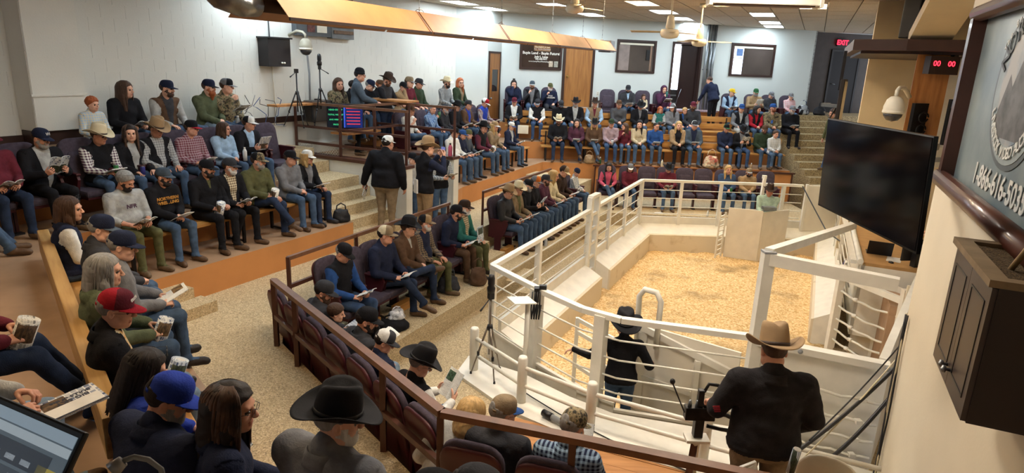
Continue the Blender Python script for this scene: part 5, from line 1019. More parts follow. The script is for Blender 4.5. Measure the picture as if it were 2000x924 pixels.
def build_person(p, near):
    """p: spec dict.  Returns object list parented to a new Empty.  Local frame: +Y is where the body faces, origin on the floor under the hips"""
    s = p.get('s', 1.0); stand = p.get('stand', False); child = p.get('sx') == 'c'; fem = p.get('sx') == 'f'
    bw = p.get('w', .93 if fem else 1.02)*(.90 if child else 1.06); t = p.get('bulk', .024 if p['top'][0] in ('jacket', 'hoodie', 'leather', 'fleece', 'camo', 'denim') else .015)
    sh = .885 if stand else p.get('seat', .44)/s
    h = {2: .0120, 1: .016, 0: .0225}[near]
    hh = {2: .0055, 1: .009, 0: .0125}[near]; hd = {2: .0042, 1: .0068, 0: .0105}[near]
    la = rad(p.get('lean', 4 if not stand else 2)); lr = rad(p.get('tilt', 0)); yw = rad(p.get('twist', 0))
    sp = np.array([sin(lr), sin(la), cos(la)]); sp /= np.linalg.norm(sp); fw = unit(np.array([sin(-yw), cos(yw), 0])-sp*(np.array([sin(-yw), cos(yw), 0])@sp)); sd_ = np.cross(fw, sp)
    pel = np.array([0, 0, sh+.10]); at = lambda u, x=0, y=0: pel+sp*u+sd_*x+fw*y
    nb = at(.50); kw = p.get('kn', .13)
    # ---- joints
    hipz = sh+.095
    legs = []
    for sx in (-1, 1):
        hip = np.array([sx*.088*bw, .02, hipz])
        if stand:
            st = p.get('stride', (0, 0)); fy = st[0] if sx < 0 else st[1]; kne = np.array([sx*(.10), .03+fy*.5, .49]); ank = np.array([sx*(.115), fy, .085]); fdir = unit((sx*.25, 1, 0))
        else:
            kz = max(sh+.07, .47); kne = np.array([sx*kw, .455, kz]); ank = np.array([sx*(kw+.0), .455+p.get('ft', .02), .085]); fdir = unit((sx*.22, 1, 0))
            lg = p.get('legs', 'sit')
            if lg == 'cross' and sx > 0: kne = np.array([.05, .45, kz+.10]); ank = np.array([-.10, .66, kz-.26]); fdir = unit((-.3, 1, -.35))
            if lg == 'ankle' and sx > 0: kne = np.array([.30, .38, kz+.10]); ank = np.array([-.09, .47, kz+.085]); fdir = unit((-.45, .75, .3))
            if lg == 'ext': ank = np.array([sx*kw*.8, .455+.26, .085])
            if lg == 'mix' and sx > 0: ank = np.array([kw, .455-.17, .10])
            if lg == 'dangle': ank = np.array([sx*kw, .44, kz-.36])
        legs.append((hip, kne, ank, fdir))
    A = p.get('A') or ARMS[p.get('arms', 'lap')]; arms = []; hands = []
    for i, sx in enumerate((-1, 1)):
        S = at(.44, sx*.175*bw); tp, fd, pn, hk = sd(A, i); off = sh if not p.get('Aabs') else 0
        tgt = np.array([tp[0]*sx, tp[1], tp[2]+off]); pole = np.array([sx*p.get('elb', .5), -.35, -.8]); el, wr = ik(S, tgt, pole, .285, .265); arms.append((S, el, wr)); hands.append((wr, unit((fd[0]*sx, fd[1], fd[2])), unit((pn[0]*sx, pn[1], pn[2])), hk))
    hy, hp_ = p.get('hy', 0)+p.get('twist', 0), p.get('hp', 2); RH = rotm(hy, hp_+math.degrees(la)*.3, p.get('hr', 0)); hc = nb+sp*.05+np.array([0, 0, .105])+fw*.03+RH @ np.array([0, .03, 0])
    # ---- field
    pts = [q for L in legs for q in L[:3]]+[q for a in arms for q in a]+[nb, pel, hc, legs[0][2]+legs[0][3]*.22, legs[1][2]+legs[1][3]*.22]
    lo = np.min(pts, 0)-.2; hi = np.max(pts, 0)+.2; lo[2] = min(lo[2], -.05); F = Field(lo, hi, h)
    bl = p.get('belly', .0)
    F.cap(pel+sd_*-.07*bw, pel+sd_*.07*bw, .115*bw+t*.5, .115*bw+t*.5, PANTS if not p.get('coat') else TOP, .05)
    F.ell(at(.14, 0, .015+bl*.4), (.150*bw+t+bl*.5, .118+t+bl, .155), TOP, .05); F.ell(at(.32, 0, .005), (.165*bw+t, .112+t+(.012 if fem else 0), .155), TOP, .05)
    F.cap(at(.425, -.12*bw), at(.425, .12*bw), .066+t, .066+t, TOP, .05); F.cap(at(.455, -.05), at(.475, .05), .062+t*.6, .062+t*.6, TOP, .045)
    if p.get('collar', True): F.cap(at(.47, 0, -.008), at(.53+.012*(t > .01), 0, -.004), .068+t*.3, .062+t*.3, TOP, .02)
    if p.get('hoodie'): F.cap(at(.46, -.06, -.085), at(.46, .06, -.085), .042, .042, TOP, .03); F.cap(at(.49, -.075, -.03), at(.49, .075, -.03), .035, .035, TOP, .03)
    for (S, el, wr) in arms:
        d = unit(wr-el); sl = SLEEVE
        F.cap(S, el, .058+t, .046+t*.8, sl, .035); F.cap(el, el+(wr-el)*.5 if p.get('short') else wr-d*.015, .046+t*.8, .034+t*.6, sl, .012)
        if p.get('short'): F.cap(S+(el-S)*.75, el, .043, .042, SKIN, .01); F.cap(el, wr, .043, .029, SKIN, .01)
    for (hip, kn, an, fd) in legs:
        F.cap(hip, kn, .090*bw+.006, .064, PANTS, .03); F.cap(kn, an+np.array([0, 0, .02]), .062, .048, PANTS, .02); F.ell(kn+np.array([0, -.01, .0]), (.066, .066, .064), PANTS, .02)
        up = np.array([0, 0, 1.]); F.cap(an+np.array([0, -.02, -.035]), an+fd*.15+np.array([0, 0, -.045]), .043, .037, SHOE, .02); F.cap(an, an+np.array([0, -.01, -.03]), .045, .046, SHOE, .02); F.cap(an+fd*.10-up*.045, an+fd*.175-up*.05, .036, .030, SHOE, .02)
    if p.get('skirt'):
        F.cap(pel+np.array([0, .1, -.02]), pel+np.array([0, .42, 0]), .15, .12, PANTS, .04)
    F.noise(.0028, 19, p.get('seed', 0)); F.noise(.0012 if near < 2 else .0020, 47, p.get('seed', 0)+5)
    V, Q, lab = F.out()
    # open jacket: the shirt shows down the front
    lab = lab.copy(); rel = V-pel; u = rel@sp; yy = rel@fw; xx = rel@sd_
    def snap(m, g, d): q = m & (np.abs(g) < .62*h); V[q] -= g[q][:, None]*d
    uh = p.get('hem', -.075 if stand else -.015); tor = ((lab == TOP) | (lab == PANTS)) & (np.abs(xx) < .30) & (yy > -.3) & (yy < .165) & (u > -.16) & (u < .25)
    lab[tor] = np.where(u[tor] > uh, TOP, PANTS); snap(tor, u-uh, sp)
    ov = (lab == TOP) & tor & (u < uh+.05) & (u >= uh-.004); V[ov] += (fw*yy[ov][:, None]+sd_*xx[ov][:, None])/np.hypot(yy[ov], xx[ov])[:, None].clip(.05)*.007
    for (S, el, wr), sx in zip(arms, (-1, 1)):
        d = unit(unit(el-S)+sd_*sx*1.3); g = (V-S)@d-.012; m = ((lab == TOP) | (lab == SLEEVE)) & (np.linalg.norm(V-S, axis=1) < .135); lab[m] = np.where(g[m] > 0, SLEEVE, TOP); snap(m, g, d)
    for (hip, kn, an, fd) in legs:
        d = unit(an-kn); g = (V-an)@d-.012; m = ((lab == PANTS) | (lab == SHOE)) & (np.linalg.norm(V-an, axis=1) < .11); lab[m] = np.where(g[m] > 0, SHOE, PANTS); snap(m, g, d)
        q = m & (lab == PANTS) & (g > -.05); ax_ = an+np.outer((V[q]-an)@d, d); V[q] += (V[q]-ax_)*.10
    if p.get('in'):
        wd = np.clip((u-p.get('inz', .02))/.5, 0, 1)*p.get('inw', .085)+p.get('in0', .012); fr = (lab == TOP) & (yy > .03) & (u > p.get('inz', .02)) & (u < .62); g = np.abs(xx)-wd; q = fr & (np.abs(g) < .6*h); V[q] -= (np.sign(xx[q])*g[q])[:, None]*sd_
    fl = np.median(lab[Q], axis=1).astype(np.int8); two = lab[Q]; fl = np.where((two == TOP).sum(1) >= 2, np.where((two == TOP).sum(1) > 2, TOP, two.max(1)), fl)
    cq = V[Q].mean(1); uq = (cq-pel)@sp; mm = (np.abs((cq-pel)@sd_) < .30) & ((cq-pel)@fw < .165) & (np.abs(uq-uh) < 2*h) & ((fl == TOP) | (fl == PANTS)); fl[mm] = np.where(uq[mm] > uh, TOP, PANTS)
    for (S, el, wr), sx in zip(arms, (-1, 1)):
        d = unit(unit(el-S)+sd_*sx*1.3); g = (cq-S)@d-.012; m = ((fl == TOP) | (fl == SLEEVE)) & (np.linalg.norm(cq-S, axis=1) < .13); fl[m] = np.where(g[m] > 0, SLEEVE, TOP)
    for (hip, kn, an, fd) in legs:
        d = unit(an-kn); g = (cq-an)@d-.012; m = ((fl == PANTS) | (fl == SHOE)) & (np.linalg.norm(cq-an, axis=1) < .10); fl[m] = np.where(g[m] > 0, SHOE, PANTS)
    if p.get('in'):
        cen = V[Q].mean(1)-pel; u = cen@sp; x = np.abs(cen@sd_); y = cen@fw; wdt = np.clip((u-p.get('inz', .02))/.5, 0, 1)*p.get('inw', .085)+p.get('in0', .012)
        fl[(fl == TOP) & (y > .03) & (x < wdt) & (u > p.get('inz', .02)) & (u < .60)] = INNER
    Vs, Fs, Ls = [V], [Q], [fl]; n = len(V)
    def put(T, R, o, mir=False, sc=1):
        nonlocal n
        v, q, l = T; v = v*sc
        if mir: v = v*np.array([-1, 1, 1]); q = q[:, ::-1]
        Vs.append(v @ np.array(R).T+o); Fs.append(q+n); Ls.append(l[q[:, 0]]); n += len(v)
    bd = p.get('beard'); hs = 1.02 if not child else .97
    if child: hs = .95/max(s, .6)**.35
    put(head_lib(hd, fem, bd[1] if isinstance(bd, tuple) else ('full' if bd else None), child), RH*hs, hc)
    for i, (wr, fd, pn, hk) in enumerate(hands):
        yv = fd; zv = unit(-pn+yv*(pn@yv)); xv = np.cross(yv, zv); R = np.stack([xv, yv, zv], 1)
        put(hand_lib(hh, hk), R, wr-fd*.005, mir=(i == 1) if True else False, sc=.98 if not fem else .9)
    me_V = np.concatenate(Vs)*s; me_F = np.concatenate(Fs); mi = np.concatenate(Ls)
    tc = p['topm']; M = [p['skinm'], tc, p['pantm'], p['shoem'], p.get('innm') or tc, p.get('slm') or tc, p.get('beardm') or p['skinm'], mat('lips', 'lips', .5), mat('eyes', 'eye', .25)]
    body = rawmesh('body', me_V, me_F, M, mi, smooth=True)
    HM = np.eye(4); HM[:3, :3] = RH*hs*s; HM[:3, 3] = hc*s
    extra = {'elbow': [a[1]*s for a in arms]}
    if near == 2 and p['top'][0] in ('jacket', 'fleece', 'vest', 'plaid'):
        m = MB(); P = []
        for k in range(25):
            a = rad(-90)+rad(150)*(k-12)/12; row = []
            for j in range(4): r = .076+t*.3+.009*j+.006*abs(k-12)/12; row.append(tuple((at(.512+.020*(1-j), 0, -.010)+sd_*r*cos(a)+fw*r*.95*sin(a)*1.0+np.array([0, 0, -.012*j*(abs(k-12)/12)]))*s))
            P.append(row)
        m.sheet(P, -.006*s); extra['collar'] = m.mesh('collar', [tc])
    return body, Matrix(HM.tolist()), [(np.array(w)*s, f, q) for w, f, q, _ in hands], extra, RH
# ------------------------------------------------------------------ hair, hats, glasses (head frame, metres)
HAIR = {}
def hair_mesh(style, near, hat):
    k = (style, near, hat)
    if k in HAIR: return HAIR[k]
    h = {2: .0055, 1: .009, 0: .0125}[near]; F = Field((-.16, -.19, -.36), (.16, .15, .17), h)
    F.ell((0, -.018, .036), (.083, .104, .090), 0, .02)
    if style == 'short': F.cut((0, .62, -.78), (0, .045, .048)); 
    if style == 'thick': F.ell((0, -.02, .05), (.092, .112, .095), 0, .03); F.cut((0, .66, -.75), (0, .055, .045))
    if style in ('long', 'bob', 'wavy', 'bun'):
        F.ell((0, -.02, .045), (.09, .110, .092), 0, .02); F.cut((0, .72, -.70), (0, .058, .05))
        e = {'long': -.30, 'bob': -.15, 'wavy': -.32, 'bun': -.05}[style]; r = .045 if style != 'wavy' else .06
        for x in (-1, 1):
            F.cap((x*.066, -.015, .03), (x*.078, .005, -.09), .028, .032, 0, .03)
            if style != 'bun': F.cap((x*.075, .0, -.08), (x*(.082 if style != 'wavy' else .10), .03, e), .033, .028, 0, .03)
        F.cap((0, -.08, .02), (0, -.10, e*.8), .07, r+.02, 0, .04); F.cap((-.05, -.07, 0), (-.06, -.09, e), .05, r*.8, 0, .04); F.cap((.05, -.07, 0), (.06, -.09, e), .05, r*.8, 0, .04)
        if style == 'bun': F.ell((0, -.03, .16), (.04, .04, .05), 0, .02)
    F.noise(.003 if style in ('wavy', 'curly') else .0014, 80 if style != 'wavy' else 50)
    if style == 'curly': F.ell((0, -.02, .05), (.095, .11, .10), 0, .03); F.cut((0, .66, -.75), (0, .055, .04)); F.noise(.009, 110)
    if hat: F.cut((0, .12, 1), (0, 0, .058))
    V, Q, l = F.out(); HAIR[k] = rawmesh('hair', V, Q, [None], None, smooth=True); return HAIR[k]
STRANDS = {}
def strands_mesh(style, hat):
    k = (style, hat)
    if k in STRANDS: return STRANDS[k]
    e = {'long': -.30, 'bob': -.16, 'wavy': -.30, 'bun': -.05}[style]; m = MB(); r_ = np.random.default_rng(11); wv = {'wavy': .013, 'long': .004, 'bob': .006, 'bun': .002}[style]
    for q in range(150):
        th = rad(r_.uniform(48, 312)); sx, sy = sin(th), cos(th); P = []; ph = r_.uniform(0, 6.3); out = r_.uniform(1.0, 1.07); top = .128 if not hat else .075; end = e*r_.uniform(.75, 1.08)
        for j in range(13):
            u = j/12; z = top+(end-top)*u
            if z > .03: f = math.sqrt(max(0, 1-((z-.036)/.098)**2))
            else: f = 1.0+.10*min(1, (.03-z)/.2)
            w = wv*min(1, u*2)*sin(u*15+ph); P.append((sx*(.092*f*out+w*.6)+w*sy, -.020+sy*(.112*f*out+w*.5)+.01*min(0, z), z))
        rr = r_.uniform(.007, .0115); m.tube(P, [rr*(.6+.4*sin(pi*min(1, .15+i/12)))*(1-.55*(i/12)**3) for i in range(13)], 5)
    STRANDS[k] = m.mesh('hair_strands', [None]); return STRANDS[k]
def cap_meshes():
    """ball cap: six-panel crown (front slot / back slot), eyelets and button; bill"""
    c = MB(); n = 36; rings = 9; V = []; F = []; MI = []
    for i in range(rings+1):
        a = i/rings*pi/2
        for k in range(n):
            th = 2*pi*k/n; seam = 1-.012*(abs(math.remainder(th-pi/2, pi/3)) < .06)
            zf = .104*(sin(a)**.92); r = cos(a)**.66 if i < rings else .02
            fr = .5+.5*sin(th); V.append((.087*r*cos(th)*seam, -.012+.106*r*sin(th)*seam+.004*fr*sin(a*2), .030+zf+.010*fr*sin(a*2)*1.2))
    for i in range(rings):
        for k in range(n):
            F.append((i*n+k, i*n+(k+1) % n, (i+1)*n+(k+1) % n, (i+1)*n+k)); MI.append(0 if sin(2*pi*(k+.5)/n) > .10 else 1)
    b = len(V)
    V2_ = [(v[0]*.965, v[1]*.965, v[2]-.004) for v in V[:n]]; V += V2_
    for k in range(n): F.append((k, b+k, b+(k+1) % n, (k+1) % n)); MI.append(1)
    F.append(tuple(rings*n+k for k in range(n))); MI.append(1)
    crown = bpy.data.meshes.new('cap'); crown.from_pydata(V, [], F); crown.materials.append(None); crown.materials.append(None)
    crown.polygons.foreach_set('material_index', MI); crown.polygons.foreach_set('use_smooth', [True]*len(F)); crown.update()
    m = MB(); P = []
    for j in range(6):
        row = []; q = j/5
        for k in range(15):
            th = pi/2+(k-7)/7*1.12; x0, y0 = .088*cos(th), -.012+.107*sin(th); e = (1-abs((k-7)/7)**2.6); x = x0*(1+.08*q); y = y0+q*.078*e
            row.append((x, y, .036-.10*x*x/.09*(1.0)-.016*q*e))
        P.append(row)
    m.sheet(P, -.0045); bill = m.mesh('bill', [None]); return crown, bill
def cowboy_meshes():
    n = 48; V = []; F = []
    prof = [(1.0, 0), (.985, .035), (.95, .07), (.90, .105), (.83, .132), (.70, .143), (.45, .140), (.2, .135)]
    for r, z in prof:
        for k in range(n):
            th = 2*pi*k/n; x, y = .086*r*cos(th), -.01+.106*r*sin(th); zz = .030+z
            if z > .05:
                w = (z-.05)/.09; x *= 1-.16*w*max(0, sin(th))**2; zz += .012*w*cos(th)**2*r-.020*w*math.exp(-(x/.022)**2)*(.75 if y < .02 else .6); zz += .006*w*(y/.1)
            V.append((x, y, zz))
    for i in range(len(prof)-1):
        for k in range(n): F.append((i*n+k, i*n+(k+1) % n, (i+1)*n+(k+1) % n, (i+1)*n+k))
    F.append(tuple((len(prof)-1)*n+k for k in range(n)))
    cr = bpy.data.meshes.new('crown'); cr.from_pydata(V, [], F); cr.materials.append(None); cr.polygons.foreach_set('use_smooth', [True]*len(F)); cr.update()
    m = MB(); P = []
    for k in range(n+1):
        th = 2*pi*k/n; row = []
        for j in range(8):
            q = j/7; w = .082+.010*abs(sin(th)); x, y = cos(th)*(.086+w*q*.92), -.01+sin(th)*(.106+w*q)
            z = .030+.062*(q**1.5)*abs(cos(th))**2.6-.014*q*q*abs(sin(th))**2; row.append((x, y, z))
        P.append(row)
    m.sheet(P, -.0045); br = m.mesh('brim', [None])
    b = MB(); P = []
    for k in range(n+1):
        th = 2*pi*k/n; P.append([(.0875*cos(th)*(1-.008*j), -.01+.1078*sin(th)*(1-.008*j), .034+.011*j) for j in range(3)])
    b.sheet(P, -.003); bd = b.mesh('hat_band', [None]); return cr, br, bd
def beanie_mesh():
    m = MB(); m.lathe([(.086, .02), (.089, .035), (.089, .06), (.085, .062), (.084, .09), (.070, .125), (.045, .148), (.01, .156)], 28, sx=1, sy=1.2, M=Matrix.Translation((0, -.012, 0))); return m.mesh('knit_hat', [None])
def glasses_mesh():
    m = MB()
    for x in (-1, 1):
        m.tube([(x*.032+.023*cos(a), .106-.03*abs(x*.032+.023*cos(a))*.25, .004+.017*sin(a)) for a in np.linspace(0, 2*pi, 15)], .0016, 5, cap=False); m.tube([(x*.056, .102, .008), (x*.078, .06, .008), (x*.082, -.01, .004)], .0014, 5)
    m.tube([(-.010, .107, .008), (.010, .107, .008)], .0014, 5); return m.mesh('glasses', [None])
def opening_mesh():
    m = MB(); P = []
    for k in range(9):
        th = -pi/2+(k-4)/4*.50; row = []; top = .052*math.sqrt(max(0, 1-((k-4)/4)**2))+.004
        for j in range(5):
            z = top*j/4; a = math.asin(min(1, ((z+.006)/.104)**(1/.92))); r = cos(a)**.66*1.035; row.append((.087*r*cos(th), -.012+.106*r*sin(th), .036+z))
        P.append(row)
    m.sheet(P, -.003); P = []
    for k in range(11):
        th = -pi/2+(k-5)/5*.62; P.append([(.091*cos(th), -.012+.111*sin(th), .028+.016*j) for j in range(2)])
    n = len(m.F); m.sheet(P, -.003, 1); return m.mesh('back_opening', [None, None])
OPENING = opening_mesh()
CAP, BILL = cap_meshes(); COWC, COWB, COWBAND = cowboy_meshes(); BEANIE = beanie_mesh(); GLASSES = glasses_mesh()
def setm(o, ms):
    for i, m in enumerate(ms): o.material_slots[i].link = 'OBJECT'; o.material_slots[i].material = m
def topmat(kind, c):
    if kind == 'plaid': return plaid(*c) if isinstance(c, tuple) else plaid(c, 'light_grey')
    if kind == 'camo': return camo()
    if kind == 'leather': return leather(c)
    if kind == 'denim': return denim(c)
    return cloth(c)
PANTW = dict(jeans=1, denim=1, dark_jeans=1, pale_jeans=1)
PEOPLE_OBJ = {}
def place_person(pid, x, y, z, face, p, label, group=None, near=0):
    """face: azimuth the body faces"""
    p['seed'] = hash_(pid); c = p.get('top', ('jacket', 'black'))
    p['topm'] = topmat(*c); p['skinm'] = skinm(p.get('skin', ('skin', 'skin3', 'skin')[p['seed'] % 3])); pc = p.get('pants', 'jeans'); p['pantm'] = denim(pc) if pc in PANTW else cloth(pc); p['shoem'] = leather(p.get('shoes', ('boots', 'dark_boots', 'work_boots')[p['seed'] % 3]))
    if p.get('in'): p['innm'] = topmat(*p['in']) if isinstance(p['in'], tuple) else cloth(p['in'])
    if p.get('sl'): p['slm'] = topmat(*p['sl']) if isinstance(p['sl'], tuple) else cloth(p['sl'])
    if p.get('beard'): p['beardm'] = hairm(p['beard'][0] if isinstance(p['beard'], tuple) else p['beard'])
    body, HM, hands, hc, RH = build_person(p, near)
    root = thing('person', label, 'person', (x, y, z), rad(-face), group); obj('body', body, root)
    if 'collar' in hc: obj('collar', hc['collar'], root)
    hat = p.get('hat')
    hr = p.get('hair', 'brown_hair'); st = 'short'
    if isinstance(hr, tuple): hr, st = hr
    if hr:
        ho = obj('hair', hair_mesh(st, near, bool(hat) and hat[0] != 'hood'), root, M=HM); setm(ho, [hairm(hr)])
        if near >= 1 and st in ('long', 'bob', 'wavy'): so_ = obj('hair_strands', strands_mesh(st, bool(hat)), ho); setm(so_, [hairm(hr) if hr != 'dark_hair' or st != 'wavy' else mat('hair_ombre', '5a4030', .55, var=.3, vs=7, col2='1c1614', bump=.2, bs=50, spec=.3)])
    HT = HM @ Matrix.Translation((0, 0, .004)) @ Matrix.Rotation(rad(-4), 4, 'X')
    if p.get('hatback'): HT = HT @ Matrix.Rotation(pi, 4, 'Z')
    if hat:
        k = hat[0]
        if k == 'cap':
            f = hat[1]; bl = hat[2] if len(hat) > 2 else f; bk = hat[3] if len(hat) > 3 else f; mm = lambda c: camo('camo_cap', sc=14) if c == 'camo' else cloth(c, 'hat')
            co = obj('cap', CAP, root, M=HT); setm(co, [mm(f), mm(bk)]); bo = obj('bill', BILL, co); setm(bo, [mm(bl)])
            if near == 2 or pid == 'W0': q = obj('back_opening', OPENING, co); setm(q, [hairm(hr or 'dark_hair'), mm(bk)])
            if p.get('logo'):
                tx, sz, cc = p['logo']; lo = obj('lettering', text_mesh('lettering', tx, sz, mat(f'ink_{cc}', cc, .7), .0025, bold=.0008), co, M=Matrix.Translation((0, .088, .088)) @ Matrix.Rotation(pi, 4, 'Z') @ Matrix.Rotation(rad(72), 4, 'X'))
        elif k == 'cow':
            sc = hat[2] if len(hat) > 2 else 1.0; co = obj('cowboy_hat', COWC, root, M=HT @ Matrix.Scale(sc, 4) @ Matrix.Translation((0, 0, .004))); fm = mat(f'felt_{hat[1]}', hat[1], .8, var=.08, vs=8, bump=.1, bs=150, spec=.2); setm(co, [fm])
            b = obj('brim', COWB, co); setm(b, [fm]); b = obj('hat_band', COWBAND, co); setm(b, [leather('dark_brown' if hat[1] != 'black' else 'black')])
        elif k == 'beanie': co = obj('knit_hat', BEANIE, root, M=HT); setm(co, [cloth(hat[1], 'knit')])
        elif k == 'hood':
            F = Field((-.17, -.2, -.22), (.17, .15, .18), .011); F.ell((0, -.02, .02), (.112, .128, .125), 0); F.cap((0, -.04, -.08), (0, -.05, -.2), .10, .12, 0, .04); F.ell((0, .10, -.005), (.075, .10, .095), 0, .02, sub=True); V, Q, l = F.out(); co = obj('hood', rawmesh('hood', V, Q, [p['topm']], smooth=True), root, M=HM)
    if p.get('gl'):
        g = obj('glasses', GLASSES, root, M=HM if p['gl'] != 'top' else HM @ Matrix.Translation((0, -.02, .085)) @ Matrix.Rotation(rad(25), 4, 'X')); setm(g, [mat('black_frames', 'black', .3)])
    W = Matrix.Translation((x, y, z)) @ Matrix.Rotation(rad(-face), 4, 'Z'); PEOPLE_OBJ[pid] = dict(root=root, hands=[(W @ Vector(w), W.to_3x3() @ Vector(f), W.to_3x3() @ Vector(q)) for w, f, q in hands], W=W, s=p.get('s', 1), p=p, elbow=hc['elbow'])
    return root
def hash_(t): return sum((i+1)*ord(c) for i, c in enumerate(str(t))) % 97

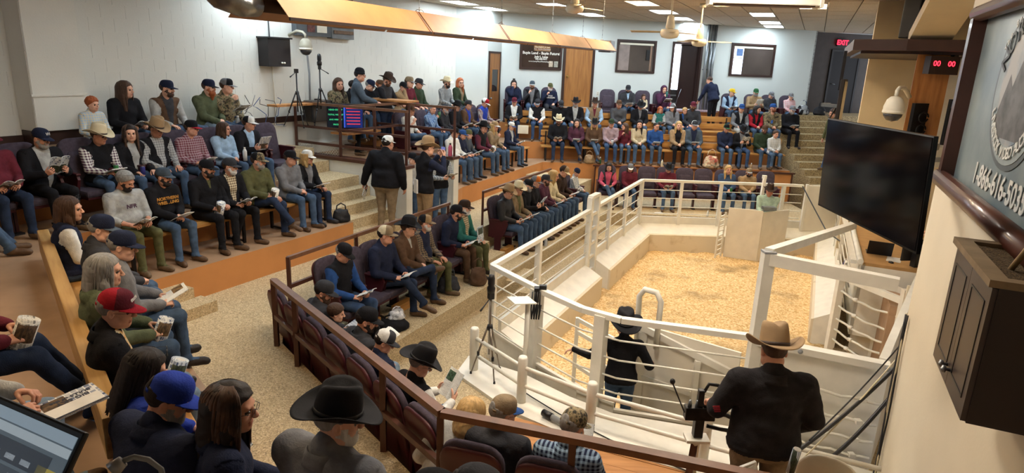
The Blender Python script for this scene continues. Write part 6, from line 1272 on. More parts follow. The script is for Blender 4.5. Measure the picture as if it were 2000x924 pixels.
PEOPLE = [  # (row, order, x, y, z, size, facing azimuth, what the person looks like)
('Ac', 182, -6.143, 9.396, 2.58, 0.78, 117, dict(sx='c', hair=('red_hair', 'curly'), top=('plaid', ('light_blue', 'cream')), arms='lap', hy=15, skin='skin3', pants='charcoal', topw='floral top')),
('Al', 242, -6.152, 10.216, 2.58, 1.01, 117, dict(sx='f', hair=('brown_hair', 'long'), top=('hoodie', 'black'), hoodie=1, arms='bookl', hy=28, book='open', skin='skin3')),
('Al', 323, -5.837, 10.834, 2.58, 1.01, 117, dict(hat=('cap', 'navy'), top=('vest', 'brown'), sl='light_grey', inn=('tee', 'charcoal'), arms='lap', hy=30, beard='brown_hair', w=1.06, topw='brown work vest')),
('Al', 405, -5.478, 11.538, 2.58, 1.021, 117, dict(hat=('cap', 'navy', 'black'), top=('jacket', 'olive_green'), hoodie=1, arms='clasp', hy=28, beard=('red_hair', 'long'), pants='pale_jeans')),
('Al', 440, -5.311, 11.867, 2.58, 1.034, 117, dict(hat=('cap', 'black', 'grey', 'grey'), top=('camo', 'tan'), arms='cup', hy=38, book='closed')),
('Bl', -22, -6.358, 7.718, 2.1, 1.0, 117, dict(top=('sweater', 'maroon'), arms='bookl', belly=0.05, hy=10, book='open', pants='dark_jeans', hair='grey_hair', hat=('cap', 'maroon'))),
('Bl', 75, -6.107, 8.211, 2.1, 0.959, 117, dict(hat=('cap', 'navy'), logo=('VH', 0.05, 'white'), top=('jacket', 'black'), inn=('shirt', 'light_grey'), arms='book', beard='grey_hair', hy=22, hp=10, pants='black', belly=0.04, gl=1, book='open')),
('Bl', 190, -5.777, 8.859, 2.1, 0.921, 117, dict(hat=('cow', 'cream', 1.08), top=('vest', 'black'), sl=('plaid', ('purple', 'white')), arms='one', hy=25, hp=6, gl=1, book='closed', can='green')),
('Bl', 255, -5.568, 9.269, 2.1, 0.924, 117, dict(sx='f', hair=('dark_hair', 'wavy'), top=('jacket', 'black'), inn=('shirt', 'light_grey'), arms='lap', hy=-22, hp=0, can='blue', skin='skin3')),
('Bl', 303, -5.393, 9.613, 2.1, 0.975, 117, dict(hat=('cow', 'tan', 1.05), top=('vest', 'black'), sl=('plaid', ('grey', 'light_grey')), inn=('plaid', ('grey', 'light_grey')), arms='lap', hy=10, hp=14, gl=1, belly=0.04)),
('Bl', 372, -5.133, 10.124, 2.1, 0.925, 117, dict(hat=('cap', 'black', 'red'), top=('plaid', ('maroon', 'mauve')), arms='bookl', hy=28, gl=1, belly=0.04, book='blank')),
('Bl', 438, -4.857, 10.664, 2.1, 0.855, 117, dict(sx='f', hair=('brown_hair', 'bob'), top=('hoodie', 'light_blue'), hoodie=1, arms='clasp', hy=32, gl=1, bottle=1)),
('Bl', 485, -4.633, 11.104, 2.1, 0.927, 117, dict(hat=('cap', 'white', 'white', 'black'), top=('jacket', 'black'), inn=('shirt', 'light_blue'), arms='book', hy=30, gl=1, book='closed')),
('Cl', 242, -5.076, 8.187, 1.59, 0.978, 117, dict(gl='top', hair=('grey_hair', 'thick'), top=('tee', 'light_grey'), short=1, arms='bookl', hy=26, hp=22, beard='dark_hair', pants='olive', belly=0.05, w=1.08, book='open', shoes='work_boots', chest=('NFR', 'purple'))),
('Cl', 317, -4.836, 8.656, 1.59, 0.942, 117, dict(hat=('cap', 'slate'), top=('hoodie', 'black'), hoodie=1, arms='clasp', hy=22, beard='dark_hair', pants='jeans', book='blank', chest=('NORTHERN\nWRESTLING', 'gold'))),
('Cl', 402, -4.528, 9.261, 1.59, 0.979, 117, dict(hat=('cap', 'black'), top=('sweater', 'black'), arms='bookl', hy=22, beard='dark_hair', pants='black', w=1.08, book='rolled', inn=('shirt', 'olive'), inz=0.38)),
('Cl', 447, -4.35, 9.61, 1.59, 0.958, 117, dict(hat=('cap', 'charcoal'), top=('jacket', 'black'), inn=('plaid', ('brown', 'cream')), arms='bookl', hy=28, beard='white_hair', pants='black', legs='mix', book='open')),
('Cl', 502, -4.112, 10.079, 1.59, 0.987, 117, dict(hat=('cap', 'camo', 'camo', 'black'), top=('hoodie', 'olive'), hoodie=1, arms='one', hy=26, beard='grey_hair', pants='dark_jeans', legs='cross', book='rolled', w=1.05)),
('Cl', 566, -3.808, 10.676, 1.59, 0.948, 117, dict(hat=('cap', 'black'), top=('jacket', 'grey'), hoodie=1, arms='clasp', hy=26, pants='jeans', gl=1, shoes='boots')),
('Cl', 600, -3.632, 11.021, 1.59, 0.913, 117, dict(sx='f', hat=('cap', 'white'), hair=('blond', 'bob'), top=('jacket', 'black'), inn=('shirt', 'grey'), arms='one', hy=14, gl=1, pants='dark_jeans', book='closed', shoes='dark_boots')),
('Cn', 135, -4.674, 6.461, 1.59, 1.0, 52, dict(sx='f', hair=('brown_hair', 'bob'), top=('vest', 'navy'), sl='white', arms='lap', hy=-22, gl='top', hp=2)),
('Cn', 195, -3.914, 5.762, 1.59, 1.0, 52, dict(hat=('cap', 'navy', 'slate'), hair='grey_hair', top=('fleece', 'charcoal'), arms='clasp', hy=-22, hp=10, w=1.06)),
('Cn', 235, -3.418, 5.249, 1.59, 1.0, 52, dict(hat=('cap', 'navy'), hair='grey_hair', top=('jacket', 'grey'), arms='bookl', hy=-20, hp=8, book='open')),
('Cn', 204, -3.163, 4.612, 1.59, 1.0, 52, dict(sx='f', hair=('grey_hair', 'bob'), top=('jacket', 'olive_green'), hoodie=1, arms='bookl', hy=-18, hp=4, book='rolled', pants='jeans')),
('Cn', 222, -2.644, 3.877, 1.59, 1.0, 52, dict(hat=('cap', 'maroon', 'red', 'red'), logo=('ORIGEN', 0.026, 'white'), hair='grey_hair', top=('jacket', 'black'), inn=('plaid', ('gold', 'cream')), arms='clasp', hy=-24, hp=8, gl=1, pants='pale_jeans', belly=0.06, w=1.08, book='rolled', capw='red and grey cap')),
('Cn', 290, -2.085, 3.242, 1.59, 0.9, 52, dict(sx='f', hair=('dark_hair', 'long'), top=('sweater', 'royal_blue'), arms='lap', hy=-10, hp=18, gl='top')),
('Cn2', 318, -1.778, 2.732, 1.59, 1.0, 28, dict(hat=('cap', 'royal_blue', 'royal_blue', 'royal_blue'), hair='dark_hair', top=('jacket', 'navy'), arms='bookl', hy=-46, hp=18, lean=14, w=1.2, bulk=0.035, book='closed', beard='grey_hair')),
('Cn2', 452, -1.401, 2.748, 1.59, 1.0, 62, dict(sx='f', hair=('dark_hair', 'wavy'), top=('jacket', 'navy'), bulk=0.02, arms='lap', hy=-24, hp=4, gl=1)),
('Cn2', 655, -0.844, 2.647, 1.59, 1.0, 28, dict(hat=('cow', 'black', 1.06), hair='grey_hair', top=('jacket', 'grey'), arms='clasp', hy=-46, hp=6, beard='white_hair', w=1.25, bulk=0.04)),
('Cn2', 840, -0.365, 2.115, 1.59, 1.0, 62, dict(hat=('cap', 'black'), hair='dark_hair', top=('jacket', 'charcoal'), arms='lap', hy=-20, hp=20)),
('Cn2', 925, -0.201, 2.159, 1.59, 1.0, 62, dict(hat=('cap', 'charcoal'), hair='dark_hair', top=('jacket', 'black'), arms='lap', hy=-20, hp=20)),
('Bn', -55, -6.252, 6.563, 2.1, 1.0, 52, dict(top=('jacket', 'slate'), arms='lap', pants='jeans', hair='grey_hair', legs='ext', plate=1)),
('Bn', -60, -3.27, 3.354, 2.1, 1.0, 52, dict(top=('shirt', 'maroon'), arms='bookl', pants='dark_jeans', hair='brown_hair', legs='ext', book='rolled')),
('Bn', -75, -2.64, 2.582, 2.1, 1.0, 52, dict(top=('shirt', 'light_grey'), arms='bookl', pants='pale_jeans', hair='brown_hair', book='cover')),
('W', 757, -2.36, 11.706, 1.15, 1.07, 20, dict(stand=1, hat=('cap', 'white'), hair='dark_hair', top=('jacket', 'black'), arms=None, pants='khaki', w=1.24, bulk=0.04, belly=0.06, hy=-10, A='A_hold', book='cover')),
('W', 836, -1.612, 11.353, 1.15, 1.07, 52, dict(stand=1, hat=('cow', 'tan', 1.08), top=('vest', 'black'), sl='navy', pants='tan', hy=-6, A='A_photo', phone=1)),
('W2', 806, -2.164, 13.321, 0.9, 0.925, 140, dict(stand=1, hat=('cap', 'black'), top=('sweater', 'light_grey'), pants='jeans', arms='clasp', hy=10)),
('W2', 863, -1.587, 13.511, 0.9, 0.98, 140, dict(stand=1, hat=None, hair='brown_hair', top=('vest', 'black'), sl=('plaid', ('slate', 'light_grey')), pants='jeans', beard='brown_hair', A='A_read', book='open')),
('St', 703, -3.488, 14.275, 2.3, 1.045, 80, dict(stand=1, hat=('beanie', 'black'), top=('jacket', 'slate'), pants='black', hy=-5, gl=1, A='A_lean', hair='dark_hair')),
('St', 757, -3.054, 15.164, 2.3, 0.979, 115, dict(stand=1, hat=('cow', 'dark_brown', 1.08), top=('vest', 'charcoal'), sl='black', pants='dark_jeans', hy=5, hp=16, A='A_lean', beard='brown_hair')),
('Al2', 662, -3.985, 14.469, 2.58, 1.042, 117, dict(sx='f', hair=('brown_hair', 'long'), top=('camo', 'tan'), arms='lap', hy=-20)),
('Al2', 690, -3.776, 14.878, 2.58, 0.991, 117, dict(top=('jacket', 'black'), hair='dark_hair', arms='lap', hy=40)),
('Al2', 722, -3.521, 15.379, 2.58, 0.996, 117, dict(hat=('cap', 'navy'), hair='grey_hair', top=('jacket', 'black'), arms='bookl', hy=30, hp=18)),
('Al2', 742, -3.353, 15.708, 2.58, 0.986, 117, dict(sx='c', hat=('cap', 'brown'), hair='red_hair', top=('jacket', 'black'), arms='lap', hy=30)),
('Al2', 788, -2.939, 16.522, 2.58, 0.918, 117, dict(hat=('cap', 'black'), top=('jacket', 'tan'), arms='chin', hy=0, hp=10, gl=1)),
('Al2', 799, -2.833, 16.73, 2.58, 1.058, 117, dict(hat=('cap', 'khaki', 'grey', 'khaki'), top=('jacket', 'maroon'), arms='lap', hy=15)),
('Al2', 818, -2.644, 17.1, 2.58, 1.01, 117, dict(hat=('cap', 'charcoal'), top=('jacket', 'dark_green'), arms='lap', hy=20, hp=8)),
('Al2', 873, -2.048, 18.27, 2.58, 1.013, 117, dict(hat=('cow', 'cream'), top=('plaid', ('slate', 'light_grey')), arms='lap', hy=0, beard='dark_hair')),
('Al2', 900, -1.724, 18.906, 2.58, 1.022, 117, dict(sx='f', hair=('red_hair', 'long'), top=('jacket', 'dark_green'), inn=('shirt', 'khaki'), arms='lap', hy=-30, gl=1)),
('Bfl', 802, -2.557, 15.245, 2.1, 0.93, 114, dict(hat=('cap', 'brown'), top=('tee', 'white'), short=1, arms='fist', hy=15, legs='ankle')),
('Bfl', 845, -2.16, 16.119, 2.1, 0.907, 114, dict(sx='f', hair=('grey_hair', 'short'), top=('plaid', ('light_blue', 'blue')), arms='cup', hy=0, cup='green')),
('Bfl', 870, -1.908, 16.675, 2.1, 0.88, 114, dict(hat=('cap', 'charcoal'), top=('plaid', ('black', 'charcoal')), arms='clasp', hy=10, beard=('grey_hair', 'long'))),
('Bfl', 893, -1.662, 17.217, 2.1, 0.925, 114, dict(hat=('cow', 'black'), top=('jacket', 'black'), arms='bookl', hy=5, book='open', hp=12)),
('Bfl', 915, -1.411, 17.772, 2.1, 0.944, 114, dict(hat=('cap', 'charcoal'), top=('jacket', 'brown'), inn=('shirt', 'royal_blue'), arms='bookl', hy=20, book='open')),
('Bfl', 948, -1.003, 18.671, 2.1, 0.971, 114, dict(hat=('cap', 'red', 'white', 'white'), top=('vest', 'royal_blue'), sl=('plaid', ('maroon', 'light_grey')), arms='bookl', hy=5, hp=22, pants='black', book='closed')),
('Cfl', 888, -1.541, 15.354, 1.59, 0.967, 114, dict(hat=('cap', 'black'), top=('shirt', 'white'), arms='bookl', hy=15, book='open', w=1.08, belly=0.05)),
('Cfl', 905, -1.366, 15.74, 1.59, 0.851, 114, dict(sx='c', hat=('cap', 'blue'), top=('jacket', 'navy'), arms='bookl', hy=10)),
('Cfl', 917, -1.238, 16.022, 1.59, 0.827, 114, dict(sx='c', hat=('beanie', 'olive'), top=('plaid', ('slate', 'charcoal')), arms='bookl', hy=10, book='open')),
('Cfl', 945, -0.928, 16.704, 1.59, 0.979, 114, dict(hat=('cow', 'black'), top=('vest', 'black'), sl=('plaid', ('plum', 'maroon')), arms='bookl', hy=5, book='rolled')),
('Cfl', 967, -0.661, 17.293, 1.59, 0.963, 114, dict(sx='f', hat=('cap', 'tan', 'white'), hair=('blond', 'long'), top=('hoodie', 'khaki'), arms='fist', hy=0)),
('Cfl', 1000, -0.221, 18.264, 1.59, 0.869, 114, dict(hat=('cap', 'white', 'blue'), top=('jacket', 'navy'), inn=('shirt', 'light_grey'), arms='bookl', hy=-5, hp=8, book='open')),
('Af', 1004, -0.146, 20.774, 2.58, 0.965, 175, dict(sx='f', hair=('dark_hair', 'bun'), top=('jacket', 'navy'), arms='chin', hy=0, gl=1, legs='cross')),
('Af', 1040, 0.429, 20.876, 2.58, 0.954, 175, dict(hat=('cap', 'slate', 'light_grey'), top=('vest', 'black'), sl='charcoal', inn=('tee', 'grey'), arms='fist', hy=0, beard='brown_hair')),
('Af', 1075, 0.997, 20.976, 2.58, 0.898, 175, dict(hat=('cap', 'olive'), top=('hoodie', 'navy'), arms='fist', hy=10, beard='white_hair', chest=('TEXAS\nWRANGLERS', 'white'), pants='charcoal')),
('Af', 1228, 3.526, 21.422, 2.58, 0.94, 175, dict(hat=('cap', 'charcoal', 'charcoal', 'light_grey'), top=('jacket', 'charcoal'), inn=('shirt', 'light_blue'), inz=0.3, arms='bookl', hy=-10, hp=14, beard='dark_hair', book='blank')),
('Af', 1258, 4.073, 21.518, 2.58, 0.62, 175, dict(sx='c', hair=('brown_hair', 'bob'), top=('sweater', 'cream'), arms='clasp', hp=14, pants='light_grey')),
('Af', 1298, 4.72, 21.632, 2.58, 0.958, 175, dict(sx='f', hat=('hood',), hair=('brown_hair', 'short'), top=('hoodie', 'purple'), arms='cup', cup='teal', bottle='pink', book='closed')),
('Sd', 1388, 6.322, 21.389, 2.58, 0.956, 330, dict(stand=1, hair='brown_hair', top=('jacket', 'navy'), pants='black', lean=24, A='A_reachdown', hy=30, hp=15)),
('Af', 1430, 7.041, 22.041, 2.58, 0.931, 175, dict(hat=('cap', 'yellow'), hair='grey_hair', top=('vest', 'navy'), sl='light_blue', inn=('shirt', 'light_blue'), arms='bookl', hy=45, gl=1, book='closed')),
('Af', 1478, 7.899, 22.193, 2.58, 0.966, 175, dict(hat=('cap', 'green'), top=('jacket', 'tan'), arms='book', hy=-12, book='blank', beard='grey_hair', w=1.08)),
('Af', 1507, 8.445, 22.289, 2.58, 0.879, 175, dict(hat=('cap', 'grey'), top=('jacket', 'charcoal'), arms='bookl', hy=20, hp=18, book='open')),
('Af', 1546, 9.17, 22.417, 2.58, 0.846, 175, dict(sx='f', hat=('cap', 'grey'), top=('plaid', ('pink', 'white')), arms='clasp', hy=0)),
('Bf', 1005, -0.101, 20.239, 2.1, 0.935, 178, dict(hat=('cap', 'maroon'), top=('jacket', 'black'), inn=('shirt', 'white'), in0=0.03, arms='bookl', hy=0, book='open', pants='dark_jeans')),
('Bf', 1050, 0.605, 20.313, 2.1, 0.919, 178, dict(hat=('cap', 'charcoal', 'grey'), top=('vest', 'black'), sl='white', arms='one', hp=22, pants='denim')),
('Bf', 1096, 1.33, 20.467, 2.1, 0.934, 178, dict(hat=('cap', 'charcoal'), hair='dark_hair', top=('jacket', 'black'), arms='clasp', hy=5, hp=30, lean=14, beard='dark_hair')),
('Bf', 1125, 1.785, 20.437, 2.1, 0.97, 178, dict(hat=('cow', 'black'), top=('jacket', 'black'), inn=('shirt', 'light_grey'), arms='lap', beard='grey_hair', w=1.06)),
('Bf', 1163, 2.389, 20.5, 2.1, 0.986, 178, dict(hat=('cow', 'dark_brown'), top=('vest', 'khaki'), sl='light_blue', inn=('shirt', 'maroon'), inz=0.25, arms='lap', hp=0)),
('Bf', 1210, 3.146, 20.58, 2.1, 0.974, 178, dict(hat=('cap', 'brown'), hair='grey_hair', top=('leather', 'charcoal'), arms='clasp')),
('Bf', 1252, 3.826, 20.651, 2.1, 0.953, 178, dict(hat=('cow', 'black'), top=('jacket', 'black'), inn=('shirt', 'grey'), inz=0.25, arms='lap', hp=16)),
('Bf', 1290, 4.47, 20.719, 2.1, 0.81, 178, dict(sx='c', hair=('red_hair', 'long'), top=('sweater', 'teal'), sl=('plaid', ('black', 'white')), arms='bookl', hp=18, book='open')),
('Bf', 1316, 4.878, 20.762, 2.1, 0.913, 178, dict(sx='f', hat=('cap', 'grey', 'white', 'white'), hair=('dark_hair', 'long'), top=('hoodie', 'grey'), hoodie=1, arms='clasp', hy=-40)),
('Bf', 1338, 5.262, 20.802, 2.1, 0.794, 178, dict(sx='c', hair=('blond', 'thick'), top=('jacket', 'black'), inn=('shirt', 'blue'), arms='lap', hy=10)),
('Bf', 1355, 5.505, 20.828, 2.1, 1.012, 178, dict(hat=('cap', 'maroon', 'maroon', 'navy'), top=('jacket', 'charcoal'), arms='lap', hy=0, beard='brown_hair', w=1.06, pants='denim')),
('Bf', 1450, 7.088, 20.994, 2.1, 0.993, 178, dict(hat=('cap', 'blue', 'blue', 'white'), top=('vest', 'black'), sl='grey', inn=('shirt', 'light_grey'), inz=0.2, arms='lap', hy=-10, pants='light_grey')),
('Bf', 1480, 7.603, 21.048, 2.1, 0.961, 178, dict(sx='f', hair=('dark_hair', 'bob'), top=('vest', 'black'), sl='red', inn=('hoodie', 'red'), inz=0.2, arms='clasp', hy=40)),
('Bf', 1511, 8.108, 21.101, 2.1, 1.032, 178, dict(hat=('cap', 'blue'), top=('camo', 'tan'), arms='clasp', hy=20, hp=-14, beard=('auburn', 'full'), bino=1)),
('Bf', 1549, 8.762, 21.17, 2.1, 0.988, 178, dict(hat=('cap', 'grey'), top=('jacket', 'black'), arms='one', hy=5, w=1.15, belly=0.06, pants='black', beard='grey_hair', book='cover')),
('Cf', 1092, 1.249, 19.643, 1.59, 0.999, 180, dict(hat=('cow', 'cream', 1.05), top=('jacket', 'black'), arms='bookl', hy=0, beard='brown_hair', w=1.08, pants='dark_jeans', book='open')),
('Cf', 1127, 1.794, 19.662, 1.59, 0.931, 180, dict(sx='f', hair=('dark_hair', 'long'), top=('jacket', 'plum'), arms='bookl', hy=0, book='closed', pants='dark_jeans', skin='skin3', legs='cross')),
('Cf', 1162, 2.327, 19.68, 1.59, 0.927, 180, dict(sx='f', hat=('cow', 'black'), hair=('blond', 'long'), top=('jacket', 'brown'), arms='bookl', hp=4, book='closed', legs='cross')),
('Cf', 1195, 2.832, 19.698, 1.59, 0.968, 180, dict(hat=('cap', 'dark_green'), hair='grey_hair', top=('shirt', 'mauve'), arms='clasp', hp=0, hy=-4, cup='silver', pants='denim')),
('Cf', 1222, 3.264, 19.713, 1.59, 0.847, 180, dict(sx='f', hair=('brown_hair', 'long'), top=('sweater', 'maroon'), arms='fist', hy=-70)),
('Cf', 1250, 3.681, 19.727, 1.59, 0.973, 180, dict(sx='f', hair=('dark_hair', 'long'), top=('plaid', ('cream', 'khaki')), arms='clasp', hy=-8, skin='skin3')),
('Cf', 1282, 4.183, 19.745, 1.59, 0.908, 180, dict(hair=('dark_hair', 'short'), top=('sweater', 'blue'), arms='bookl', hy=25, gl=1, book='closed')),
('Cf', 1327, 4.869, 19.769, 1.59, 0.984, 180, dict(sx='f', hair=('blond', 'wavy'), top=('jacket', 'tan'), inn=('shirt', 'black'), in0=0.04, arms='clasp', pants='black', skin='skin3')),
('Cf', 1358, 5.34, 19.785, 1.59, 1.017, 180, dict(hat=('cap', 'charcoal', 'grey', 'white'), top=('jacket', 'slate'), inn=('shirt', 'navy'), arms='one', hy=0, book='closed')),
('Cf', 1420, 6.315, 19.819, 1.59, 0.942, 180, dict(sx='f', hat=('cap', 'black', 'green', 'green'), hair=('brown_hair', 'short'), top=('hoodie', 'navy'), hoodie=1, arms='clasp', chest=('MT', 'white'), hy=5)),
('Cf', 1453, 6.829, 19.837, 1.59, 0.93, 180, dict(hat=('cow', 'black'), top=('jacket', 'black'), inn=('shirt', 'grey'), arms='book', hp=26, book='open', beard='brown_hair', pants='denim')),
('Cf', 1495, 7.481, 19.86, 1.59, 0.963, 180, dict(hat=('cap', 'brown'), top=('jacket', 'dark_green'), arms='lap', hp=8, beard='brown_hair', w=1.06)),
('lap', 1516, 7.616, 19.299, 1.59, 0.854, 180, dict(sx='c', hair=('brown_hair', 'thick'), top=('plaid', ('white', 'grey')), arms='clasp', legs='dangle', hy=10)),
('Rf', 1190, 2.563, 17.599, 0.67, 0.871, 182, dict(sx='f', hair=('dark_hair', 'wavy'), top=('vest', 'charcoal'), sl='pink', inn=('sweater', 'pink'), in0=0.03, arms='bookl', hp=12, legs='cross', phone=1, skin='skin3')),
('Rf', 1232, 3.144, 17.599, 0.67, 0.873, 182, dict(hat=('cap', 'grey', 'white', 'grey'), hair=('brown_hair', 'long'), sx='f', top=('hoodie', 'maroon'), arms='clasp', hp=14)),
('Rf', 1307, 4.18, 17.599, 0.67, 0.912, 182, dict(hat=('cow', 'black'), top=('shirt', 'maroon'), arms='bookl', hp=12, book='open', gl=1)),
('Rf', 1424, 5.806, 17.599, 0.67, 0.952, 182, dict(sx='f', hair=('blond', 'long'), top=('denim', 'denim'), arms='clasp', hp=0, can='green')),
('Rf', 1464, 6.37, 17.599, 0.67, 0.88, 182, dict(hat=('cap', 'khaki', 'light_grey'), top=('hoodie', 'tan'), hoodie=1, arms='clasp', beard='dark_hair', w=1.12, gl=0)),
('Rm', 1505, 6.187, 15.477, 0.05, 0.992, 205, dict(stand=1, hat=('cow', 'dark_brown', 0.98), top=('shirt', 'mint'), A='A_foldlow', hy=15, w=1.08, belly=0.05, skin='skin2')),
('L', 670, -2.342, 8.337, 0.67, 1.02, 113, dict(hat=('cap', 'black'), hair='grey_hair', top=('vest', 'black'), sl='blue', arms='bookl', hp=22, hy=5, book='open', pants='denim', chest=('WESTERN RANCH', 'white'))),
('L', 752, -1.949, 9.179, 0.67, 1.056, 113, dict(hat=('cap', 'khaki', 'khaki', 'cream'), hair='dark_hair', top=('hoodie', 'navy'), hoodie=1, arms='bookl', hy=22, book='blank', legs='cross', pants='dark_jeans', w=1.05, shoes='boots')),
('L', 797, -1.701, 9.71, 0.67, 1.029, 113, dict(hat=('cow', 'black', 1.06), top=('jacket', 'brown'), inn=('shirt', 'light_grey'), inz=0.36, arms='clasp', hy=24, pants='dark_jeans', legs='ankle', shoes='boots')),
('L', 830, -1.501, 10.139, 0.67, 1.005, 113, dict(hat=('cap', 'tan', 'khaki', 'black'), top=('plaid', ('charcoal', 'khaki')), inn=('tee', 'navy'), in0=0.05, arms='lap', hy=24, beard='white_hair', pants='olive', legs='mix', belly=0.04, shoes='work_boots')),
('L', 890, -1.148, 11.043, 0.67, 1.011, 113, dict(hat=('cap', 'black'), hair='dark_hair', top=('jacket', 'navy'), arms='bookl', hy=26, beard='dark_hair', lean=12, book='blank', pants='brown', phone=1)),
('L', 908, -0.956, 11.309, 0.67, 1.029, 113, dict(hat=('cap', 'dark_brown'), top=('jacket', 'teal'), inn=('plaid', ('brown', 'cream')), arms='one', hy=8, beard='white_hair', book='upright', pants='olive', w=1.06)),
('L', 993, -0.208, 12.913, 0.67, 1.016, 113, dict(hat=('cow', 'tan'), top=('leather', 'black'), arms='bookl', hp=12, hy=6, book='closed', w=1.06)),
('L', 1013, -0.001, 13.357, 0.67, 1.002, 113, dict(hat=('cow', 'cream'), top=('jacket', 'khaki'), inn=('shirt', 'olive'), arms='bookl', hp=4, hy=-8, gl=1, book='closed')),
('L', 1032, 0.209, 13.807, 0.67, 1.004, 113, dict(hat=('cap', 'black'), hair='grey_hair', top=('hoodie', 'black'), arms='book', hp=10, book='open', hy=10, beard='grey_hair')),
('L', 1047, 0.382, 14.179, 0.67, 1.021, 113, dict(hat=('cap', 'orange', 'grey', 'grey'), hair='brown_hair', top=('hoodie', 'black'), arms='clasp', hp=8, hy=10)),
('L', 1067, 0.635, 14.72, 0.67, 0.959, 113, dict(hat=('cap', 'charcoal'), top=('hoodie', 'plum'), arms='clasp', hy=0, beard='brown_hair', gl='top', book='closed')),
('L', 1083, 0.844, 15.169, 0.67, 1.008, 113, dict(sx='f', hair=('blond', 'long'), top=('sweater', 'cream'), arms='bookl', hy=10, hp=10, book='closed')),
('L', 1101, 1.049, 15.72, 0.67, 1.066, 113, dict(hat=('cap', 'tan', 'cream', 'dark_brown'), hair='dark_hair', top=('jacket', 'dark_brown'), arms='bookl', hp=22, hy=0, book='open', lean=10)),
('L', 1128, 1.53, 16.641, 0.67, 0.814, 113, dict(sx='c', hat=('beanie', 'navy'), hair='blond', top=('plaid', ('white', 'slate')), arms='clasp', hp=18, hy=0)),
('N', 632, -2.177, 6.823, 0.67, 0.986, 52, dict(hat=('cap', 'charcoal'), hair='dark_hair', top=('hoodie', 'charcoal'), hoodie=1, arms='clasp', hy=-38, hp=18, gl=1, beard='brown_hair', book='closed')),
('N', 660, -1.949, 6.544, 0.67, 0.806, 52, dict(sx='c', hair=('brown_hair', 'thick'), top=('jacket', 'black'), arms='lap', hy=-25, hp=10)),
('N', 715, -1.512, 6.01, 0.67, 1.013, 52, dict(hat=('cap', 'black'), hair='dark_hair', top=('fleece', 'charcoal'), arms='chin', hy=-32, hp=14, beard='dark_hair', book='blank', w=1.08, pants='pale_jeans')),
('N', 752, -1.263, 5.706, 0.67, 0.907, 52, dict(hat=('cap', 'charcoal', 'charcoal', 'white'), hair='dark_hair', top=('jacket', 'navy'), arms='bookl', hy=-30, hp=22, book='open', pants='pale_jeans', capw='white mesh cap')),
('N', 822, -0.842, 5.192, 0.67, 0.96, 52, dict(hat=('cow', 'black', 1.08), hair='grey_hair', top=('vest', 'black'), sl='white', arms='book', hy=-26, hp=22, gl=1, book='bigopen', pants='denim')),
('N2', 948, -0.52, 4.33, 0.67, 1.0, 18, dict(lean=28, tilt=20, sx='f', hair=('blond', 'bob'), top=('jacket', 'light_grey'), arms='lap', hy=-10, hp=12)),
('N2', 980, -0.059, 4.325, 0.67, 1.0, 18, dict(hat=('cap', 'khaki', 'blue', 'khaki'), hair='grey_hair', top=('hoodie', 'charcoal'), hoodie=1, arms='lap', hy=-42, hp=8, gl=1)),
('N2', 1118, 0.464, 4.178, 0.67, 1.0, 18, dict(hat=('cap', 'camo', 'camo', 'camo'), hair='grey_hair', top=('plaid', ('navy', 'light_blue')), arms='book', hy=-34, hp=16, beard='grey_hair', book='bigopen')),
('Ring', 1222, 1.341, 6.915, 0.03, 0.914, 5, dict(stand=1, hat=('cow', 'black', 1.32), hair='dark_hair', top=('sweater', 'black'), pants='jeans', hy=10, hp=-10, A='A_outstretch', w=1.05)),
('Op', 1519, 1.975, 4.365, 0.7, 1.066, 6, dict(stand=1, hat=('cow', 'tan', 1.12), hair='brown_hair', top=('jacket', '2b292b'), topw='black jacket', pants='khaki', hy=2, hp=16, A='A_lever', w=1.2, bulk=0.03, belly=0.04)),
('Stair', 1628, 9.567, 19.865, 1.604, 1.036, 260, dict(stand=1, sx='f', hair=('brown_hair', 'curly'), top=('sweater', 'olive'), pants='denim', hy=0, arms='hang', stride=(0.2, -0.15))),
('Desk', 1775, 7.2, 9.98, 1.25, 1.0, 294, dict(top=('sweater', 'charcoal'), sl='charcoal', hair='brown_hair', hat=('cap', 'royal_blue'), A='A_desk', pants='jeans')),
]
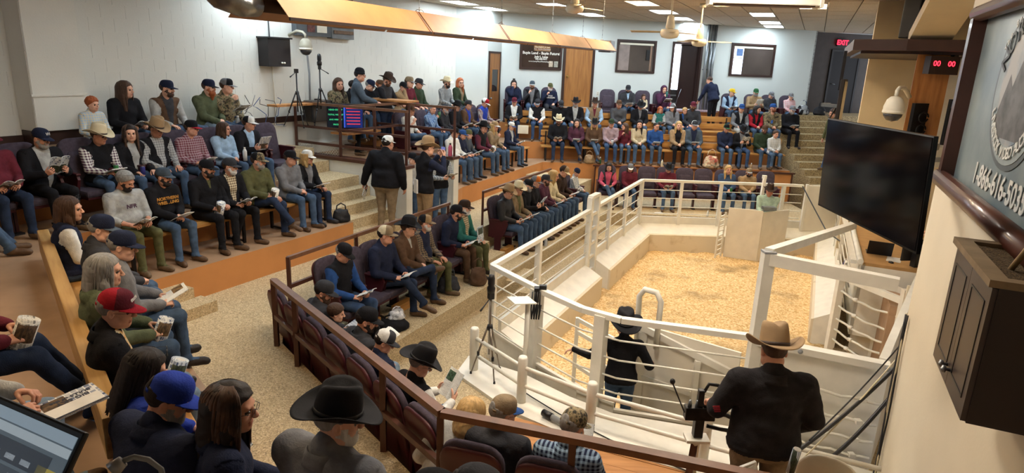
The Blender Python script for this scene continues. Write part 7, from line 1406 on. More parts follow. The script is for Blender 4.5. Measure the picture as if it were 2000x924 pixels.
# ================================================================== PEOPLE IN THEIR PLACES
ROWN = dict(Al='on upper left ledge', Ac='on upper left ledge', Bl='in upper left chairs', Cl='on left bench', Cn='on near left bench', Cn2='on near left bench', Al2='on far wall ledge', Bfl='in far left chairs', Cfl='on far left bench',
  Af='in far wall chairs', Bf='on far upper bench', Cf='on far lower bench', Rf='in far ringside chairs', L='in left ringside chairs', N='in near ringside chairs', N2='in near ringside chairs')
AX = dict(
 A_hold=[((.46, .02, .02), (.3, .3, -1), (-1, .2, 0), 'grip'), ((.30, .10, .02), (.0, .4, -1), (-1, 0, 0), 'relax')],
 A_photo=[((.10, .34, .60), (-.3, .5, .8), (-.6, -.6, .2), 'grip'), ((.07, .34, .60), (-.3, .5, .8), (-.6, -.6, .2), 'grip')],
 A_read=[((.12, .34, .28), (-.4, .9, .1), (-.6, 0, .6), 'grip')]*2,
 A_lean=[((.16, .38, .22), (-.5, .8, -.1), (0, 0, -1), 'relax'), ((.12, .40, .22), (-.6, .7, -.1), (0, 0, -1), 'relax')],
 A_reachdown=[((.26, .42, .02), (0, .6, -.8), (0, -.6, -.6), 'relax'), ((.24, .30, .05), (0, .5, -.8), (0, -.6, -.6), 'relax')],
 A_foldlow=[((-.04, .33, .22), (-1, .2, 0), (0, 0, -1), 'relax'), ((.06, .36, .19), (-1, .1, 0), (0, 0, -1), 'relax')],
 A_outstretch=[((.62, .18, .34), (1, .3, -.45), (0, -.2, -1), 'relax'), ((.34, .16, .26), (.6, .7, -.2), (0, 0, -1), 'relax')],
 A_lever=[((.30, .30, .18), (.2, 1, -.1), (0, 0, -1), 'grip'), ((.30, .22, .10), (-.2, 1, -.2), (0, 0, -1), 'relax')],
 A_desk=[((.12, .48, .34), (0, 1, -.1), (0, 0, -1), 'flat'), ((.14, .46, .34), (-.2, 1, -.1), (0, 0, -1), 'relax')])
CUSTOM = {('Bn', 0): 'person at left picture edge with outstretched work boots and slate jacket', ('Bn', 1): 'person at left picture edge in maroon shirt holding rolled catalogue', ('Bn', 2): 'person at left picture edge above the laptop holding the printed bull catalogue',
 ('W', 0): 'standing person in white cap, black jacket and khaki trousers seen from behind', ('W', 1): 'standing person in tan cowboy hat and black vest taking a photograph', ('W2', 0): 'person in black cap and light grey sweater in the passage mouth', ('W2', 1): 'bareheaded person in black vest reading beside the far passage pillar',
 ('St', 0): 'standing person in black knit hat beside the lit monitor', ('St', 1): 'standing person in brown cowboy hat leaning over the passage railing', ('Sd', 0): 'person in navy jacket bending over beside the steel conduits', ('lap', 0): 'small person in white plaid shirt on the lap of the green jacket person',
 ('Ring', 0): 'person in black cowboy hat and black sweater reaching out inside the ring', ('Op', 0): 'person in tan cowboy hat and black jacket working the hydraulic lever', ('Stair', 0): 'person in olive sweater and jeans on the stairs by the television', ('Desk', 0): 'person in charcoal sweater and blue cap sitting behind the auction desk', ('Rm', 0): 'person in brown hat and mint shirt leaning behind the white shield'}
words = lambda c: c.replace('_', ' ')
def cw(c): return {'plaid': 'plaid shirt', 'tee': 'T-shirt', 'camo': 'camouflage jacket', 'leather': 'leather jacket', 'denim': 'denim jacket'}.get(c, c)
def colour(c): return words(c if isinstance(c, str) else c[0]).replace('dark jeans', 'dark blue').replace('olive green', 'olive')
def pdesc(k):
    h = k.get('hat'); kind, c = k['top']
    hd = {None: 'bareheaded', 'cap': '', 'cow': '', 'beanie': '', 'hood': 'hooded'}[h[0] if h else None]
    tw = k.get('topw') or (cw(kind) if kind in ('camo', 'denim') else f'{colour(c)} {cw(kind)}')
    if not h or h[0] == 'hood': return f'{hd} person in {tw}'
    hw = k.get('capw') or (('camouflage' if h[1] == 'camo' else colour(h[1]))+{'cap': ' cap', 'cow': ' cowboy hat', 'beanie': ' knit hat'}[h[0]])
    return f'person in {hw} and {tw}'
NEARN = {'Cn': 2, 'Cn2': 2, 'N': 2, 'N2': 2, 'Op': 2, 'Ring': 2, 'Bn': 2, 'Cl': 2, 'L': 1, 'W': 1, 'W2': 1, 'Bl': 1, 'Al': 1}
order = {}
for q, (row, px, x, y, z, s, fc, k) in enumerate(PEOPLE): order.setdefault(ROWN.get(row, row), []).append((px, q))
rank = {}
for g, l in order.items():
    for r, (px, q) in enumerate(sorted(l)): rank[q] = r
cnt = {}; HELD = []
for q, (row, px, x, y, z, s, fc, k) in enumerate(PEOPLE):
    k = dict(k); k['s'] = s; k['in'] = k.pop('inn', None)
    if isinstance(k.get('A'), str): k['A'] = AX[k['A']]
    if k.get('arms') is None and not k.get('A'): k['arms'] = 'lap'
    i = cnt.get(row, 0); cnt[row] = i+1; who = f'{row}{i}'
    if row in ROWN: where = f'{ORD[rank[q]]} from left {ROWN[row]}'; lab = f'{pdesc(k)}, {where}'; short = f'{ORD[rank[q]]} person from left {ROWN[row]}'
    else: lab = CUSTOM[(row, i)]; short = ' '.join(lab.split()[:8])
    if row in ('W', 'W2', 'St', 'Ring', 'Op', 'Rm', 'Stair'): k['seat'] = .44
    place_person(who, x, y, z, fc, k, lab, None, NEARN.get(row, 0)); HELD.append((who, short, k))
# lettering on chests and backs
def chest(who, txt, col, size, u=.32, y=.17, back=False):
    P = PEOPLE_OBJ[who]; s = P['s']; seat = P['p'].get('seat', .44)/s+.10; r = rad(180 if not back else 0)
    obj('lettering', text_mesh('lettering', txt, size, mat(f'ink_{col}', col, .8), .002, bold=.002), P['root'], M=Matrix.Scale(s, 4) @ Matrix.Translation((0, y*(1 if not back else -1), seat+u)) @ Matrix.Rotation(r, 4, 'Z') @ Matrix.Rotation(rad(90 if not back else 90), 4, 'X'))
for who, short, k in HELD:
    if k.get('chest') and who != 'L0': chest(who, k['chest'][0], k['chest'][1], .075 if '\n' not in k['chest'][0] else .062, y=.185 if k.get('belly') else .160)
# ------------------------------------------------------------------ what they hold
PG = [printed(f'page{i}', seed=i, pic=[(.06, .45, .55, .9, c)] if c else None) for i, c in enumerate((None, '6d7f95', '8a6d4a', None, '55705a'))]
CVR = [printed(f'cover{i}', bg=b, ink=n, rows=9, seed=i+3, pic=[(.08, .92, .1, .5, c)]) for i, (b, n, c) in enumerate((('dfe0de', '2f4a78', '6a5238'), ('c9d4de', '27406e', '3c4a3a'), ('e4e2da', '4a4a4a', '5d4632')))]
def book_open(ang=28, i=0):
    m = MB()
    for sx in (-1, 1):
        for j, (w, z, mi) in enumerate(((.112, -.003, 0), (.108, 0.0, 1))):
            P = []
            for a in range(9):
                u = a/8; x = sx*(.002+w*u*cos(rad(ang)*(1-.5*u))); zz = z+w*u*sin(rad(ang)*(1-.6*u))+.012*math.sin(u*pi); P.append([(x, -.135, zz), (x, .135, zz)])
            if sx < 0: P = P[::-1]
            m.sheet(P, .0015 if mi == 0 else .003, mi)
    return m
BOOKM = {}
def book_parts(kind, i):
    if (kind, i) in BOOKM: return BOOKM[(kind, i)]
    if kind in ('open', 'bigopen'):
        m = book_open(22 if kind == 'open' else 30, i); c = MB(); p = MB()
        for f, mi, sm in zip(m.F, m.M, m.S):
            t = c if mi == 0 else p; b = len(t.V); t.V += [m.V[v] for v in f]; t.F.append(tuple(range(b, b+len(f)))); t.M.append(0); t.S.append(True)
        R_ = [('cover', c.mesh('cover', CVR[i % 3])), ('pages', p.mesh('pages', PG[i % 5]))]
    elif kind == 'rolled':
        m = MB(); P = [[((.030+.0011*a)*cos(a*.42), y, (.030+.0011*a)*sin(a*.42)) for y in (-.14, .14)] for a in range(34)]; m.sheet(P, .002); R_ = [('cover', m.mesh('cover', CVR[i % 3]))]
        m = MB(); P = [[((.026+.0009*a)*cos(a*.42), y, (.026+.0009*a)*sin(a*.42)) for y in (-.137, .137)] for a in range(30)]; m.sheet(P, .0015); R_.append(('pages', m.mesh('pages', PG[0])))
    elif kind == 'blank':
        m = MB(); m.sheet([[(-.11+.22*a/4, -.14+.28*b_/4, .012*math.sin(a)) for b_ in range(5)] for a in range(5)], .002); R_ = [('top_sheet', m.mesh('top_sheet', mat('paper_white', 'e2e0da', .6)))]
        m = MB(); m.sheet([[(-.10+.22*a/4, -.13+.28*b_/4, -.005+.012*math.sin(a)) for b_ in range(5)] for a in range(5)], .002); R_.append(('under_sheet', m.mesh('under_sheet', PG[0])))
    else:
        m = MB(); m.box(-.108, .108, -.14, .14, .004, .006); R_ = [('front_cover', m.mesh('front_cover', CVR[i % 3]))]; m = MB(); m.box(-.105, .105, -.137, .137, -.004, .004); R_.append(('pages', m.mesh('pages', PG[0]))); m = MB(); m.box(-.108, .108, -.14, .14, -.006, -.004); R_.append(('back_cover', m.mesh('back_cover', CVR[(i+1) % 3])))
    BOOKM[(kind, i)] = R_; return R_
def frame_of(o, x, n):
    x = Vector(x).normalized(); n = Vector(n); n = (n-x*n.dot(x)).normalized(); y = n.cross(x); return Matrix(((x.x, y.x, n.x, o.x), (x.y, y.y, n.y, o.y), (x.z, y.z, n.z, o.z), (0, 0, 0, 1)))
KW = dict(open='open printed catalogue', bigopen='large open catalogue', closed='closed printed catalogue', rolled='rolled up catalogue', blank='loose white papers', cover='catalogue showing its printed cover', upright='catalogue held upright showing its cover')
for q, (who, short, k) in enumerate(HELD):
    P = PEOPLE_OBJ[who]; (h0, f0, n0), (h1, f1, n1) = P['hands']; W = P['W'].to_3x3(); fwd = W @ Vector((0, 1, 0)); rt = W @ Vector((1, 0, 0)); up = Vector((0, 0, 1)); s = min(1.0, P['s'])
    g0, g1 = h0+f0*.085*s+n0*.02, h1+f1*.085*s+n1*.02; mid = (g0+g1)/2
    bk = k.get('book')
    if bk:
        arms = k.get('arms'); kind = {'cover': 'closed', 'upright': 'closed'}.get(bk, bk)
        if k.get('stand') and who == 'W0': M = frame_of(g0+up*-.08+fwd*.02, (fwd*.5+rt*-.2+up*-.4), (-fwd*.7+up*.5-rt*.3))
        elif bk == 'rolled': M = frame_of(g1+up*.015, rt.cross(up)*1.0 if False else up*.3+fwd*.2, fwd) if False else frame_of(g1+n1*.02, up*.25-fwd*.6, rt)
        elif bk == 'upright': M = frame_of(g1+up*.10, rt, fwd*.9+up*.1)
        elif who == 'Bn2': M = frame_of(mid+fwd*.14+rt*.02-up*.035, fwd*.25+rt*.95, up*.97-fwd*.12)
        elif who == 'Bn1': M = frame_of(g1+up*.05+fwd*.06, up*.3-fwd*.75, rt)
        elif arms == 'book': M = frame_of(mid+fwd*.02+up*.05, rt, up*.55-fwd*.85)
        elif arms == 'one': M = frame_of(g1+up*.03, rt, up*.9-fwd*.35)
        else: M = frame_of(mid+up*.035+fwd*.03, rt, up*.9-fwd*.45)
        parts = book_parts(kind, q % 5); t = thing('catalogue' if bk != 'blank' else 'loose_papers', f'{KW[bk]} of {short}', 'catalogue' if bk != 'blank' else 'papers', M=M, group='sale catalogues in hands' if bk != 'blank' else 'loose papers in hands')
        for nm, me in parts: obj(nm, me, t)
        if who == 'Bn2':
            for tx, x, sz in (('BULLS of the', -.055, .034), ('BIG SKY', -.02, .042)): obj('lettering', text_mesh('lettering', tx, sz, mat('ink_navy', 'navy', .6), .0006, bold=.0012), t, M=Matrix.Translation((x, .02, .0066)) @ Matrix.Rotation(rad(-90), 4, 'Z'))
            MB().box(.0, .098, -.12, .125, .006, .0068).build('white_label', mat('paper_white', 'e2e0da', .6), t); MB().box(.098, .108, -.14, .14, .006, .0068).build('blue_edge', mat('ink_navy', 'navy', .6), t)
    def cyl(nm, lab, cat, o, ax, prof, ms, parts=None):
        ax = Vector(ax).normalized(); M = frame_of(o, ax.orthogonal(), ax); t = thing(nm, lab, cat, M=M)
        for (pn, pf), m_ in zip(prof, ms): MB().lathe(pf, 14).build(pn, m_, t)
    if k.get('can'): cyl('drink_can', f'{k["can"]} drink can of {short}', 'can', g1+up*.05-rt*.03, up, [('can_body', [(.026, -.06), (.033, -.052), (.033, .052), (.028, .06), (.0, .058)]), ('can_lid', [(.027, .058), (.027, .063), (.0, .061)])], [mat(f'can_{k["can"]}', {'green': '3c7a44', 'blue': '3a3f8a'}[k['can']], .3, .5), M_STEEL])
    if k.get('cup'): cyl('tumbler', f'{k["cup"]} tumbler of {short}', 'tumbler', g1+up*.04, up, [('tumbler_body', [(.030, -.10), (.040, .07), (.0, .07)]), ('tumbler_lid', [(.042, .07), (.042, .085), (.0, .088)])], [mat(f'tumbler_{k["cup"]}', k['cup'], .35, .2), M_BLACK])
    if k.get('bottle'): c = 'white' if k['bottle'] == 1 else k['bottle']; cyl('water_bottle', f'{c} bottle of {short}', 'bottle', P['W'] @ Vector((-.20, .30, .66)), up, [('bottle_body', [(.034, -.1), (.035, .06), (.016, .10), (.0, .10)]), ('bottle_cap', [(.015, .10), (.015, .125), (.0, .125)])], [mat(f'bottle_{c}', c, .25), M_IVORY])
    if k.get('phone'):
        M = frame_of(mid+up*.06+fwd*.02, rt, fwd*-1.0+up*.1) if who == 'W1' else frame_of(g0+up*.03, rt, up*.8-fwd*.6); t = thing('mobile_phone', f'dark mobile phone of {short}', 'phone', M=M); MB().box(-.075 if who == 'W1' else -.037, .075 if who == 'W1' else .037, -.037 if who == 'W1' else -.075, .037 if who == 'W1' else .075, -.004, .004, bev=.002).build('case', M_BLACK, t); MB().box(-.068 if who == 'W1' else -.033, .068 if who == 'W1' else .033, -.033 if who == 'W1' else -.068, .033 if who == 'W1' else .068, .004, .0048).build('screen', mat('phone_screen', '5a5f8a', .15, emit=hx('4a5080'), es=.5), t)
    if k.get('bino'): t = thing('blue_strap_badge', f'blue badge hanging on {short}', 'badge', M=P['W'] @ Matrix.Translation((0, .17, .80))); t.name = 'badge'; MB().box(-.03, .03, 0, .012, -.05, .05, bev=.004).build('card', mat('blue_badge', '3a6ac0', .4), t); MB().tube([(-.02, 0, .05), (-.05, -.05, .2)], .004, 5).build('strap', M_BLACK, t); MB().tube([(.02, 0, .05), (.05, -.05, .2)], .004, 5).build('strap', M_BLACK, t)
    if k.get('plate'): t = thing('foam_tray', f'white foam tray of {short}', 'tray', M=frame_of(mid+up*.08+fwd*.0, rt, up)); MB().box(-.12, .12, -.09, .09, 0, .03, bev=.012).build('tray', M_IVORY, t); MB().box(-.10, .10, -.07, .07, .024, .032, bev=.004).build('rim_inset', M_IVORY, t)

# ================================================================== BAGS, FLOOR THINGS, FOREGROUND
def softbox(nm, lab, cat, x, y, z, rz, w, d, h, m, handle=None, extra=None):
    t = thing(nm, lab, cat, (x, y, z), rz); F = Field((-w*.75, -d*.8, -.05), (w*.75, d*.8, h*1.2), .018); F.ell((0, 0, h*.42), (w*.52, d*.52, h*.5), 0, .03); F.ell((0, 0, h*.2), (w*.56, d*.56, h*.28), 0, .04); F.cap((-w*.3, 0, h*.8), (w*.3, 0, h*.8), .04, .04, 0, .05); F.noise(.008, 28, 3); F.cut((0, 0, -1), (0, 0, .0)); V, Q, l = F.out(); obj('bag_body', rawmesh('bag_body', V, Q, [m], smooth=True), t)
    MB().tube([(-w*.3, 0, h*.8), (-w*.25, 0, h*1.25), (0, 0, h*1.42), (w*.25, 0, h*1.25), (w*.3, 0, h*.8)], .012, 6).build('handle', handle or m, t); return t
softbox('shoulder_bag', 'brown leather shoulder bag on the floor by the far lower bench', 'bag', 2.20, 19.20, LC, 0, .30, .2, .26, leather('tan'))
tote = softbox('tote_bag', 'cream and red patterned tote bag at the far lower bench', 'bag', 5.82, 19.22, LC, 0, .42, .3, .40, flecked('patterned_tote', ['c9b491', '9a3b34', 'd8c6a2', '5a4a3a', 'e0d2b4'], 14, .1))
softbox('backpack', 'black and white backpack lying at the top of the right stairs', 'bag', 9.75, 22.6, LS, .4, .46, .34, .34, flecked('backpack_pattern', ['17171a', '202228', 'c9ccd0', '17171a', '2b4d86'], 7, .1)); softbox('backpack', 'dark backpack with yellow tag beside the exit door', 'bag', 10.4, 22.75, LS, .9, .46, .36, .32, flecked('backpack_dark', ['17171a', '26262a', '17171a', 'b8bcc0'], 6, .1))
softbox('handbag', 'small black handbag at the right end of the left bench', 'bag', *FL(-.12, .16), LC, .4, .28, .16, .24, leather('black'))
softbox('bundled_jacket', 'black jacket with pale patterned scarf under the left ringside chairs', 'jacket', *F25(.52, -.42), LL, .3, .42, .32, .16, cloth('black')); softbox('patterned_scarf', 'pale patterned scarf heaped on the black jacket', 'scarf', *F25(.60, -.42), LL+.13, .8, .24, .2, .13, flecked('scarf_pattern', ['d0d2d6', '4a4d55', 'e2e2e4', '2a2c33'], 22, .1))
softbox('dark_bag', 'dark bag standing between the left ringside chairs', 'bag', *F25(2.25, -.30), LL, .2, .34, .26, .30, cloth('charcoal')); softbox('brown_bag', 'brown canvas bag beside the olive trousers in the left ringside chairs', 'bag', *F25(2.82, -.55), LL, .2, .28, .22, .34, cloth('brown'))
def bottle(lab, x, y, z, c, cap='white', k=1.0, nm='water_bottle', cat='bottle'):
    t = thing(nm, lab, cat, (x, y, z)); MB().lathe([(.032*k, 0), (.034*k, .01), (.034*k, .14*k), (.015*k, .18*k), (.0, .18*k)], 14).build('bottle_body', mat(f'bottle_{c}', c, .2), t); MB().lathe([(.016*k, .18*k), (.016*k, .205*k), (0, .206*k)], 12).build('bottle_cap', mat(f'bottlecap_{cap}', cap, .4), t)
bottle('green bottle beside the brown shoulder bag', 2.52, 19.16, LC, 'green'); bottle('clear bottle on the floor of the far lower bench', 4.35, 19.12, LC, 'cream'); bottle('can on the floor below the black hat reader', 7.02, 19.2, LC, 'tan'); bottle('white bottle on the ledge beside the loose cables', *FL(-.32, 2.36), LA+.44, 'light_grey', 'white', 1.3); bottle('clear bottle on the floor by the upper left ringside chairs', *F25(5.75, -.6), LL, 'silver')
bottle('magenta tumbler on the cap of the right passage wall', *FL(3.27, .10), 2.40, 'pink', 'black', 1.35, 'tumbler', 'tumbler')
bottle('white paper cup by the far ring post', 5.15, 16.75, LL, 'white', 'white', .8, 'paper_cup', 'cup')
t = thing('white_plate', 'square white foam tray on the far upper bench end', 'tray', (.20, 19.62, LB+.44)); MB().box(-.16, .16, -.02, .02, -.2, .05, bev=.01).build('tray', M_IVORY, t); MB().box(-.13, .13, -.024, -.018, -.17, .02, bev=.003).build('inner_panel', M_IVORY, t); t.name = 'foam_tray'
# woodwork on the left: short boards at the end of the ledge, blocks under the chairs
tag(MB().box(-.06, .06, -.02, .02, 0, .55).build('loose_board', M_BENCH, loc=(*FL(.05, 1.95), LB), rz=FL.rz), 'short upright board at the end of the left ledge', 'board')
for q, (s, n) in enumerate(((.36, -.12), (1.2, -.1), (4.85, -.12))): tag(MB().box(-.2, .2, -.06, .06, 0, .12, bev=.006).build('wooden_block', M_BENCH, loc=(*F25(s, n), LL), rz=F25.rz), f'rough wooden block under the left ringside chairs, {ORD[q]} from the front', 'block')
# phone clamp on the near ring rail, bracket tray
t = thing('tray_stand', 'small tilted white tray on a pole at the near ring corner', 'stand', (.22, 7.22, LL)); MB().tube([(0, 0, 0), (0, 0, 1.02)], .028, 10).build('pole', M_FENCE, t); MB().box(-.20, .10, -.11, .11, -.006, .006, M=Matrix.Translation((-.03, 0, 1.04)) @ Matrix.Rotation(rad(8), 4, 'Y') @ Matrix.Rotation(.5, 4, 'Z')).build('tray', M_FENCE, t)
t = thing('cable_hook', 'black clamp with hanging cables on the near ring rail', 'clamp', (.33, 7.50, 1.62)); MB().box(-.03, .03, -.05, .05, -.02, .16).build('clamp_body', M_BLACK, t)
for k in range(4): MB().tube([(-.05+.03*k, -.05, .12), (-.06+.035*k, -.07, -.1), (-.05+.03*k, -.06, -.24), (-.03+.03*k, -.05, -.05)], .010, 6).build('cable_loop', M_BLACK, t)
MB().box(.03, .12, -.03, .03, .14, .19).build('arm', M_BLACK, t)
# hydraulic valve, stick, white chair, hoses
t = thing('hydraulic_valve', 'black hydraulic control valve with lever on a white pedestal', 'valve', M=Matrix.Translation((1.72, 5.12, LL+.03)) @ Matrix.Diagonal((.8, .8, .95, 1))); MB().lathe([(.045, 0), (.045, .62), (.04, .64)], 12).build('pedestal', M_FENCE, t); MB().box(-.13, .13, -.09, .09, .58, .61, bev=.006).build('base_plate', M_FENCE, t); MB().box(-.05, .05, -.05, .05, .62, .86, bev=.008).build('lower_block', M_BLACK, t); MB().box(-.17, .16, -.055, .055, .80, .93, bev=.012).build('spool_block', mat('oily_iron', '221f1e', .35, .6, var=.3, vs=14), t)
for x in (-.12, -.04, .05, .12): MB().lathe([(0, .93), (.022, .93), (.022, .96), (.012, .99), (0, .99)], 10, M=Matrix.Translation((x, 0, 0))).build('fitting', M_STEEL, t)
MB().box(-.045, .02, -.035, .035, .93, 1.10, bev=.01).build('valve_tower', M_BLACK, t); l = MB().tube([(-.17, 0, .86), (-.34, -.02, 1.16)], .008, 8).build('lever', M_BLACK, t); MB().lathe([(0, -.03), (.024, -.018), (.03, 0), (.024, .018), (0, .03)], 12, M=Matrix.Translation((-.345, -.02, 1.18))).build('knob', M_BLACK, l)
MB().tube([(.02, 0, 1.08), (.06, 0, 1.16), (.16, 0, 1.15), (.28, -.02, 1.08), (.36, -.05, .95)], .018, 8).build('hose', M_BLACK, t); MB().tube([(.16, 0, .86), (.28, -.02, .86), (.42, -.06, .82)], .022, 8).build('hose', M_BLACK, t); MB().tube([(.1, .02, .72), (.25, .0, .70), (.45, -.05, .70)], .02, 8).build('hose', M_BLACK, t)
def arc(a, b, sag, n=12): a, b = Vector(a), Vector(b); return [tuple(a.lerp(b, k/n)-Vector((0, 0, sag*math.sin(pi*k/n)))) for k in range(n+1)]
for q, (P, r, c) in enumerate(((arc((2.35, 4.75, 1.32), (3.74, 5.64, 1.86), .06), .017, 'black'), (arc((2.25, 4.70, 1.08), (3.74, 5.64, 1.55), .20), .019, 'black'), (arc((2.35, 4.72, 1.18), (3.74, 5.66, 1.95), .05), .007, 'cream'), (arc((2.5, 4.7, 1.55), (3.74, 5.66, 2.08), .04), .007, 'black'))):
    tag(MB().tube(P, r, 8).build('hose', mat(f'hose_{c}', c, .4)), ('thick black hose', 'lowest sagging black hose', 'thin cream cable', 'thin black cable')[q]+' running from the valve to the right wall', 'hose')
t = thing('wooden_stick', 'dark brown wooden stick leaning against the pipe rail post', 'stick', (1.62, 4.90, LL+.03)); b = MB(); b.bar((-.02, 0, 0), (.14, .32, .78), .06, .03); b.build('shaft', wood('dark_stick', '5a3420', '3f2414', 1.5, .5, 'Z'), t); MB().bar((.05, .1, 0), (.10, .26, .52), .02, .03).build('brace', M_BLACK, t)
t = thing('plastic_chair', 'ivory plastic chair at the bottom edge beside the right wall', 'chair', (2.66, 4.62, LL+.03), rad(-30)); m = MB(); slab(m, rrect(.46, .50, .08, top=.2), 0, .03, M=Matrix.Translation((0, -.20, .42)) @ Matrix.Rotation(rad(12), 4, 'X')); m.build('backrest', M_IVORY, t); MB().box(-.22, .22, -.2, .22, .41, .44, bev=.012).build('seat', M_IVORY, t)
for sx in (-1, 1):
    for sy in (-1, 1): MB().tube([(sx*.18, sy*.18, .42), (sx*.21, sy*.21, 0)], .018, 8).build('leg', M_IVORY, t)
t = thing('back_pocket_catalogue', 'rolled catalogue in the back pocket of the khaki trousers', 'catalogue', tuple(PEOPLE_OBJ['Op0']['W'] @ Vector((.15, -.215, .93))), .3); t.name = 'catalogue'; MB().tube([(0, 0, 0), (.01, -.02, .20)], .03, 10).build('cover', CVR[1], t); MB().tube([(.01, -.02, .195), (.011, -.021, .205)], .027, 10).build('pages', mat('paper_white', 'e2e0da', .6), t)
t = thing('rolled_programme', 'white folded programme in the back pocket of the photographing person', 'programme', (*(PEOPLE_OBJ['W1']['W'] @ Vector((.02, -.165, .98))).xy, 2.14), -rad(52)); MB().box(-.055, .055, -.012, .012, -.02, .22, bev=.003).build('cover', CVR[2], t); MB().box(-.05, .05, -.008, .008, .22, .23).build('pages', mat('paper_white', 'e2e0da', .6), t); t.name = 'programme'
t = thing('microphone_tube', 'grey and black tube lying along the white curb by the plank deck', 'tube', (.42, 6.32, LL+.09)); e = Vector((.42, -.42, 0)); MB().tube([(0, 0, 0), tuple(e*.22)], .04, 12).build('black_grip', M_BLACK, t); MB().tube([tuple(e*.22), tuple(e)], .034, 12).build('grey_tube', M_GREYP, t)
b = MB(); b.tube([(.15, 6.9, LL+.06), (.3, 6.7, LL+.06), (.6, 6.35, LL+.06), (1.1, 5.9, LL+.05), (1.8, 5.4, LL+.05), (2.2, 5.1, LL+.05)], .007, 6); tag(b.build('floor_cable', M_BLACK), 'black cable snaking along the plank deck', 'cable')
b = MB(); b.tube([(7.1, 15.78, 1.75), (7.25, 15.3, 1.3), (7.1, 14.2, 1.0), (6.8, 12.8, 1.1), (6.35, 11.9, 1.6)], .014, 6); tag(b.build('slack_cable', M_BLACK), 'slack black cable hanging across the ring panel', 'cable')
tag(MB().box(-.10, .10, -.07, .07, 0, .003).build('dropped_paper', mat('paper_white', 'e2e0da', .6), loc=(3.9, 16.95, LL), rz=.4), 'scrap of white paper on the floor by the far ringside chairs', 'paper')
# laptop on the camera's desk, gooseneck microphone, paper pad
A1 = Vector((-0.482, 0.654, 4.018)); ex_ = Vector((.906, -.42, 0)).normalized(); ez_ = Vector((-.242, -.52, -.82)); ez_ = (ez_-ex_*ez_.dot(ex_)).normalized(); en_ = ex_.cross(ez_).normalized()
if en_.dot(Vector((0, 0, EYE))-A1) < 0: en_ = -en_
o_ = A1; MS = Matrix(((ex_.x, -ez_.x, en_.x, o_.x), (ex_.y, -ez_.y, en_.y, o_.y), (ex_.z, -ez_.z, en_.z, o_.z), (0, 0, 0, 1)))
t = thing('laptop', 'dark open laptop with a software screen at the bottom left corner', 'laptop', M=MS)
MB().box(-.33, 0, -.21, 0, -.008, -.001, bev=.003).build('lid', M_BLACK, t)
scr = MB().box(-.325, -.006, -.205, -.008, -.001, .0).build('screen', mat('laptop_screen', '5d6d78', .2, emit=hx('56646e'), es=.16, var=.1, vs=12), t)
def sc_(x0, x1, y0, y1, c, nm='screen_block'): MB().box(x0, x1, y0, y1, 0.0, .0006).build(nm, mat(f'ui_{c}', c, .3, emit=hx(c), es=.15), scr)
sc_(-.325, -.006, -.021, -.008, '9fb4c4'); sc_(-.325, -.006, -.033, -.023, 'b8c8d2'); sc_(-.325, -.03, -.062, -.038, '3a424c'); sc_(-.325, -.05, -.080, -.066, '4a545e'); sc_(-.047, -.012, -.085, -.050, 'b8a84e'); sc_(-.19, -.09, -.100, -.088, '6d2f3a'); sc_(-.105, -.085, -.090, -.078, '3f7a44'); sc_(-.16, -.09, -.114, -.103, '2f5a50'); sc_(-.085, -.012, -.20, -.090, 'aeb6b6'); sc_(-.325, -.2, -.2, -.088, 'a5b0b2'); sc_(-.195, -.09, -.2, -.118, '8a9698')
for k in range(9): sc_(-.318+.03*k, -.30+.03*k, -.058, -.052, 'c2ccd4', 'screen_mark')
for k in range(7): sc_(-.30+.035*k, -.28+.035*k, -.076, -.071, 'c2ccd4', 'screen_mark')
kb = MB().box(-.33, 0, -.0, .22, -.012, 0, M=Matrix.Translation((0, -.212, 0)) @ Matrix.Rotation(rad(75), 4, 'X')).build('keyboard_deck', M_BLACK, t)
DT = tag(MB().box(-1.6, .25, -.15, .45, -.03, 0).build('camera_desk', M_OFLOOR, loc=(-.35, .25, 3.55), rz=.1), 'desk top below the laptop, mostly out of the picture', 'desk')
for x in (-1.5, .15):
    MB().box(x-.03, x+.03, -.1, .4, -1.45, -.03).build('desk_leg', M_OFLOOR, DT)
t = thing('gooseneck_microphone', 'grey gooseneck microphone bending over the navy jacket', 'microphone', (-.255, .43, 3.52)); MB().tube([(0, 0, 0), (-.004, .002, .58), (-.010, .005, .613), (-.019, .005, .621), (-.028, .002, .625), (-.034, -.002, .624)], .0022, 8).build('gooseneck', M_GREYP, t); MB().tube([(-.034, -.002, .624), (-.040, -.007, .619)], [.0045, .0065], 12).build('capsule', mat('mic_grey', '9b9b9b', .35, .5), t); MB().lathe([(.03, 0), (.028, .015), (0, .015)], 14).build('base', M_BLACK, t)
P_ = PEOPLE_OBJ['Cn20']['W']
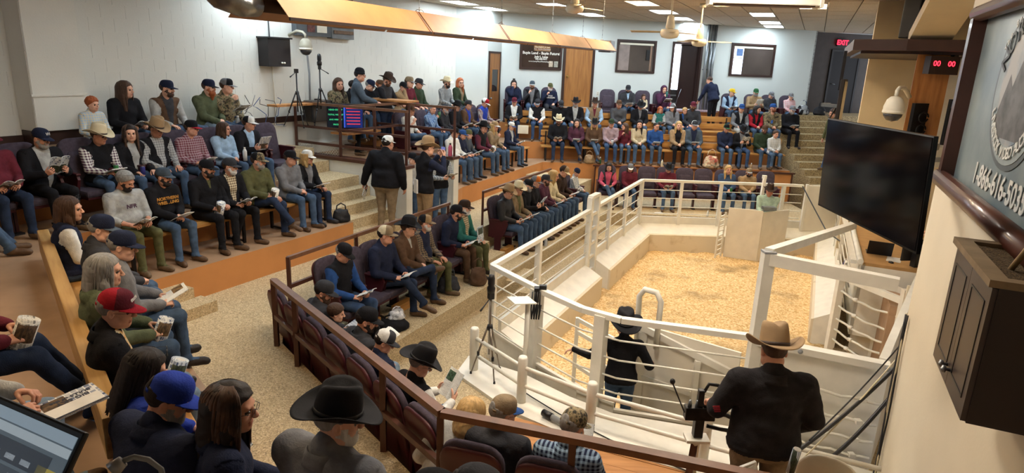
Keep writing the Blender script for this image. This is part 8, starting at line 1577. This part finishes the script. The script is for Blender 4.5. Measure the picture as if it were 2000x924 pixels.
t = thing('tear_off_pad', 'white printed pad of paper at the bottom between navy jacket and quilted jacket', 'pad', (-1.02, 2.52, 2.28), .9); MB().box(-.13, .13, -.17, .17, 0, .02, M=Matrix.Rotation(rad(18), 4, 'X')).build('sheets', PG[0], t); MB().box(-.13, .13, .15, .172, -.002, .024, M=Matrix.Rotation(rad(18), 4, 'X')).build('binding', M_IVORY, t)
t = thing('catalogue', 'blue edged catalogue lying on the orange tier behind the laptop', 'catalogue', (-2.35, 2.95, LB+.004), .6); MB().box(-.11, .11, -.14, .14, 0, .008).build('pages', PG[0], t); MB().box(-.11, .11, -.14, .14, .008, .01).build('front_cover', CVR[1], t)
t = thing('denim_jacket', 'blue denim jacket lying on the upper left chair backs', 'jacket', (*FL(-1.35, 2.18), 3.0), .3); F = Field((-.35, -.25, -.05), (.35, .25, .4), .02); F.ell((0, 0, .1), (.24, .14, .12), 0); F.ell((.1, -.12, .05), (.12, .08, .16), 0, .05); F.noise(.012, 24, 2); V, Q, l = F.out(); obj('cloth_body', rawmesh('cloth_body', V, Q, [denim('jeans')], smooth=True), t); MB().tube([(-.15, -.05, .15), (-.3, -.1, .05), (-.28, -.18, .0)], [.06, .05, .045], 10).build('sleeve', denim('jeans'), t)

E_ = PEOPLE_OBJ['Op0']['elbow'][0]; OP = PEOPLE_OBJ['Op0']['root']; m = MB()
for k in range(4): m.bar((E_[0]-.055+.006*k, E_[1]-.075, E_[2]+.05-.014*k), (E_[0]-.005+.004*k, E_[1]-.082, E_[2]+.062-.014*k), .004, .007)
m.build('red_embroidery', mat('red_thread', 'a5222f', .8), OP)
t = thing('folded_papers', 'white folded papers in the left back pocket of the khaki trousers', 'papers', tuple(PEOPLE_OBJ['Op0']['W'] @ Vector((-.13, -.20, .87))), .2); MB().box(-.07, .07, -.012, .012, -.04, .09, M=Matrix.Rotation(rad(-18), 4, 'Y'), bev=.003).build('outer_sheet', mat('paper_white', 'e2e0da', .6), t); MB().box(-.06, .06, -.018, -.012, -.03, .07, M=Matrix.Rotation(rad(-22), 4, 'Y')).build('inner_sheet', PG[0], t)
